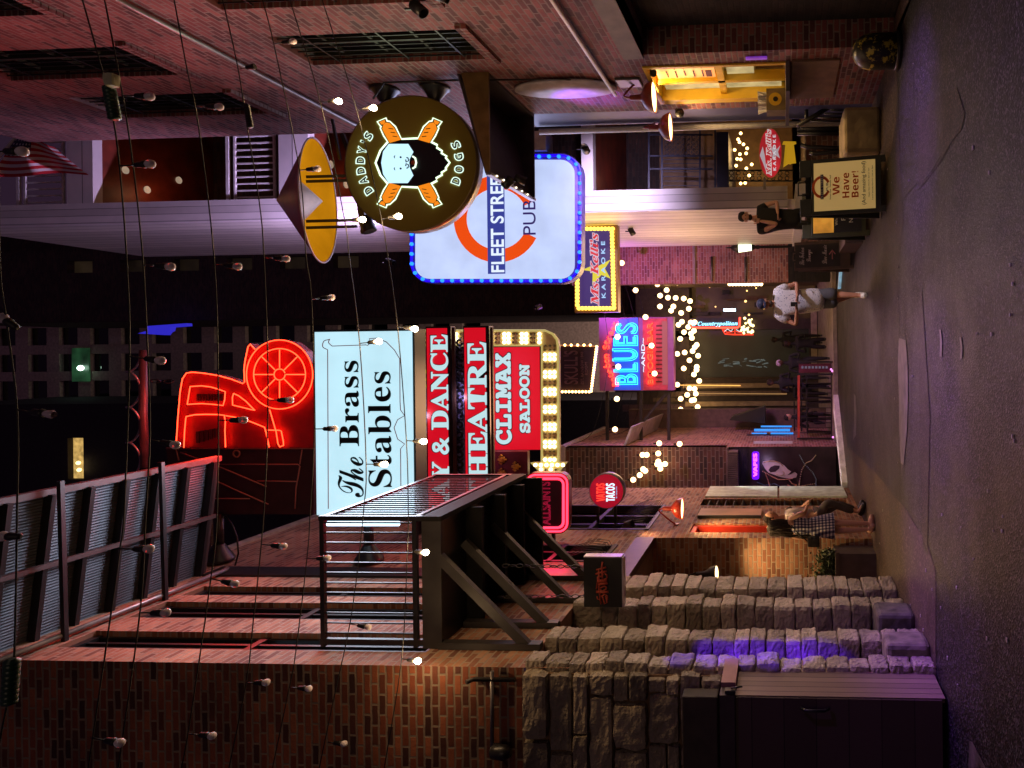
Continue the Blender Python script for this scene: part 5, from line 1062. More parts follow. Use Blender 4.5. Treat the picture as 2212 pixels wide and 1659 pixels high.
# -- hanging black sign with red brush script
hS = 7.75
hs2 = thing("hanging_sign", "square black sign with red brush scrawl hung on chains under the balcony", "sign", (-2.6, hS, 2.9))
q0 = frame2(z('s', 205, 0)[0], z('s', 1190, 0)[0], z('s', 0, 1470)[1], z('s', 0, 195)[1], hS)
mb = MB(); mb.box(q0[0], q0[1], hS, hS + .12, q0[2], q0[3]); obj("panel", mb, mat("matt_black", (.006, .005, .006), .6), hs2)
mb = MB(); mb.box(q0[1] + .001, q0[1] + .016, hS - .002, hS + .122, q0[2], q0[3]); mb.box(q0[0], q0[1], hS + .003, hS + .125, q0[2] - .016, q0[2] - .001); obj("edge_frame", mb, mat("sign_edge_steel", (.45, .38, .45), .3, .5), hs2)
mb = MB()
for pts, r in (([(690, 300), (670, 450), (690, 640), (690, 760)], .011), ([(530, 510), (640, 480), (785, 440)], .011), ([(515, 615), (650, 570), (800, 540)], .011), ([(590, 500), (600, 780), (600, 1000), (655, 1390)], .012), ([(560, 680), (570, 780), (530, 1000)], .009), ([(745, 595), (805, 640), (810, 710), (770, 745), (700, 750)], .008), ([(570, 790), (810, 785)], .017), ([(600, 880), (820, 850)], .017), ([(620, 1010), (680, 1060), (780, 1010), (790, 950), (740, 930), (620, 975)], .009), ([(530, 1075), (700, 1085), (845, 1075)], .015), ([(545, 1190), (560, 1260), (620, 1280), (650, 1200), (750, 1140), (820, 1180), (820, 1260), (790, 1330)], .008), ([(690, 1200), (740, 1390), (810, 1350), (770, 1180)], .009), ([(610, 640), (640, 690), (690, 640)], .008)):
    itube(mb, zl('s', pts), hS - .006, r, 5)
obj("brush_lettering", mb, mat("rust_red_paint", (.42, .06, .03), .5), hs2)
def chain(a, b, r, parent, name="chain"):
    a, b = Vector(a), Vector(b); n = max(2, int((b - a).length / (r * 3.4))); mb = MB(); d = (b - a) / n; u = d.orthogonal().normalized(); w = d.normalized().cross(u)
    for i in range(n):
        c = a + d * (i + .5); s = u if i % 2 else w; dn = d.normalized()
        mb.tube([c + dn * r * 1.9 * math.cos(t) + s * r * math.sin(t) for t in [2 * math.pi * j / 8 for j in range(8)]], r * .28, 4, closed=True)
    return obj(name, mb, DSTEEL, parent)
chain((q0[0] + .1, hS + .06, q0[3]), P(1075, 1290, hS + .06), .022, hs2); chain((q0[1] - .12, hS + .06, q0[3]), P(1085, 1222, hS + .06), .022, hs2)
# -- scrolled hanging arm above the car neon
ha = thing("scroll_arm", "red steel arm with curled ribbon scroll above the car outline", "bracket", (-1, 9.4, 9.6))
mb = MB(); mb.tube([P(310, 756, 9.4), P(309, 890, 9.4), P(313, 1010, 9.4)], .055, 10); obj("arm", mb, mat("red_steel", (.22, .07, .07), .4, .4), ha)  # plain reddish base colour
mb = MB(); pts = []
for i in range(80):
    t = i / 79; a = t * math.pi * 2 * 3.2; pts.append(P(288 + 15 * math.cos(a) * (1 if i % 1 == 0 else 1), 765 + t * 245 + 14 * math.sin(a * 1), 9.4 + .1 * math.sin(a)))
mb.tube(pts, .014, 5); obj("ribbon_scroll", mb, mat("pale_ribbon", (.45, .33, .32), .35, .6), ha)
chain(P(322, 823, 9.4), P(378, 824, 9.45), .035, ha)
# -- oval karaoke sign & yellow arrow by the porch
oy = 12.6
ov_ = thing("oval_sign", "red oval karaoke sign above the yellow arrow", "sign", (3.4, oy, 1.7)); Co = z('E', 537, 378)
mb = MB(); ipoly(mb, circ(*Co, 25, 48, r2=54), oy, .04); obj("edge", mb, mat("gold_edge", (.6, .4, .1), .4), ov_)
mb = MB(); ipoly(mb, circ(*Co, 24, 48, r2=52.6), oy - .006, .005); obj("face", mb, emi("oval_red", (.55, .02, .03), .5, (.4, .02, .03), .7, 3), ov_)
mb = MB(); ipoly(mb, zl('E', [(500, 575), (460, 470), (430, 400), (460, 310), (480, 400)]), oy - .011, .004); ipoly(mb, zl('E', [(570, 300), (600, 340), (635, 300), (612, 365), (632, 430), (590, 400), (550, 440), (560, 380), (545, 340)]), oy - .011, .004); obj("star", mb, emi("pale_star", (.75, .6, .65), .5), ov_)
mb = MB(); txt(mb, "Ms. Kelli's", 'bi', *zr('E', 490, 547, 138, 602), oy - .02, off=.05); obj("lettering_edge", mb, emi("oval_white", (.85, .75, .75), .7), ov_)
mb = MB(); txt(mb, "Ms. Kelli's", 'bi', *zr('E', 497, 540, 146, 594), oy - .03); obj("lettering", mb, emi("oval_red_text", (.6, .01, .02), .6), ov_)
mb = MB(); txt(mb, "KARAOKE", 'sans', *zr('E', 562, 592, 195, 550), oy - .02, off=.02, space=1.6); obj("lettering", mb, emi("oval_white2", (.8, .75, .8), .7), ov_)
mb = MB(); mb.bar(P(z('E', 480, 0)[0], 385, oy + .03), P(z('E', 480, 0)[0], 409, oy + .03), .05); obj("arm", mb, GSTEEL, ov_)
mb = MB(); ipoly(mb, zl('E', [(655, 290), (668, 258), (790, 262), (795, 282), (770, 290), (792, 475), (745, 480), (735, 490), (720, 480), (664, 518), (685, 290)]), oy + .1, .03); solo("arrow_sign", mb, emi("yellow_arrow", (.9, .5, .02), .35, (.7, .45, .02)), "yellow ribbon shaped arrow board beneath the red oval sign", "sign")
# -- A-frame boards
def aframe(v0, v1, ya, yb, Y, name, label, tilt=.22, m=GREENP):
    o = thing(name, label, "sign board", (P(v1, (ya + yb) / 2, Y).x, Y, 0)); xl, xr, zb, zt = frame2(v0, v1, ya, yb, Y); zb = 0.02
    f = lambda t, q, d: Vector((xl + (xr - xl) * t, Y + tilt * (q - zb) / (zt - zb) + d, q))
    mb = MB()
    def bx(t0, t1, q0, q1, d0, d1): mb.add([f(t0, q0, d0), f(t1, q0, d0), f(t1, q0, d1), f(t0, q0, d1), f(t0, q1, d0), f(t1, q1, d0), f(t1, q1, d1), f(t0, q1, d1)], [(0, 3, 2, 1), (4, 5, 6, 7), (0, 1, 5, 4), (1, 2, 6, 5), (2, 3, 7, 6), (3, 0, 4, 7)])
    hh = zt - zb; bx(0, 1, zb + .04, zt - .17 * hh, 0, .035); bx(0, .3, zt - .17 * hh, zt - .04, 0, .035); bx(.7, 1, zt - .17 * hh, zt - .04, 0, .035)
    bx(0, .12, zb - .02, zb + .04, 0, .035); bx(.88, 1, zb - .02, zb + .04, 0, .035); obj("front_frame", mb, m, o, .006)
    mb2 = MB(); g = lambda t, q: Vector((xl + (xr - xl) * t, Y + .05 + tilt * 1.9 - tilt * .85 * (q - zb) / (zt - zb), q)); a = [g(0, zb), g(1, zb), g(1, zt - .12), g(0, zt - .12)]
    mb2.prism(a, (0, .03, 0)); obj("rear_frame", mb2, m, o)
    mb3 = MB(); mb3.tube([f(.38, zt - .15 * hh, .02), f(.38, zt - .02, .02), f(.62, zt - .02, .02), f(.62, zt - .15 * hh, .02)], .014, 8); obj("handle", mb3, m, o)
    return o, f, (xl, xr, zb, zt)
# cream pub board
o, f, (xl, xr, zb, zt) = aframe(1722, 1904, 459, 336, 9.2, "a_frame_board", "cream beer advertising board in a black frame by the yellow block")
hh = zt - zb
def onb(body, style, u0, u1, w0, w1, m, nm="lettering", k={}, d=-.012, parent=None):
    mb = MB(); O = f(u0, zb + w0 * hh, d); Rv = f(u1, zb + w0 * hh, d) - O; Uv = f(u0, zb + w1 * hh, d) - O; lay(mb, textmesh(body, style, ext=.03, **k), O, Rv, Uv, .003); return obj(nm, mb, m, parent or o)
mb = MB(); mb.prism([f(.07, zb + .1 * hh, -.006), f(.93, zb + .1 * hh, -.006), f(.93, zb + .8 * hh, -.006), f(.07, zb + .8 * hh, -.006)], (0, .005, 0)); obj("poster", mb, emi("cream_lit_poster", (.80, .52, .16), .30, (.68, .55, .33)), o)
OR_ = mat("poster_orange", (.75, .12, .02), .5, var=0); NV = mat("poster_navy", (.03, .035, .12), .5, var=0)
onb("We", 'sb', .34, .66, .505, .585, OR_); onb("Have", 'sb', .28, .72, .395, .475, OR_); onb("Beer!", 'sb', .28, .74, .29, .37, OR_); onb("(And amazing food)", 'sans', .14, .90, .20, .255, NV)
onb("Happy Hour Mon-Fri 3pm to 7pm", 'sans', .27, .78, .165, .18, NV); onb("Lunch Specials Mon-Fri 11am to 2pm", 'sans', .22, .82, .125, .14, NV); onb("Perfect Pints - Fantastic Food", 'sans', .27, .70, .605, .62, NV)
mb = MB(); n = 30; cc = (.5, .715)
for i in range(n):
    t0, t1 = math.radians(25 + 310 * i / n - 90 - 0), math.radians(25 + 310 * (i + 1) / n - 90); rx, rz = .2, .105
    mb.add([f(cc[0] + rx * k_ * math.cos(t), zb + (cc[1] + rz * k_ * math.sin(t)) * hh, -.010) for k_, t in ((1, t0), (1, t1), (.74, t1), (.74, t0))], [(0, 1, 2, 3)])
obj("logo_ring", mb, OR_, o)
mb = MB(); mb.prism([f(.28, zb + .69 * hh, -.015), f(.72, zb + .69 * hh, -.015), f(.72, zb + .725 * hh, -.015), f(.28, zb + .725 * hh, -.015)], (0, .003, 0)); obj("logo_bar", mb, NV, o)
onb("FLEET STREET", 'sans', .29, .71, .695, .72, mat("poster_white", (.7, .65, .55), .5), d=-.018); onb("PUB", 'sans', .43, .57, .635, .66, NV)
# second board: black with amber poster
o, f, (xl, xr, zb, zt) = aframe(1728, 1868, 510, 410, 10.9, "a_frame_board", "narrow black board with amber poster half hidden by the cream pub board"); hh = zt - zb
mb = MB(); mb.prism([f(.1, zb + .1 * hh, -.006), f(.9, zb + .1 * hh, -.006), f(.9, zb + .8 * hh, -.006), f(.1, zb + .8 * hh, -.006)], (0, .005, 0)); obj("poster", mb, mat("navy_poster", (.012, .012, .03), .4), o)
mb = MB(); mb.prism([f(.1, zb + .5 * hh, -.012), f(.9, zb + .5 * hh, -.012), f(.9, zb + .8 * hh, -.012), f(.1, zb + .8 * hh, -.012)], (0, .004, 0)); obj("picture", mb, emi("amber_picture", (1, .45, .06), .35, (.6, .3, .05), .5, 6), o)
PW = mat("chalk_white", (.6, .6, .65), .6)
onb("Po", 'sans', .35, .52, .33, .39, PW); onb("NO", 'sans', .3, .5, .22, .28, PW); onb("When", 'sans', .25, .5, .44, .48, PW)
# chalkboard
o, f, (xl, xr, zb, zt) = aframe(1712, 1838, 581, 518, 13.4, "chalkboard", "framed chalkboard with handwritten words and a pink arrow beyond the pub boards", .3, mat("grey_brown_frame", (.13, .09, .08), .6)); hh = zt - zb
mb = MB(); mb.prism([f(.1, zb + .2 * hh, -.006), f(.9, zb + .2 * hh, -.006), f(.9, zb + .95 * hh, -.006), f(.1, zb + .95 * hh, -.006)], (0, .005, 0)); obj("slate", mb, mat("slate", (.045, .04, .045), .6, scale=2, var=.4), o)
CH = mat("chalk_grey", (.85, .8, .82), .7)
onb("The Fedora", 'scr', .2, .8, .8, .88, CH); onb("Lounge", 'scr', .3, .72, .66, .76, CH); onb("Live Music", 'scr', .2, .85, .42, .5, CH)
mb = MB(); mb.tube([f(.35, zb + .33 * hh, -.012), f(.65, zb + .33 * hh, -.012)], .012, 5); mb.tube([f(.52, zb + .38 * hh, -.012), f(.66, zb + .33 * hh, -.012), f(.52, zb + .28 * hh, -.012)], .012, 5); obj("chalk_arrow", mb, mat("pink_chalk", (.7, .3, .35), .6), o)

# -- countrypolitan neon (reads downwards), VAPES done above
c_ = 25.0
cp = thing("vertical_neon_sign", "blue neon lettering in a red outline reading down the bar window edge", "sign", (1, c_, 3.3))
q1, q2 = P(*z('t', 185, 480), c_), P(*z('t', 1000, 480), c_)
mb = MB(); itube(mb, zl('t', [(1000, 370), (995, 510), (960, 540), (250, 540), (200, 515), (190, 480)]), c_ - .05, .035, 6); obj("neon_tube", mb, emi("red_neon_far", (1, .06, .03), 4), cp)
mb = MB(); a0, a1 = z('t', 225, 0)[0], z('t', 965, 0)[0]; yc = z('t', 0, 478)[1]
O = P(a0, yc - 3.5, c_ - .06); E1 = P(a1, yc - 3.5, c_ - .06); wv = (E1 - O); wv.y = 0; wv.x = 0
lay(mb, textmesh("a Countrypolitan", 'bi', ext=.03, off=.01), Vector((O.x - .17, c_ - .06, O.z)), wv, Vector((.19, 0, 0)), .01); obj("lettering", mb, emi("ice_blue_neon", (.3, .75, 1), 2.2), cp)
mb = MB(); ibox(mb, *zr('t', 200, 990, 380, 530), c_, .05); obj("backing", mb, mat("countrypolitan_back", (.05, .05, .06), .5), cp)
ne = thing("neon_window_sign", "small red and white neon in the bar window below the vertical sign", "sign", (.9, 25.9, 2.5))
mb = MB(); itube(mb, zl('t', [(715, 560), (760, 640), (900, 650), (1220, 650)]), 25.95, .03, 5); itube(mb, zl('t', [(740, 555), (790, 615), (900, 600)]), 25.95, .02, 5); itube(mb, zl('t', [(920, 560), (920, 640)]), 25.95, .02, 5); itube(mb, zl('t', [(940, 600), (1080, 630)]), 25.95, .02, 5); obj("neon_tube", mb, emi("red_neon_dim", (1, .05, .02), 1.4), ne)
mb = MB(); txt(mb, "BAR & TAP", 'sbi', *zr('t', 750, 800, 560, 600), 25.94, .01) if 0 else itube(mb, zl('t', [(750, 600), (800, 560), (860, 600), (880, 560)]), 25.94, .018, 5); itube(mb, zl('t', [(940, 570), (990, 600), (1040, 565), (1070, 610)]), 25.94, .018, 5); obj("white_tube", mb, emi("white_neon_dim2", (.9, .9, .95), 1), ne)
mb = MB(); R.seed(3)
for i in range(28): mb.ball(P(*z('t', R.uniform(1020, 1215), R.uniform(380, 630)), 25.8), R.uniform(.03, .06), 5)
o = solo("cluster_lights", mb, emi("gold_cluster", (1, .75, .3), 3.5), "dense gold cluster of lights inside the bar window", "lights"); o['kind'] = 'stuff'
mb = MB(); itube(mb, zl('B', [(1180, 858), (1310, 858)]), 25.2, .05, 6); solo("light_bar", mb, emi("cold_bar", (.6, .85, 1), 5), "short cold white bar of light in the dark lounge front", "light")
gp_ = None
for i in range(11):
    c = P(*z('B', 1245 + i * 34, 578), 22)
    if gp_ is None: gp_ = solo("garland_bulb", MB().ball(c, .06, 6), emi("peach_bulb", (1, .6, .25), 9), "peach bulb in the short straight row above the white shirted man", "light bulb", "row of peach bulbs"); c00 = c
    else: clone(gp_, None, c - c00)
# -- barrier with red rail
br_ = thing("crowd_barrier", "dark barrier with a red top rail in front of the seated crowd", "barrier", (-1.5, 18.6, 0)); bY = 18.4
mb = MB(); mb.bar(P(*z('A', 640, 985), bY), P(*z('A', 640, 1560), bY), .06); obj("top_rail", mb, mat("red_barrier_rail", (.6, .08, .05), .4), br_)  # plain red paint without emission
mb = MB()
for y_ in (860, 975, 1570): mb.bar(P(*z('A', 625, y_), bY), P(*z('A', 960, y_), bY), .05)
for i in range(12): mb.bar(P(*z('A', 640, 1010 + i * 46), bY), P(*z('A', 945, 1010 + i * 46), bY), .02)
mb.bar(P(*z('A', 940, 860), bY), P(*z('A', 945, 1570), bY), .03); obj("frame", mb, DSTEEL, br_)
mb = MB(); ibox(mb, *zr('A', 640, 935, 875, 960), bY + .02, .03); obj("panel", mb, mat("maroon_panel", (.12, .02, .04), .4), br_)
mb = MB(); txt(mb, "SPORTS", 'sans', *zr('A', 715, 870, 905, 930), bY, .01) if 0 else [ibox(mb, *zr('A', 665 + i * 32, 685 + i * 32, 900, 922), bY + .004, .01) for i in range(8)]; obj("pale_marks", mb, emi("lilac_marks", (.5, .4, .6), .22), br_)
for a in ((952, 945), (958, 1558), (940, 930)): o = obj("marker_light", MB().ball(P(*z('A', *a), bY - .05), .03, 5), emi("pink_marker", (1, .3, .9), 1.6), br_)
# cyan menu tubes
cy_ = thing("cyan_light_panel", "dark panel edged by bright cyan tubes on the purple brick return", "light", (-2.2, 20, 2)); cq = 19.6
mb = MB(); itube(mb, zl('A', [(228, 1492), (560, 1492)]), cq, .04, 6); itube(mb, zl('A', [(290, 1458), (575, 1458)]), cq, .025, 6); itube(mb, zl('A', [(205, 1522), (345, 1522)]), cq, .02, 6); itube(mb, zl('A', [(380, 1522), (590, 1522)]), cq, .025, 6); obj("tube", mb, emi("cyan_tube", (.03, .30, 1), 1.1), cy_)
mb = MB(); ibox(mb, *zr('A', 155, 515, 1540, 1600), cq - .1, .25); obj("housing", mb, BLACK, cy_)
mb = MB(); mb.prism([P(*z('A', *a), 20.5) for a in ((330, 1270), (330, 1430), (0, 1400), (20, 1370))], (0, .6, 0)); solo("sloped_awning", mb, BLACK, "black sloping awning above the seated crowd", "awning")
# flag
fg = thing("flag", "striped red and white flag hanging from a pole on the upper gallery railing", "flag", (3.7, 12.9, 14)); fy = 12.6
m, n, l, b = newmat("flag_cloth"); tc = n.new("ShaderNodeTexCoord"); sp = n.new("ShaderNodeSeparateXYZ"); l.new(tc.outputs["UV"], sp.inputs[0])
mt = n.new("ShaderNodeMath"); mt.operation = 'MULTIPLY'; l.new(sp.outputs[1], mt.inputs[0]); mt.inputs[1].default_value = 6.5
frr = n.new("ShaderNodeMath"); frr.operation = 'FRACT'; l.new(mt.outputs[0], frr.inputs[0]); gt = n.new("ShaderNodeMath"); gt.operation = 'GREATER_THAN'; gt.inputs[1].default_value = .5; l.new(frr.outputs[0], gt.inputs[0])
mx = n.new("ShaderNodeMix"); mx.data_type = 'RGBA'; l.new(gt.outputs[0], mx.inputs[0]); mx.inputs[6].default_value = (.6, .02, .03, 1); mx.inputs[7].default_value = (.85, .75, .72, 1)
c1 = n.new("ShaderNodeMath"); c1.operation = 'LESS_THAN'; l.new(sp.outputs[0], c1.inputs[0]); c1.inputs[1].default_value = .38
c2 = n.new("ShaderNodeMath"); c2.operation = 'GREATER_THAN'; l.new(sp.outputs[1], c2.inputs[0]); c2.inputs[1].default_value = .5; c3 = n.new("ShaderNodeMath"); c3.operation = 'MULTIPLY'; l.new(c1.outputs[0], c3.inputs[0]); l.new(c2.outputs[0], c3.inputs[1])
sv = n.new("ShaderNodeVectorMath"); sv.operation = 'MULTIPLY'; sv.inputs[1].default_value = (16, 11, 1); l.new(tc.outputs["UV"], sv.inputs[0]); sf = n.new("ShaderNodeVectorMath"); sf.operation = 'FRACTION'; l.new(sv.outputs[0], sf.inputs[0])
ds2 = n.new("ShaderNodeVectorMath"); ds2.operation = 'DISTANCE'; l.new(sf.outputs[0], ds2.inputs[0]); ds2.inputs[1].default_value = (.5, .5, 0); st2 = n.new("ShaderNodeMath"); st2.operation = 'LESS_THAN'; l.new(ds2.outputs["Value"], st2.inputs[0]); st2.inputs[1].default_value = .25
mz = n.new("ShaderNodeMix"); mz.data_type = 'RGBA'; l.new(st2.outputs[0], mz.inputs[0]); mz.inputs[6].default_value = (.02, .02, .06, 1); mz.inputs[7].default_value = (.5, .45, .5, 1)
mx2 = n.new("ShaderNodeMix"); mx2.data_type = 'RGBA'; l.new(c3.outputs[0], mx2.inputs[0]); l.new(mx.outputs[2], mx2.inputs[6]); l.new(mz.outputs[2], mx2.inputs[7]); l.new(mx2.outputs[2], b.inputs["Base Color"]); b.inputs["Roughness"].default_value = .8
vs = []; fs = []; uv = []; NU, NV_ = 28, 16; cn_ = [(10, 372), (28, 288), (192, 376), (150, 315)]   # canton bottom/top, fly bottom/top in the picture
for i in range(NU + 1):
    for j in range(NV_ + 1):
        s, t = i / NU, j / NV_
        A_ = (-20 + 55 * t * 0 + t * 60, 380 - 95 * t); B__ = (192 - 75 * t, 376 - 60 * t)
        v = A_[0] + (B__[0] - A_[0]) * s; y_ = A_[1] + (B__[1] - A_[1]) * s + 8 * math.sin(s * 7 + t * 2) * .4
        p = P(v, y_, fy + .13 * math.sin(s * 11 + t * 2.5)); vs.append(p); uv.append((s, t))
for i in range(NU):
    for j in range(NV_): a = i * (NV_ + 1) + j; fs.append((a, a + 1, a + NV_ + 2, a + NV_ + 1))
mb = MB(); mb.add(vs, fs, True); fo = obj("cloth", mb, m, fg); ul = fo.data.uv_layers.new(name="uv")
for lp in fo.data.loops: ul.data[lp.index].uv = uv[lp.vertex_index]
mb = MB(); mb.tube([P(-60, 410, fy), P(48, 278, fy), P(60, 262, fy)], .025, 8); obj("pole", mb, WHITEP, fg)

# light given off by the lit signs, and two added points on the violet panel
def signlight(par, v, y_, Y, size, col, e, tgt=None):
    c = P(v, y_, Y - .25); o = lamp('AREA', "sign_light", c, col, e, par, tgt or c + Vector((0, -1, .12)), size); return o
signlight(ws, 790, 880, by, 1.5, (.74, .82, 1), 150)
lamp("POINT", "sign_light", P(993, 860, tS - .2), (.8, .75, 1), 2.5, dt, size=.05); lamp("POINT", "sign_light", P(913, 900, tS - .2), (.8, .75, 1), 2, dt, size=.05)  # added point lamps that brighten the violet panel
signlight(cn, 520, 870, NY, 1.6, (1, .03, .015), 150)
signlight(ps_, 1070, 500, PS, 2.2, (.6, .62, 1), 75)
signlight(dt, 950, 880, tS, 1.5, (1, .10, .12), 24)
signlight(cl, 1115, 860, cx_, 1.2, (1, .15, .12), 26)
signlight(ar, 1185, 860, cx_ - .1, 1.2, (1, .75, .35), 22)
signlight(al, 1180, 1085, AY, .6, (1, .02, .08), 24)
signlight(ds, 886, 353, SY, 1.2, (.8, .9, .55), 14)
signlight(bs, 1370, 765, UY, 1.8, (.5, .15, 1), 60)
signlight(ks, 1290, 580, KY, 1.4, (1, .65, .3), 30)
# ================================================================ STRING LIGHTS
CABLE = mat("black_cable", (.008, .008, .008), .5, var=0)
GLASS = mat("frosted_bulb_glass", (.62, .5, .6), .12, spec=.8, var=.1)
m, n, l, b = newmat("clear_bulb_glass"); b.inputs["Base Color"].default_value = (.95, .85, .92, 1); b.inputs["Roughness"].default_value = .12; b.inputs["Transmission Weight"].default_value = .22; b.inputs["IOR"].default_value = 1.2; CLEAR = m
FIL = mat("filament_white", (.7, .6, .5), .4, var=0)
LIT = emi("lit_bulb_glass", (1, .80, .52), 26)
wires = [("nearest", [(-12, -60), (-4, 300), (0, 581), (14, 693), (37, 886), (37, 1106), (31, 1421), (24, 1480), (0, 1596), (-12, 1680)]),
 ("second", [(165, -40), (178, 0), (224, 165), (245, 259), (259, 367), (273, 553), (280, 763), (268, 1106), (259, 1186), (241, 1316), (200, 1596), (186, 1690)]),
 ("third", [(216, -40), (226, 0), (263, 196), (287, 353), (308, 553), (319, 763), (324, 938), (315, 1106), (303, 1316), (261, 1620), (250, 1690)]),
 ("fourth", [(366, -40), (376, 0), (402, 140), (430, 280), (462, 553), (471, 798), (469, 1106), (455, 1253), (406, 1585), (384, 1690)]),
 ("fifth", [(472, -40), (481, 0), (514, 147), (535, 280), (560, 437), (570, 553), (579, 833), (570, 1106), (546, 1351), (532, 1473), (488, 1690)]),
 ("sixth", [(560, -30), (567, 0), (591, 94), (647, 367), (661, 553), (673, 647), (679, 924), (670, 1106), (663, 1207), (637, 1421), (625, 1484), (582, 1690)]),
 ("seventh", [(618, -20), (626, 0), (693, 224), (745, 479), (754, 553), (777, 742), (791, 1003), (785, 1106), (775, 1207), (756, 1347), (719, 1519), (683, 1690)]),
 ("eighth", [(690, -10), (696, 0), (771, 238), (824, 472), (838, 553), (859, 707), (878, 952), (882, 1106), (880, 1190), (868, 1421), (828, 1670)])]
WY = [3.55, 4.2, 4.36, 4.95, 5.43, 6.0, 6.35, 6.3]
WY = [3.55, 4.2, 4.36, 4.95, 5.43, 6.0, 6.2, 6.3]
bulbs = [[(z('4', 40, 400), z('4', 18, 385), 0), (z('4', 105, 950), z('4', 300, 975), 2), (z('7', 100, 150), z('7', 22, 150), 0), (z('1', -30, 935), z('1', 135, 935), 0)],
 [(z('1', 740, 1025), z('1', 925, 1012), 0), (z('4', 800, 620), z('4', 988, 645), 0), (z('7', 740, 228), z('7', 918, 228), 0), (z('7', 560, 1392), z('7', 738, 1425), 0)],
 [(z('1', 752, 588), z('1', 922, 595), 0), (z('4', 890, 55), z('4', 1050, 66), 0), (z('4', 935, 1135), z('4', 1080, 1166), 0), (z('7', 870, 622), z('7', 1022, 622), 0)],
 [(z('1', 1210, 655), z('1', 1352, 659), 0), (z('4', 1335, 48), z('4', 1465, 65), 0), (z('4', 1345, 1015), z('4', 1500, 1012), 0), (z('7', 1300, 410), z('7', 1448, 444), 0), (z('7', 1160, 1368), z('7', 1308, 1382), 0)],
 [(z('1', 1480, 425), z('1', 1570, 410), 3), (z('4', 1640, 8), z('4', 1765, 17), 0), (z('4', 1655, 888), z('4', 1788, 890), 0), (z('7', 1618, 200), z('7', 1748, 212), 0), (z('7', 1515, 1055), z('7', 1642, 1052), 0)],
 [(z('1', 1690, 270), z('1', 1808, 255), 0), (z('1', 1848, 1050), z('1', 1958, 1042), 0), (z('4', 1925, 265), z('4', 2045, 255), 0), (z('4', 1942, 1068), z('4', 2062, 1065), 0), (z('7', 1895, 288), z('7', 2022, 285), 0), (z('7', 1787, 1083), z('7', 1905, 1090), 0)],
 [(z('1', 1978, 630), z('1', 2090, 625), 1), (z('2', 75, 1360), z('2', 182, 1355), 1), (z('5', 165, 540), z('5', 282, 527), 1), (z('5', 205, 1285), z('5', 318, 1286), 1), (z('8', 105, 690), z('8', 218, 710), 0), (z('8', -30, 1420), z('8', 68, 1430), 0)],
 [(z('2', 150, 680), z('2', 250, 666), 1), (z('2', 300, 1352), z('2', 405, 1335), 1), (z('5', 400, 435), z('5', 505, 450), 1), (z('5', 455, 1140), z('5', 560, 1145), 1), (z('8', 462, 240), z('8', 572, 250), 1), (z('8', 425, 905), z('8', 524, 920), 1)]]
wl_glow = []
def near_bulb(att, gl, kind, Y, label, grp):
    a, g = P(*att, Y), P(*gl, Y); d = (g - a); L = d.length; d.normalize(); gr = .0285
    if kind == 3: g = a + d * (L + .03)
    o = thing("string_light_bulb", label, "light bulb", a, grp)
    s0 = g - d * (gr + .075); mb = MB(); mb.tube([a, a + (s0 - a) * .5 + Vector((0, 0, .004)), s0], .005, 5)
    mb.lathe([(.009, 0), (.018, .012), (.02, .05), (.024, .058), (.022, .078)], s0, d, 12, True); obj("socket", mb, CABLE, o)
    if kind == 3: return
    mb = MB()
    if kind == 2:
        mb.lathe([(.014, .0), (.022, .03), (.024, .045), (.018, .06)], g - d * (gr + .0), d, 9)
        obj("broken_glass", mb, GLASS, o); return
    mb.lathe([(.014, -gr - .002), (.02, -gr * .75), (.0265, -gr * .2), (.0285, gr * .2), (.024, gr * .7), (.013, gr * .97), (.001, gr * 1.05)], g, d, 16)
    obj("glass", mb, LIT if kind == 1 else CLEAR, o)
    if kind == 0:
        mb = MB(); mb.lathe([(.006, -gr), (.004, gr * .1), (.007, gr * .4)], g, d, 6); obj("filament", mb, FIL, o)
    else: wl_glow.append((g + d * .0, o))
ordn = ["first", "second", "third", "fourth", "fifth", "sixth"]
for (nm, pts), Y, bb in zip(wires, WY, bulbs):
    q = []
    for p in smooth(pts, n=4): q.append(P(*p, Y))
    solo("light_string_cable", MB().tube(q, .0048, 5), CABLE, "thin black cable crossing the alley, %s of the eight overhead from the camera" % nm, "cable", "overhead cables")
    bb = sorted(bb, key=lambda t: -t[1][1])
    for i, (a, g, kd) in enumerate(bb):
        st_ = {0: "unlit clear bulb", 1: "glowing warm bulb", 2: "broken bulb", 3: "empty black bulb socket"}[kd]
        near_bulb(a, g, kd, Y, "%s on the %s overhead cable, %s counting from the stone-based wall" % (st_, nm, ordn[i]), "bulbs on the overhead cables")
def connector(k, pa, pb, Y, r, label, mt_=CABLE):
    a, b = P(*z(k, *pa), Y), P(*z(k, *pb), Y); d = (b - a); L = d.length; mb = MB()
    prof = [(r * .5, 0), (r, .01)]; 
    for i in range(1, 9): prof += [(r, L * i / 9 - .004), (r * .9, L * i / 9), (r, L * i / 9 + .004)]
    mb.lathe(prof + [(r, L - .01), (r * .5, L)], a, d, 14, True); solo("cable_connector", mb, mt_, label, "connector")
GRN = mat("dark_green_plastic", (.012, .045, .02), .35)
connector('1', (670, 530), (710, 742), 4.15, .036, "dark green ribbed connector on the second overhead cable by the red brick", GRN)
connector('1', (1520, 640), (1548, 790), 5.4, .022, "slim black connector with red indicator on the fifth overhead cable")
connector('7', (75, 905), (55, 1190), 3.5, .036, "large black connector on the nearest overhead cable near the brick front", GRN)
mb = MB(); stone(mb, *(lambda c: (c.x - .04, c.x + .04, c.y - .03, c.y + .03, c.z - .03, c.z + .03))(P(*z('1', 690, 497), 4.1)), .012, 3); solo("knotted_tape", mb, mat("pale_tape", (.5, .5, .3), .6), "pale knot of tape above the dark green connector", "tape")
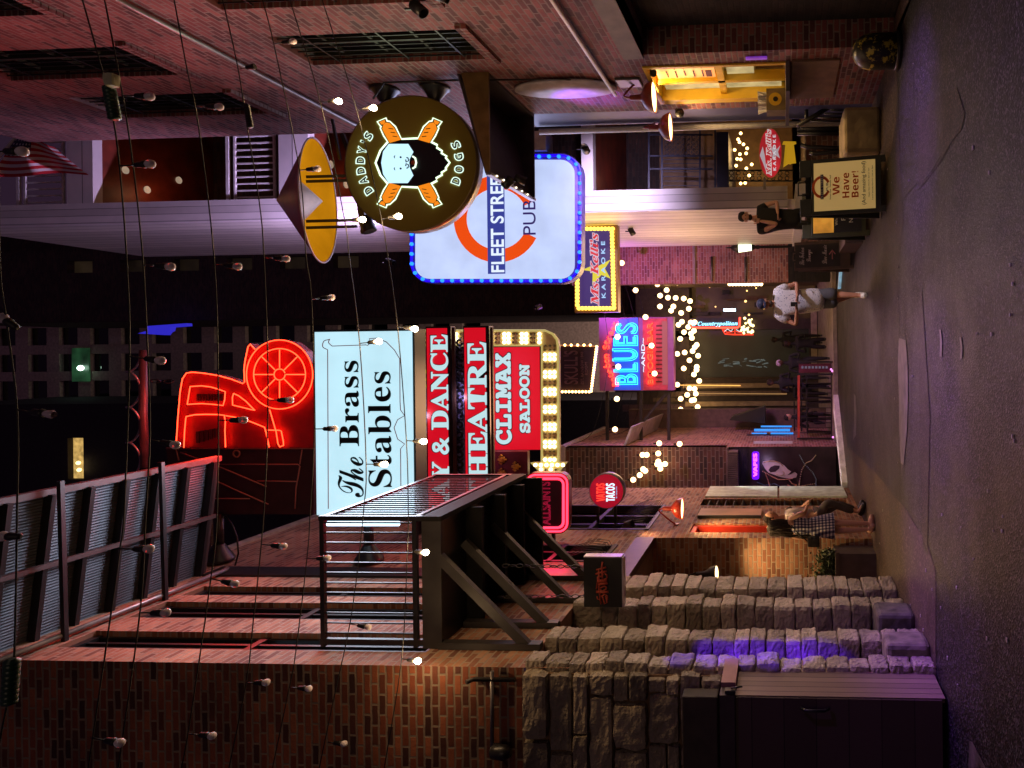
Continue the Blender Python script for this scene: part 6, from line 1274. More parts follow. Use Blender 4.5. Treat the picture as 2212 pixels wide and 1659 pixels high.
# far festoon
lb_ = [(380,160),(255,285),(215,315),(297,330),(260,358),(80,350),(343,392),(375,408),(320,425),(398,442),(338,512),(515,310),(600,335),(672,350),(620,402),(588,427),(570,478),(648,488),(482,552),(465,580),(640,550),(678,567),(230,645),(565,643),(495,703),(580,725),(663,728),(750,735),(818,762),(493,820),(638,820),(805,845),(613,865),(722,890),(337,935),(613,1000),(730,985),(693,1018),(825,993),(868,990),(798,1042),(860,1083),(753,1098),(828,1112),(605,1158),(712,1170),(838,1160),(890,1235),(870,1258),(845,1302),(760,1317),(680,1332),(905,1353),(812,1402),(600,1472),(750,1490),(890,1472),(888,1505),(860,1555),(435,1545),(402,1243),(35,1148),(42,1470),(917,1625)]
lc_ = [(680,145),(812,185),(867,190),(880,243),(787,255),(717,298),(835,315),(862,310),(900,385),(717,413),(607,468),(752,485),(822,503),(845,490),(820,560),(378,622),(475,608),(618,605),(773,618),(850,650),(8,628),(28,298),(610,705),(708,722),(635,762),(705,785),(485,778),(475,888),(305,903),(350,903),(548,1002),(475,975),(465,1003),(497,1010),(497,1052),(312,1058),(335,1075),(275,1122),(205,1172)]
pos = [z('B', *p) for p in lb_] + [z('C', *p) for p in lc_]
FB = emi("festoon_glow", (1, .62, .27), 6); proto = None; fest = []
for v, y_ in pos:
    Y = max(13.2, min(17.0 if y_ > 955 else 25.0, (4.2 * F) / max(60, 1690 - v)))
    if 683 < y_ < 843 and v < 1443: Y = min(Y, 17.5)
    if y_ < 530: Y = 17.6
    c = P(v, y_, Y); fest.append((c, Y))
    if proto is None:
        proto = thing("festoon_bulb", "small glowing warm festoon bulb over the far alley", "light bulb", c, "festoon bulbs over the far alley")
        gq = obj("glass", MB().ball(c, .042, 7), FB, proto); c00 = c
        mb = MB(); mb.tube([c + Vector((0, 0, .03)), c + Vector((0, 0, .09))], .014, 5); obj("socket", mb, CABLE, proto)
    else:
        cc_ = clone(proto, None, c); cc_.scale = (Y / 20 * 1.6 + .25,) * 3
for grp_lo in (1300, 1345, 1365, 1385, 1405, 1425, 1440, 1455, 1470, 1485, 1500):
    sel = sorted([c for (c, Y), (v, y_) in zip(fest, pos) if grp_lo <= v < grp_lo + (20 if grp_lo >= 1345 else 45)], key=lambda c: c.x)
    if len(sel) < 3: continue
    Yc = sum(c.y for c in sel) / len(sel); zc_ = sum(c.z for c in sel) / len(sel) + .25
    pts = [Vector((2.6 if Yc < 17.7 else 3.5, Yc, zc_ + .9))] + [Vector((x, Yc, zc_ + .9 * (x / 3) ** 2)) for x in (1.8, 1, .2, -.6, -1.4, -2.2)] + [Vector((-3.0 if Yc < 17.2 else -2.45, Yc, zc_ + 1))]
    solo("festoon_cable", MB().tube(smooth([tuple(p) for p in pts], n=4), .008, 4), CABLE, "sagging thin festoon cable over the far alley", "cable", "festoon cables over the far alley")
proto = None
PB = emi("porch_glow", (1, .6, .2), 7)
for a in [(240, 180),(215, 240),(228, 268),(268, 290),(305, 330),(180, 345),(232, 388),(295, 380),(205, 435),(240, 440),(195, 503),(297, 530),(350, 490),(325, 600),(240, 680),(285, 675)]:
    c = P(*z('E', *a), 15.0)
    if proto is None: proto = solo("porch_bulb", MB().ball(c, .034, 6), PB, "warm bulb in the swag of lights over the porch", "light bulb", "porch swag bulbs"); c00 = c
    else: clone(proto, None, c - c00)

# ================================================================ LAMPS OF THE STREET AND AN ADDED ONE
def gooseneck(name, label, c, r, wall, m, col, e, tilt=(0, 0, -1), body=None, neck=None, lampsize=.08):
    o = thing(name, label, "lamp", c); ax = Vector(tilt).normalized(); mb = MB()
    mb.lathe([(.02, -.34), (.035, -.33), (.042, -.2), (.06, -.175), (r * .55, -.15), (r * .82, -.105), (r * .96, -.045), (r, 0)], c, ax, 28); obj("shade", mb, m, o)
    mb = MB(); mb.lathe([(.001, -.012), (r * .9, -.012)], c, ax, 24); obj("diffuser", mb, emi("lamp_disc_%s" % name, col, 6), o)
    top = Vector(c) - ax * .33; w = Vector(wall); mb = MB(); mb.tube(smooth([tuple(w), tuple(w + (top - w) * .25 + Vector((0, 0, .05)) + Vector((.0, 0, 0))), tuple(top + Vector((0, 0, .1)) + (w - top) * .15), tuple(top)], n=6) if neck is None else smooth([tuple(x) for x in neck], n=6), .014, 8); mb.lathe([(.05, 0), (.05, .015)], w, (w - top).normalized() * -1 if 0 else (1 if w.x < 0 else -1, 0, 0), 12, True); obj("neck", mb, body or m, o)
    lamp('SPOT', "lamp_light", Vector(c) - ax * -.02, col, e, o, Vector(c) + ax, lampsize, 150, .8)
    return o
RUST = mat("red_brown_enamel", (.25, .05, .03), .35)
ENR = mat("red_enamel", (.6, .06, .03), .35)
W1 = (1, .62, .26)
c = P(*z('f', 158, 495), 9.3); gooseneck("shade_lamp", "rust enamel shade lamp nearest the yellow hatch", c, .21, (RX - .01, c.y, c.z + .25), RUST, W1, 42)
c = P(*z('f', 335, 820), 10.3); gooseneck("shade_lamp", "rust enamel shade lamp beside the white downpipe", c, .21, (RX - .1, c.y + .4, c.z + .3), RUST, W1, 50)
c = P(*z('C', 738, 1483), 11.6); gooseneck("shade_lamp", "bright red gooseneck lamp on the pavement side brick wall", c, .18, (LX + .01, W(1445, 1134, LX).y, c.z + .15), ENR, W1, 130, neck=None)
c = P(*z('9', 318, 378), 10.5); gooseneck("shade_lamp", "dark stepped gooseneck lamp in the brick alcove above the ivy", c, .12, (-3.9, 11.03, c.z + .3), DSTEEL, W1, 110, tilt=(.1, -.15, -1), neck=[(-3.75, 11.02, c.z + .25), (-3.7, 10.9, c.z + .42), (-3.55, 10.7, c.z + .5), tuple(c + Vector((0, 0, .33)))])
# wall cornered speaker and security lights
mb = MB(); c = P(1357, 162, 9.2); mb.box(c.x - .1, c.x + .12, 9.1, 9.4, c.z - .17, c.z + .17); so_ = solo("speaker", mb, BLACK, "black box speaker fixed where the white pipe ends", "speaker", bevel=.02)
sf_ = thing("floodlight", "small black floodlight above the yellow hatch", "lamp", P(1405, 150, 9.1)); mb = MB(); mb.tube([P(1388, 150, 9.2), P(1412, 158, 9.0)], .05, 10); obj("body", mb, BLACK, sf_); lamp("SPOT", "flood_light", P(1414, 162, 8.95), (1, .74, .55), 520, sf_, (-3.0, 7.9, 2.0), .05, 44, .7)
cm_ = thing("security_camera", "small black dome camera on the navy painted bay", "camera", P(1468, 244, 10.3)); mb = MB(); mb.ball(P(1468, 244, 10.3), .07, 8); mb.bar(P(1460, 236, 10.3), P(1468, 244, 10.3), .04); obj("body", mb, BLACK, cm_)
# lantern on a post
lY = 17.9; lt = thing("lantern_post", "lit black post lantern standing before the purple brick wall", "lamp", (P(1612, 532, lY).x, lY, 0)); c = P(*z('B', 1400, 182), lY)
mb = MB(); mb.lathe([(.085, -.2), (.13, .14)], c, (0, 0, 1), 6); obj("glass", mb, emi("lantern_glass", (.85, 1, .6), 3.2), lt)
mb = MB(); mb.lathe([(.15, .14), (.16, .16), (.07, .3), (.02, .34), (.02, .42), (.004, .48)], c, (0, 0, 1), 6); mb.lathe([(.09, -.2), (.07, -.25), (.04, -.3), (.06, -.36), (.035, -.42), (.035, -(c.z - .3)), (.09, -(c.z - .15)), (.09, -c.z)], c, (0, 0, 1), 10); obj("post", mb, BLACK, lt)
lamp('POINT', "lantern_light", c, (1, .85, .55), 60, lt, size=.1)
lamp('POINT', "porch_light", P(1620, 330, 14.9), (1, .6, .22), 22, None, size=.3)
for q_ in ((-1.6, 14.5, 3.9, 60), (.9, 15.8, 3.9, 150), (-.8, 18.6, 3.8, 32), (.6, 21, 3.7, 22)): lamp('POINT', "festoon_light", q_[:3], (1, .6, .3), q_[3], None, size=.5)
# lamp glow in lit string bulbs
for g, o in wl_glow: lamp('POINT', "bulb_light", g + Vector((0, -.05, -.0)), (1, .62, .30), 12, o, size=.03)
# violet and red stage spots fixed to the buildings, and one added for the walking man
def spotfix(name, label, c, tgt, col, e, ang, blend=.4):
    o = thing(name, label, "spotlight", c); d = (Vector(tgt) - Vector(c)).normalized(); mb = MB(); mb.lathe([(.05, -.16), (.06, -.15), (.065, 0), (.055, 0)], c, d, 14); mb.bar(Vector(c) - d * .08, Vector(c) - d * .08 + Vector((0, 0, .14)), .02); obj("housing", mb, BLACK, o)
    lamp('SPOT', "spot_light", Vector(c) + d * .01, col, e, o, tgt, .05, ang, blend); return o
VIO = (.22, .05, 1)
spotfix("spotlight", "small black spotlight throwing violet onto the oval disc", (2.35, 9.3, 5.05), (3.6, 9.7, 4.1), (.3, .08, 1), 420, 34, .8)
spotfix("spotlight", "small black spotlight washing the white gallery in violet", (1.7, 12.6, 8.75), (3.0, 13.4, 12.5), (.72, .52, 1), 1300, 120, .9)
spotfix("spotlight", "small black spotlight by the downpipe washing the white corner post", (3.3, 11.4, 4.6), (2.85, 13.2, 4.6), (.8, .62, 1), 360, 90, .9)
spotfix("spotlight", "added spotlight under the metal hood brightening the walking man", (2.4, 9.7, 5.0), (.75, 11.6, .9), (.95, .82, 1), 600, 34, .8)  # made-up lamp, there only to brighten the man
spotfix("spotlight", "small black spotlight throwing a violet band over the road", (3.4, 2.7, 5.2), (.0, 5.0, 0), (.38, .14, 1), 500, 70, .9)
vs_ = spotfix("spotlight", "small black spotlight making the stone pillar violet", (.2, 3.0, 5.6), (-3.2, 7.06, 1.0), (.10, .01, 1), 2600, 4.2, .5)
for q_ in (1.35, 1.7, 2.05): lamp('SPOT', "spot_light", (.2, 3.02, 5.6), (.10, .01, 1), 2600, vs_, (-3.2, 7.06, q_), .03, 4.2, .5)
spotfix("spotlight", "small black spotlight on the right wall making a violet pool by the pub board", (3.45, 6.6, 4.6), (2.1, 7.2, 0), (.42, .16, 1), 1700, 32, .9)
spotfix("spotlight", "small black spotlight on the red brick reaching violet across the road", (3.45, 6.9, 5.0), (-1.3, 6.6, 0), (.36, .1, 1), 3000, 30, .8)
spotfix("spotlight", "small black spotlight colouring the lantern wall violet", (1.0, 15.6, 6.9), (2.3, 19, 5.2), (.75, .15, 1), 480, 80, .9)
spotfix("spotlight", "small black spotlight tinting the far pavement violet", (2.5, 15.0, 4.6), (-2.6, 18.5, 2.2), (.7, .12, 1), 480, 75, .9)
spotfix("spotlight", "small warm spotlight over the pavement", (-2.9, 11.4, 3.9), (-1.9, 9.5, 0), (1, .5, .2), 60, 100, .9)

# ================================================================ PEOPLE
def skinmesh(name, joints, edges, parent, m, sub=2, root=0):
    """continuous surface grown round a skeleton; joints: (x, y, z, rx[, ry])"""
    org = ORG[parent.name]; me = bpy.data.meshes.new(name); me.from_pydata([tuple(Vector(j[:3]) - org) for j in joints], edges, [])
    o = _link(bpy.data.objects.new(name, me)); md = o.modifiers.new("skin", 'SKIN'); md.use_smooth_shade = True
    for i, j in enumerate(joints): sv = me.skin_vertices[0].data[i]; sv.radius = (j[3], j[4] if len(j) > 4 else j[3]); sv.use_root = (i == root)
    s = o.modifiers.new("sub", 'SUBSURF'); s.levels = sub; s.render_levels = sub
    bpy.context.view_layer.update(); em = bpy.data.meshes.new_from_object(o.evaluated_get(bpy.context.evaluated_depsgraph_get()))
    o.modifiers.clear(); o.data = em; em.materials.clear(); em.materials.append(m); o.parent = parent; ORG[o.name] = org
    return o
def head_mb(c, fwd, up, s=1.0, nose=True):
    """head about 0.23 m tall with jaw, brow, nose and ears; c = centre"""
    c = Vector(c); f = Vector(fwd).normalized(); u = (Vector(up) - f * Vector(up).dot(f)).normalized(); r = f.cross(u); mb = MB(); K, L_ = 22, 20; vs = []
    for i in range(K + 1):
        ph = math.pi * i / K; zz = math.cos(ph)
        for j in range(L_):
            th = 2 * math.pi * j / L_; x = math.sin(ph) * math.sin(th); y_ = math.sin(ph) * math.cos(th)
            wx, wy, wz = .076, .096, .118
            if zz < -.1: k_ = 1 - .38 * min(1, (-zz - .1) / .8); wx *= k_; wy *= (1 - .25 * min(1, (-zz - .1) / .8)) if y_ > 0 else (1 - .5 * min(1, (-zz - .1) / .8))
            fr = max(0, y_) ** 6
            yy = y_ * wy; 
            if fr > 0:
                yy += fr * (.02 * math.exp(-((zz + .22) / .10) ** 2) * math.exp(-(x / .16) ** 2) - .012 * math.exp(-((zz - .02) / .1) ** 2) * (math.exp(-((abs(x) - .33) / .17) ** 2)) + .006 * math.exp(-((zz + .55) / .07) ** 2) * math.exp(-(x / .3) ** 2) - .004 * math.exp(-((zz + .62) / .03) ** 2) + .008 * math.exp(-((zz + .88) / .1) ** 2) + .004 * math.exp(-((zz - .2) / .07) ** 2))
            vs.append(c + (r * (x * wx) + f * yy + u * (zz * wz)) * s)
    fs = [(i * L_ + j, i * L_ + (j + 1) % L_, (i + 1) * L_ + (j + 1) % L_, (i + 1) * L_ + j) for i in range(K) for j in range(L_)]
    mb.add(vs, fs, True)
    mb.prism([c + (f * .088 + u * (-.005)) * s + r * .005, c + (f * .118 + u * -.035) * s + r * .003, c + (f * .118 + u * -.035) * s - r * .003, c + (f * .088 + u * -.005) * s - r * .005], -u * .012)
    for d in (-1, 1): mb.ball(c + (r * d * .078 - f * .005 + u * -.015) * s, .03 * s, 8, (.35, .8, 1.1))
    return mb, f, u, r
def face_parts(c, f, u, r, parent, s=1.0):
    c = Vector(c); mb = MB()
    for d in (-1, 1): mb.ball(c + (r * d * .03 + f * .083 + u * .004) * s, .0095 * s, 6)
    obj("eye", mb, mat("eye_dark", (.03, .02, .02), .3, var=0), parent)
def hand(mb, w, d, up_, side, curl=.5, s=1.0):
    """palm, four bent fingers of different lengths and a side thumb"""
    w = Vector(w); d = Vector(d).normalized(); n_ = (Vector(up_) - d * Vector(up_).dot(d)).normalized(); b_ = d.cross(n_) * side
    a = w + d * .045 * s; mb.add([a + d * i * .045 * s + b_ * j * .038 * s + n_ * k_ * .014 * s for i in (-1, 1) for j in (-1, 1) for k_ in (-1, 1)], [(0, 1, 3, 2), (4, 6, 7, 5), (0, 4, 5, 1), (2, 3, 7, 6), (0, 2, 6, 4), (1, 5, 7, 3)], True)
    for q, (o_, ln_) in enumerate(((-.029, .062), (-.01, .074), (.01, .07), (.028, .055))):
        p0 = w + (d * .085 + b_ * o_) * s; p1 = p0 + (d * math.cos(curl) - n_ * math.sin(curl)) * ln_ * .45 * s; p2 = p1 + (d * math.cos(curl * 2.2) - n_ * math.sin(curl * 2.2)) * ln_ * .35 * s; p3 = p2 + (d * math.cos(curl * 3) - n_ * math.sin(curl * 3)) * ln_ * .25 * s
        mb.tube([p0, p1, p2, p3], [.009 * s, .0085 * s, .008 * s, .006 * s], 6)
    p0 = w + (d * .03 - b_ * .035) * s; mb.tube([p0, p0 + (d * .03 - b_ * .025) * s, p0 + (d * .055 - b_ * .03 - n_ * .015) * s], [.011 * s, .01 * s, .007 * s], 6)
SKIN1 = mat("skin_warm", (.48, .23, .15), .5, var=.08, spec=.4); SKIN2 = mat("skin_light", (.60, .34, .25), .5, var=.06, spec=.4); SKIN3 = mat("skin_dark", (.10, .05, .035), .5, var=.08)
HAIR = mat("dark_brown_hair", (.022, .012, .009), .75, scale=40, var=.6, bump=.5)
def person(label, group=None, loc=(0, 0, 0)): return thing("person", label, "person", loc, group)
def body(parent, hip, chest, neck, headc, arms, legs, m, s=1.0):
    """arms: [(shoulder, elbow, wrist)]*2, legs: [(hip joint, knee, ankle, toe)]*2"""
    J = [(*hip, .13 * s, .10 * s)]; E = []
    def add(p, r, par, r2=None): J.append((*p, r * s, (r2 or r) * s)); E.append((par, len(J) - 1)); return len(J) - 1
    mid = (Vector(hip) + Vector(chest)) / 2; i1 = add(mid, .115, 0, .09); i2 = add(chest, .135, i1, .10); i3 = add(neck, .05, i2); i4 = add(headc, .05, i3)
    for sh, el, wr in arms: a = add(sh, .052, i2); b_ = add(Vector(sh) * .5 + Vector(el) * .5, .045, a); c_ = add(el, .037, b_); d_ = add(Vector(el) * .6 + Vector(wr) * .4, .038, c_); add(wr, .024, d_)
    for hj, kn, an, to in legs: a = add(hj, .08, 0); b_ = add(Vector(hj) * .5 + Vector(kn) * .5, .072, a); c_ = add(kn, .052, b_); d_ = add(Vector(kn) * .65 + Vector(an) * .35, .053, c_); e_ = add(an, .034, d_); add(to, .032, e_)
    return skinmesh("body", J, E, parent, m)
def shirt_mat(name, base, dot, sc):
    m, n, l, b = newmat(name); tc = n.new("ShaderNodeTexCoord"); v = n.new("ShaderNodeTexVoronoi"); v.inputs["Scale"].default_value = sc; l.new(tc.outputs["Object"], v.inputs[0]); lt = n.new("ShaderNodeMath"); lt.operation = 'LESS_THAN'; lt.inputs[1].default_value = .26; l.new(v.outputs["Distance"], lt.inputs[0])
    mx = n.new("ShaderNodeMix"); mx.data_type = 'RGBA'; l.new(lt.outputs[0], mx.inputs[0]); mx.inputs[6].default_value = (*base, 1); mx.inputs[7].default_value = (*dot, 1); l.new(mx.outputs[2], b.inputs["Base Color"]); b.inputs["Roughness"].default_value = .8; return m
# --- man walking with a phone
mY = 11.6; mc = P(1700, 655, mY); x0 = mc.x
pm = person("man in a white patterned shirt, grey shorts and dark cap looking at his phone", None, (x0, mY, 0))
X = lambda dx, dy, q: (x0 + dx, mY + dy, q)
hip = X(.06, .0, .95); ch = X(.0, -.02, 1.34); nk = X(-.01, -.05, 1.54); hc = X(-.01, -.10, 1.66)
body(pm, hip, ch, nk, X(-.01, -.08, 1.62), [(X(.22, -.02, 1.43), X(.33, -.05, 1.13), X(.09, -.27, 1.13)), (X(-.22, -.02, 1.42), X(-.36, -.08, 1.15), X(-.12, -.28, 1.14))],
     [(X(.13, .0, .88), X(.13, -.06, .49), X(.10, -.16, .09), X(.09, -.32, .04)), (X(-.04, .02, .88), X(.03, .02, .5), X(.14, .32, .16), X(.14, .26, .04))], SKIN1)
mb, f_, u_, r_ = head_mb(hc, (-.15, -1, -.45), (0, -.1, 1)); obj("head", mb, SKIN1, pm); face_parts(hc, f_, u_, r_, pm)
mb = MB(); c = Vector(hc); mb.lathe([(.088, -.0), (.09, .03), (.082, .07), (.05, .1), (.001, .108)], c + u_ * .03 - f_ * .008, u_, 20); mb.prism([c + u_ * .045 + f_ * .07 + r_ * .065, c + u_ * .05 + f_ * .15 + r_ * .045, c + u_ * .05 + f_ * .165, c + u_ * .05 + f_ * .15 - r_ * .045, c + u_ * .045 + f_ * .07 - r_ * .065], u_ * .008); obj("cap", mb, mat("navy_cap", (.015, .018, .05), .7), pm)
mb = MB(); mb.ball(c - u_ * .075 + f_ * .055, .055, 8, (1.05, .8, .7)); obj("beard", mb, mat("grey_brown_beard", (.10, .07, .06), .8, bump=.5, scale=60), pm)
SH = shirt_mat("white_patterned_cotton", (.66, .62, .66), (.2, .2, .32), 30)
skinmesh("shirt", [(*X(.05, .0, .64), .20, .165), (*X(.05, .0, .84), .215, .175), (*X(.03, -.01, 1.02), .225, .175), (*ch, .225, .17), (*X(0, -.03, 1.50), .10, .085), (*X(.2, -.02, 1.43), .11), (*X(.30, -.03, 1.24), .105), (*X(-.2, -.02, 1.42), .11), (*X(-.32, -.04, 1.25), .105)], [(0, 1), (1, 2), (2, 3), (3, 4), (3, 5), (5, 6), (3, 7), (7, 8)], pm, SH)
skinmesh("shorts", [(*X(.05, .0, .92), .13, .11), (*X(.13, -.01, .82), .10), (*X(.14, -.05, .62), .112), (*X(.14, -.06, .44), .115), (*X(-.02, .01, .82), .10), (*X(.0, .02, .62), .105), (*X(.0, .02, .44), .11)], [(0, 1), (1, 2), (2, 3), (0, 4), (4, 5), (5, 6)], pm, mat("grey_shorts", (.10, .10, .12), .8))
mb = MB(); hand(mb, X(.09, -.27, 1.13), (-1, -.25, .1), (0, .3, 1), 1, .7); hand(mb, X(-.12, -.28, 1.14), (1, -.2, .1), (0, .3, 1), -1, .8); obj("hand", mb, SKIN1, pm)
mb = MB(); mb.box(x0 - .075, x0 - .005, mY - .36, mY - .345, 1.13, 1.24); solo("phone", mb, BLACK, "black phone in the hands of the man in the white patterned shirt", "phone", bevel=.004)
def shoe(mb, a, t, m_=None):
    a, t = Vector(a), Vector(t); d = (t - a); d.z = 0; d.normalize(); mb.tube([a - d * .05 + Vector((0, 0, -.01)), a + d * .02 + Vector((0, 0, -.03)), Vector((t.x, t.y, .045)) - d * .04, Vector((t.x, t.y, .035)) + d * .03], [.045, .05, .047, .028], 10)
mb = MB(); shoe(mb, X(.10, -.16, .09), X(.09, -.32, .04)); shoe(mb, X(.14, .32, .14), X(.14, .22, .05)); obj("shoes", mb, mat("white_trainers", (.6, .58, .55), .6), pm)
# --- woman with long hair
wY = 10.75; wx = P(1700, 1141, wY).x + .03
pw = person("woman with long dark hair in a navy and white checked dress, back turned", None, (wx, wY, 0))
X = lambda dx, dy, q: (wx + dx, wY + dy, q)
body(pw, X(.0, 0, .9), X(-.01, 0, 1.22), X(-.02, 0, 1.4), X(-.03, .0, 1.5), [(X(.12, -.05, 1.3), X(.23, -.08, 1.08), X(.14, .12, 1.22)), (X(-.15, .0, 1.28), X(-.2, .05, 1.05), X(-.1, .2, 1.1))],
     [(X(.06, -.02, .83), X(.06, -.03, .46), X(.05, .0, .08), X(.16, .04, .03)), (X(-.06, .02, .83), X(-.07, .02, .46), X(-.05, .02, .08), X(.04, -.08, .03))], SKIN2, .86)
hcw = X(-.03, .02, 1.545); mb, f_, u_, r_ = head_mb(hcw, (.55, .85, .12), (0, 0, 1), .95); obj("head", mb, SKIN2, pw); face_parts(hcw, f_, u_, r_, pw, .95)
hr = MB(); c = Vector(hcw); R.seed(21)
for i in range(150):
    a = R.uniform(-1.9, 1.9); st_ = c - f_ * .02 + u_ * .1; side = (-f_ * math.cos(a) + r_ * math.sin(a)); L_ = R.uniform(.28, .52)
    p1 = c + side * .098 + u_ * R.uniform(.0, .06); p2 = c + side * R.uniform(.1, .125) - u_ * .1; p3 = c + side * R.uniform(.08, .13) - u_ * (.1 + L_ * .5) - Vector((.02, .0, 0)); p4 = c + side * R.uniform(.05, .14) - u_ * (.1 + L_) + Vector((R.uniform(-.09, .03), -.03, 0))
    wv = [p + Vector((R.gauss(0, .008), R.gauss(0, .008), 0)) for p in (st_, p1, p2, p3, p4)]; hr.tube(smooth([tuple(p) for p in wv], n=4), [.016] * 4 + [.017] * 8 + [.012] * 4 + [.004], 5)
obj("hair", hr, HAIR, pw)
m, n, l, b = newmat("navy_white_check"); tc = n.new("ShaderNodeTexCoord"); ck = []
sp = n.new("ShaderNodeSeparateXYZ"); l.new(tc.outputs["Object"], sp.inputs[0]); ad = n.new("ShaderNodeMath"); ad.operation = 'ADD'; l.new(sp.outputs[0], ad.inputs[0]); l.new(sp.outputs[1], ad.inputs[1])
outs = []
for src in (ad.outputs[0], sp.outputs[2]):
    mu = n.new("ShaderNodeMath"); mu.operation = 'MULTIPLY'; mu.inputs[1].default_value = 19; l.new(src, mu.inputs[0]); fr = n.new("ShaderNodeMath"); fr.operation = 'FRACT'; l.new(mu.outputs[0], fr.inputs[0]); g_ = n.new("ShaderNodeMath"); g_.operation = 'GREATER_THAN'; g_.inputs[1].default_value = .5; l.new(fr.outputs[0], g_.inputs[0]); outs.append(g_.outputs[0])
av = n.new("ShaderNodeMath"); av.operation = 'ADD'; l.new(outs[0], av.inputs[0]); l.new(outs[1], av.inputs[1]); rp = n.new("ShaderNodeValToRGB"); rp.color_ramp.interpolation = 'CONSTANT'; mr = n.new("ShaderNodeMath"); mr.operation = 'MULTIPLY'; mr.inputs[1].default_value = .5; l.new(av.outputs[0], mr.inputs[0]); l.new(mr.outputs[0], rp.inputs[0]); e = rp.color_ramp.elements
e[0].color = (.02, .02, .07, 1); e[1].position = .9; e[1].color = (.7, .68, .7, 1); x_ = rp.color_ramp.elements.new(.3); x_.color = (.16, .15, .26, 1); l.new(rp.outputs[0], b.inputs["Base Color"]); b.inputs["Roughness"].default_value = .85
mb = MB(); prof = [(.095, 1.30), (.125, 1.22), (.125, 1.12), (.115, 1.02), (.14, .9), (.165, .78), (.19, .64), (.192, .62)]; NN = 36; vs = []
for i, (r0, q) in enumerate(prof):
    for j in range(NN): t = 2 * math.pi * j / NN; w_ = 1 + .06 * math.sin(t * 7) * (i / 7) ** 2; vs.append((wx + r0 * w_ * math.cos(t) * 1.05, wY + r0 * w_ * math.sin(t) * .85, q))
mb.add(vs, [(i * NN + j, i * NN + (j + 1) % NN, (i + 1) * NN + (j + 1) % NN, (i + 1) * NN + j) for i in range(7) for j in range(NN)], True); obj("dress", mb, m, pw)
mb = MB(); mb.add([(wx - .12, wY - .17, 1.0), (wx - .12, wY - .07, 1.0), (wx - .25, wY - .17, .98)], [(0, 1, 2)]); stone(mb, wx - .27, wx - .12, wY - .2, wY - .08, .85, 1.03, .008, 4); mb.tube([(wx - .2, wY - .13, 1.03), (wx - .05, wY - .13, 1.2), (wx + .08, wY - .06, 1.31)], .01, 6); obj("bag", mb, mat("black_leather", (.01, .01, .01), .35), pw)
mb = MB(); hand(mb, X(.14, .12, 1.22), (-.2, 1, .3), (0, 0, 1), 1, .5, .9); obj("hand", mb, SKIN2, pw)
mb = MB(); shoe(mb, X(.05, .0, .08), X(.14, .04, .03)); shoe(mb, X(-.05, .02, .08), X(.03, -.06, .03)); obj("sandals", mb, SKIN2, pw)
# --- man leaning behind her
gY = 11.9; gx = P(1700, 1117, gY).x
pg = person("man in a pale T-shirt and grey jeans leaning at the window behind the woman", None, (gx, gY, 0))
X = lambda dx, dy, q: (gx + dx, gY + dy, q)
body(pg, X(-.02, .05, .88), X(.02, .02, 1.22), X(.0, .0, 1.43), X(-.01, -.01, 1.52), [(X(.04, -.17, 1.3), X(.1, -.2, 1.05), X(.22, -.05, .98)), (X(.04, .19, 1.3), X(.12, .25, 1.05), X(.26, .12, .95))],
     [(X(.02, -.08, .82), X(.28, -.08, .66), X(.1, -.05, .13), X(.25, -.1, .04)), (X(.02, .12, .82), X(.18, .18, .45), X(.08, .2, .1), X(.22, .2, .04))], SKIN2, .95)
hg = X(.02, -.04, 1.6); mb, f_, u_, r_ = head_mb(hg, (.9, -.3, .05), (0, 0, 1)); obj("head", mb, SKIN2, pg); face_parts(hg, f_, u_, r_, pg)
mb = MB(); c = Vector(hg); mb.lathe([(.075, -.07), (.092, -.01), (.094, .03), (.085, .075), (.05, .11), (.001, .118)], c + u_ * .022 - f_ * .028, (u_ * 1 - f_ * .25).normalized(), 18)
for i in range(150): a = Vector((R.gauss(0, 1), R.gauss(0, 1), abs(R.gauss(0, 1)) + .1)).normalized(); a = a - f_ * max(0, a.dot(f_)) * .8; mb.ball(c + a * .088 + u_ * .02 - f_ * .02, R.uniform(.025, .04), 5)
obj("hair", mb, HAIR, pg)
skinmesh("shirt", [(*X(-.02, .05, .84), .16, .135), (*X(.0, .03, 1.05), .17, .14), (*X(.02, .02, 1.22), .18, .15), (*X(.01, .0, 1.37), .08, .07), (*X(.04, -.16, 1.3), .07), (*X(.08, -.19, 1.16), .062), (*X(.04, .18, 1.3), .07), (*X(.1, .22, 1.16), .062)], [(0, 1), (1, 2), (2, 3), (2, 4), (4, 5), (2, 6), (6, 7)], pg, mat("pale_tshirt", (.6, .52, .52), .8))
skinmesh("jeans", [(*X(-.02, .05, .84), .13, .11), (*X(.02, -.08, .80), .09), (*X(.28, -.08, .66), .075), (*X(.11, -.06, .2), .058), (*X(.02, .12, .80), .09), (*X(.18, .18, .45), .07), (*X(.09, .2, .16), .058)], [(0, 1), (1, 2), (2, 3), (0, 4), (4, 5), (5, 6)], pg, mat("grey_jeans", (.09, .075, .085), .8))
mb = MB(); hand(mb, X(.22, -.05, .98), (1, .2, -.5), (0, 0, 1), 1, .3); obj("hand", mb, SKIN2, pg)
mb = MB(); shoe(mb, X(.1, -.05, .1), X(.25, -.1, .04)); shoe(mb, X(.08, .2, .1), X(.22, .2, .04)); obj("boots", mb, mat("black_boots", (.012, .012, .015), .4), pg)
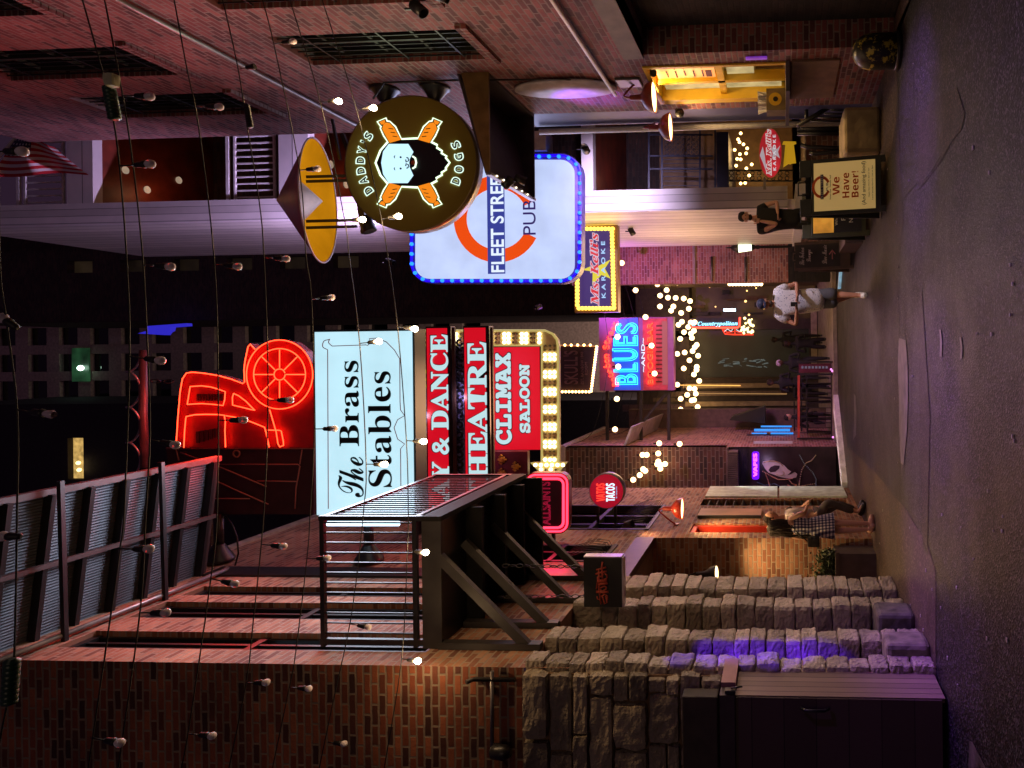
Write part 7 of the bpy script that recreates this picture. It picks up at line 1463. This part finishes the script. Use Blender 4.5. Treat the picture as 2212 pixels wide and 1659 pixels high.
# --- doorman in black
dY = 12.2; dx_ = P(1650, 474, dY).x
solo("timber_step", MB().box(1.75, 2.62, 11.8, 13.1, 0, .30), WOODD, "low dark platform under the doorman in black", "step")
pd = person("doorman in black T-shirt and cap resting his chin on his fist", None, (dx_, dY, .3))
X = lambda dx, dy, q: (dx_ + dx, dY + dy, q + .33)
body(pd, X(.0, .04, .92), X(.0, .02, 1.28), X(.02, -.02, 1.5), X(.02, -.03, 1.6), [(X(.23, .0, 1.4), X(.28, -.12, 1.12), X(.05, -.2, 1.1)), (X(-.22, .0, 1.4), X(-.12, -.22, 1.12), X(-.06, -.2, 1.42))],
     [(X(.1, .03, .85), X(.12, 0, .47), X(.12, .03, .08), X(.13, -.13, .04)), (X(-.1, .03, .85), X(-.12, 0, .47), X(-.12, .03, .08), X(-.14, -.13, .04))], SKIN2, 1.03)
hd_ = X(.04, -.06, 1.67); mb, f_, u_, r_ = head_mb(hd_, (-.25, -1, -.1), (.1, 0, 1)); obj("head", mb, SKIN2, pd); face_parts(hd_, f_, u_, r_, pd)
c = Vector(hd_); mb = MB(); mb.lathe([(.09, -.0), (.09, .03), (.08, .07), (.05, .1), (.001, .106)], c + u_ * .025 - f_ * .008, u_, 20); obj("cap", mb, mat("black_cap", (.01, .01, .012), .7), pd)
mb = MB(); mb.ball(c - u_ * .08 + f_ * .05, .052, 8, (1.1, .8, .7)); obj("beard", mb, HAIR, pd)
skinmesh("shirt", [(*X(.0, .04, .68), .18, .15), (*X(.0, .03, 1.05), .20, .16), (*X(.0, .02, 1.28), .205, .155), (*X(.01, -.01, 1.45), .09, .075), (*X(.21, .0, 1.4), .085), (*X(.26, -.05, 1.26), .075), (*X(-.21, .0, 1.4), .085), (*X(-.19, -.08, 1.27), .075)], [(0, 1), (1, 2), (2, 3), (2, 4), (4, 5), (2, 6), (6, 7)], pd, mat("black_tshirt", (.012, .012, .014), .8))
skinmesh("trousers", [(*X(.0, .04, .88), .12, .1), (*X(.1, .03, .80), .10), (*X(.12, 0, .47), .08), (*X(.12, .03, .1), .065), (*X(-.1, .03, .82), .095), (*X(-.12, 0, .47), .08), (*X(-.12, .03, .1), .065)], [(0, 1), (1, 2), (2, 3), (0, 4), (4, 5), (5, 6)], pd, mat("black_trousers", (.012, .012, .014), .8))
mb = MB(); hand(mb, X(.05, -.2, 1.1), (-1, -.1, 0), (0, 0, 1), 1, .9); hand(mb, X(-.06, -.2, 1.42), (.25, .3, 1), (0, 1, -.3), -1, 1.4); obj("hand", mb, SKIN2, pd)
# --- seated and standing crowd behind the barrier
DKC = mat("dark_clothes", (.012, .012, .016), .8)
def crowd(vh, yh, Y, label, seat=True, cap=None, fwd=(0, -1, 0)):
    h = P(vh, yh, Y); o = person(label, "people behind the barrier", (h.x, Y, 0)); f = Vector(fwd)
    X = lambda a, b_, q: (h.x + a, Y + b_, h.z + q)
    hipz = -.72; lg = [(X(s * .1, 0, hipz - .05), X(s * .12, -.4 if seat else -.03, hipz - (.02 if seat else .42)), X(s * .12, -.4 if seat else .02, -h.z + .3 if h.z > 1.2 and seat else -h.z + .09), X(s * .12, -.5, -h.z + .25 if h.z > 1.2 and seat else -h.z + .04)) for s in (-1, 1)]
    body(o, X(0, .02, hipz), X(0, .0, -.38), X(0, 0, -.17), X(0, 0, -.05), [(X(.2, 0, -.27), X(.27, -.05, -.55), X(.12, -.28, -.5)), (X(-.2, 0, -.27), X(-.27, -.05, -.55), X(-.12, -.28, -.5))], lg, DKC, 1.05)
    mb, f_, u_, r_ = head_mb(h, f, (0, 0, 1)); obj("head", mb, SKIN3 if cap != 'pale' else SKIN2, o)
    mb = MB(); mb.lathe([(.092, -.02), (.094, .03), (.08, .075), (.05, .1), (.001, .11)], h + u_ * .02 - f_ * .008, u_, 16); obj("cap" if cap else "hair", mb, mat("lilac_cap", (.5, .4, .6), .6) if cap == 'lilac' else HAIR, o)
crowd(*z('A', 470, 870), 20.0, "person in a lilac cap standing behind the barrier panel", False, 'lilac', (.4, -1, 0))
crowd(*z('A', 385, 1050), 20.4, "tall dark clothed person standing bowed behind the red rail", False, None, (-.6, -1, -.4))
crowd(*z('A', 510, 1120), 21.0, "dark clothed person half hidden beside the bowed one", False, None, (-1, -.3, 0))
crowd(*z('A', 545, 1372), 19.6, "seated bald person behind the red rail near the cyan tubes", True, 'pale', (.8, -.5, 0))
crowd(*z('A', 540, 690), 21.5, "person in black seen from behind near the shop ledge", False, None, (.2, 1, 0))
crowd(*z('A', 420, 655), 23.5, "dark person by the shop window ledge beneath the neon", False, None, (.2, 1, 0))
for i, (vq, yq) in enumerate(((690, 1130), (690, 1290), (700, 1450), (700, 1040))):
    c = P(*z('A', vq, yq), 19.3); t = thing("bar_chair", "dark metal bar chair in the row behind the red rail", "chair", (c.x, 19.3, 0), "bar chairs behind the barrier"); mb = MB()
    for a in (-.2, .2):
        for b_ in (-.2, .2): mb.bar((c.x + a, 19.3 + b_, .02), (c.x + a * .8, 19.3 + b_ * .8, .7), .025)
    obj("legs", mb, BLACK, t); obj("seat", MB().box(c.x - .2, c.x + .2, 19.1, 19.5, .7, .74), BLACK, t); mb = MB()
    for q in (.85, .95, 1.05): mb.box(c.x - .18, c.x + .18, 19.48, 19.5, q, q + .04)
    obj("backrest", mb, BLACK, t)
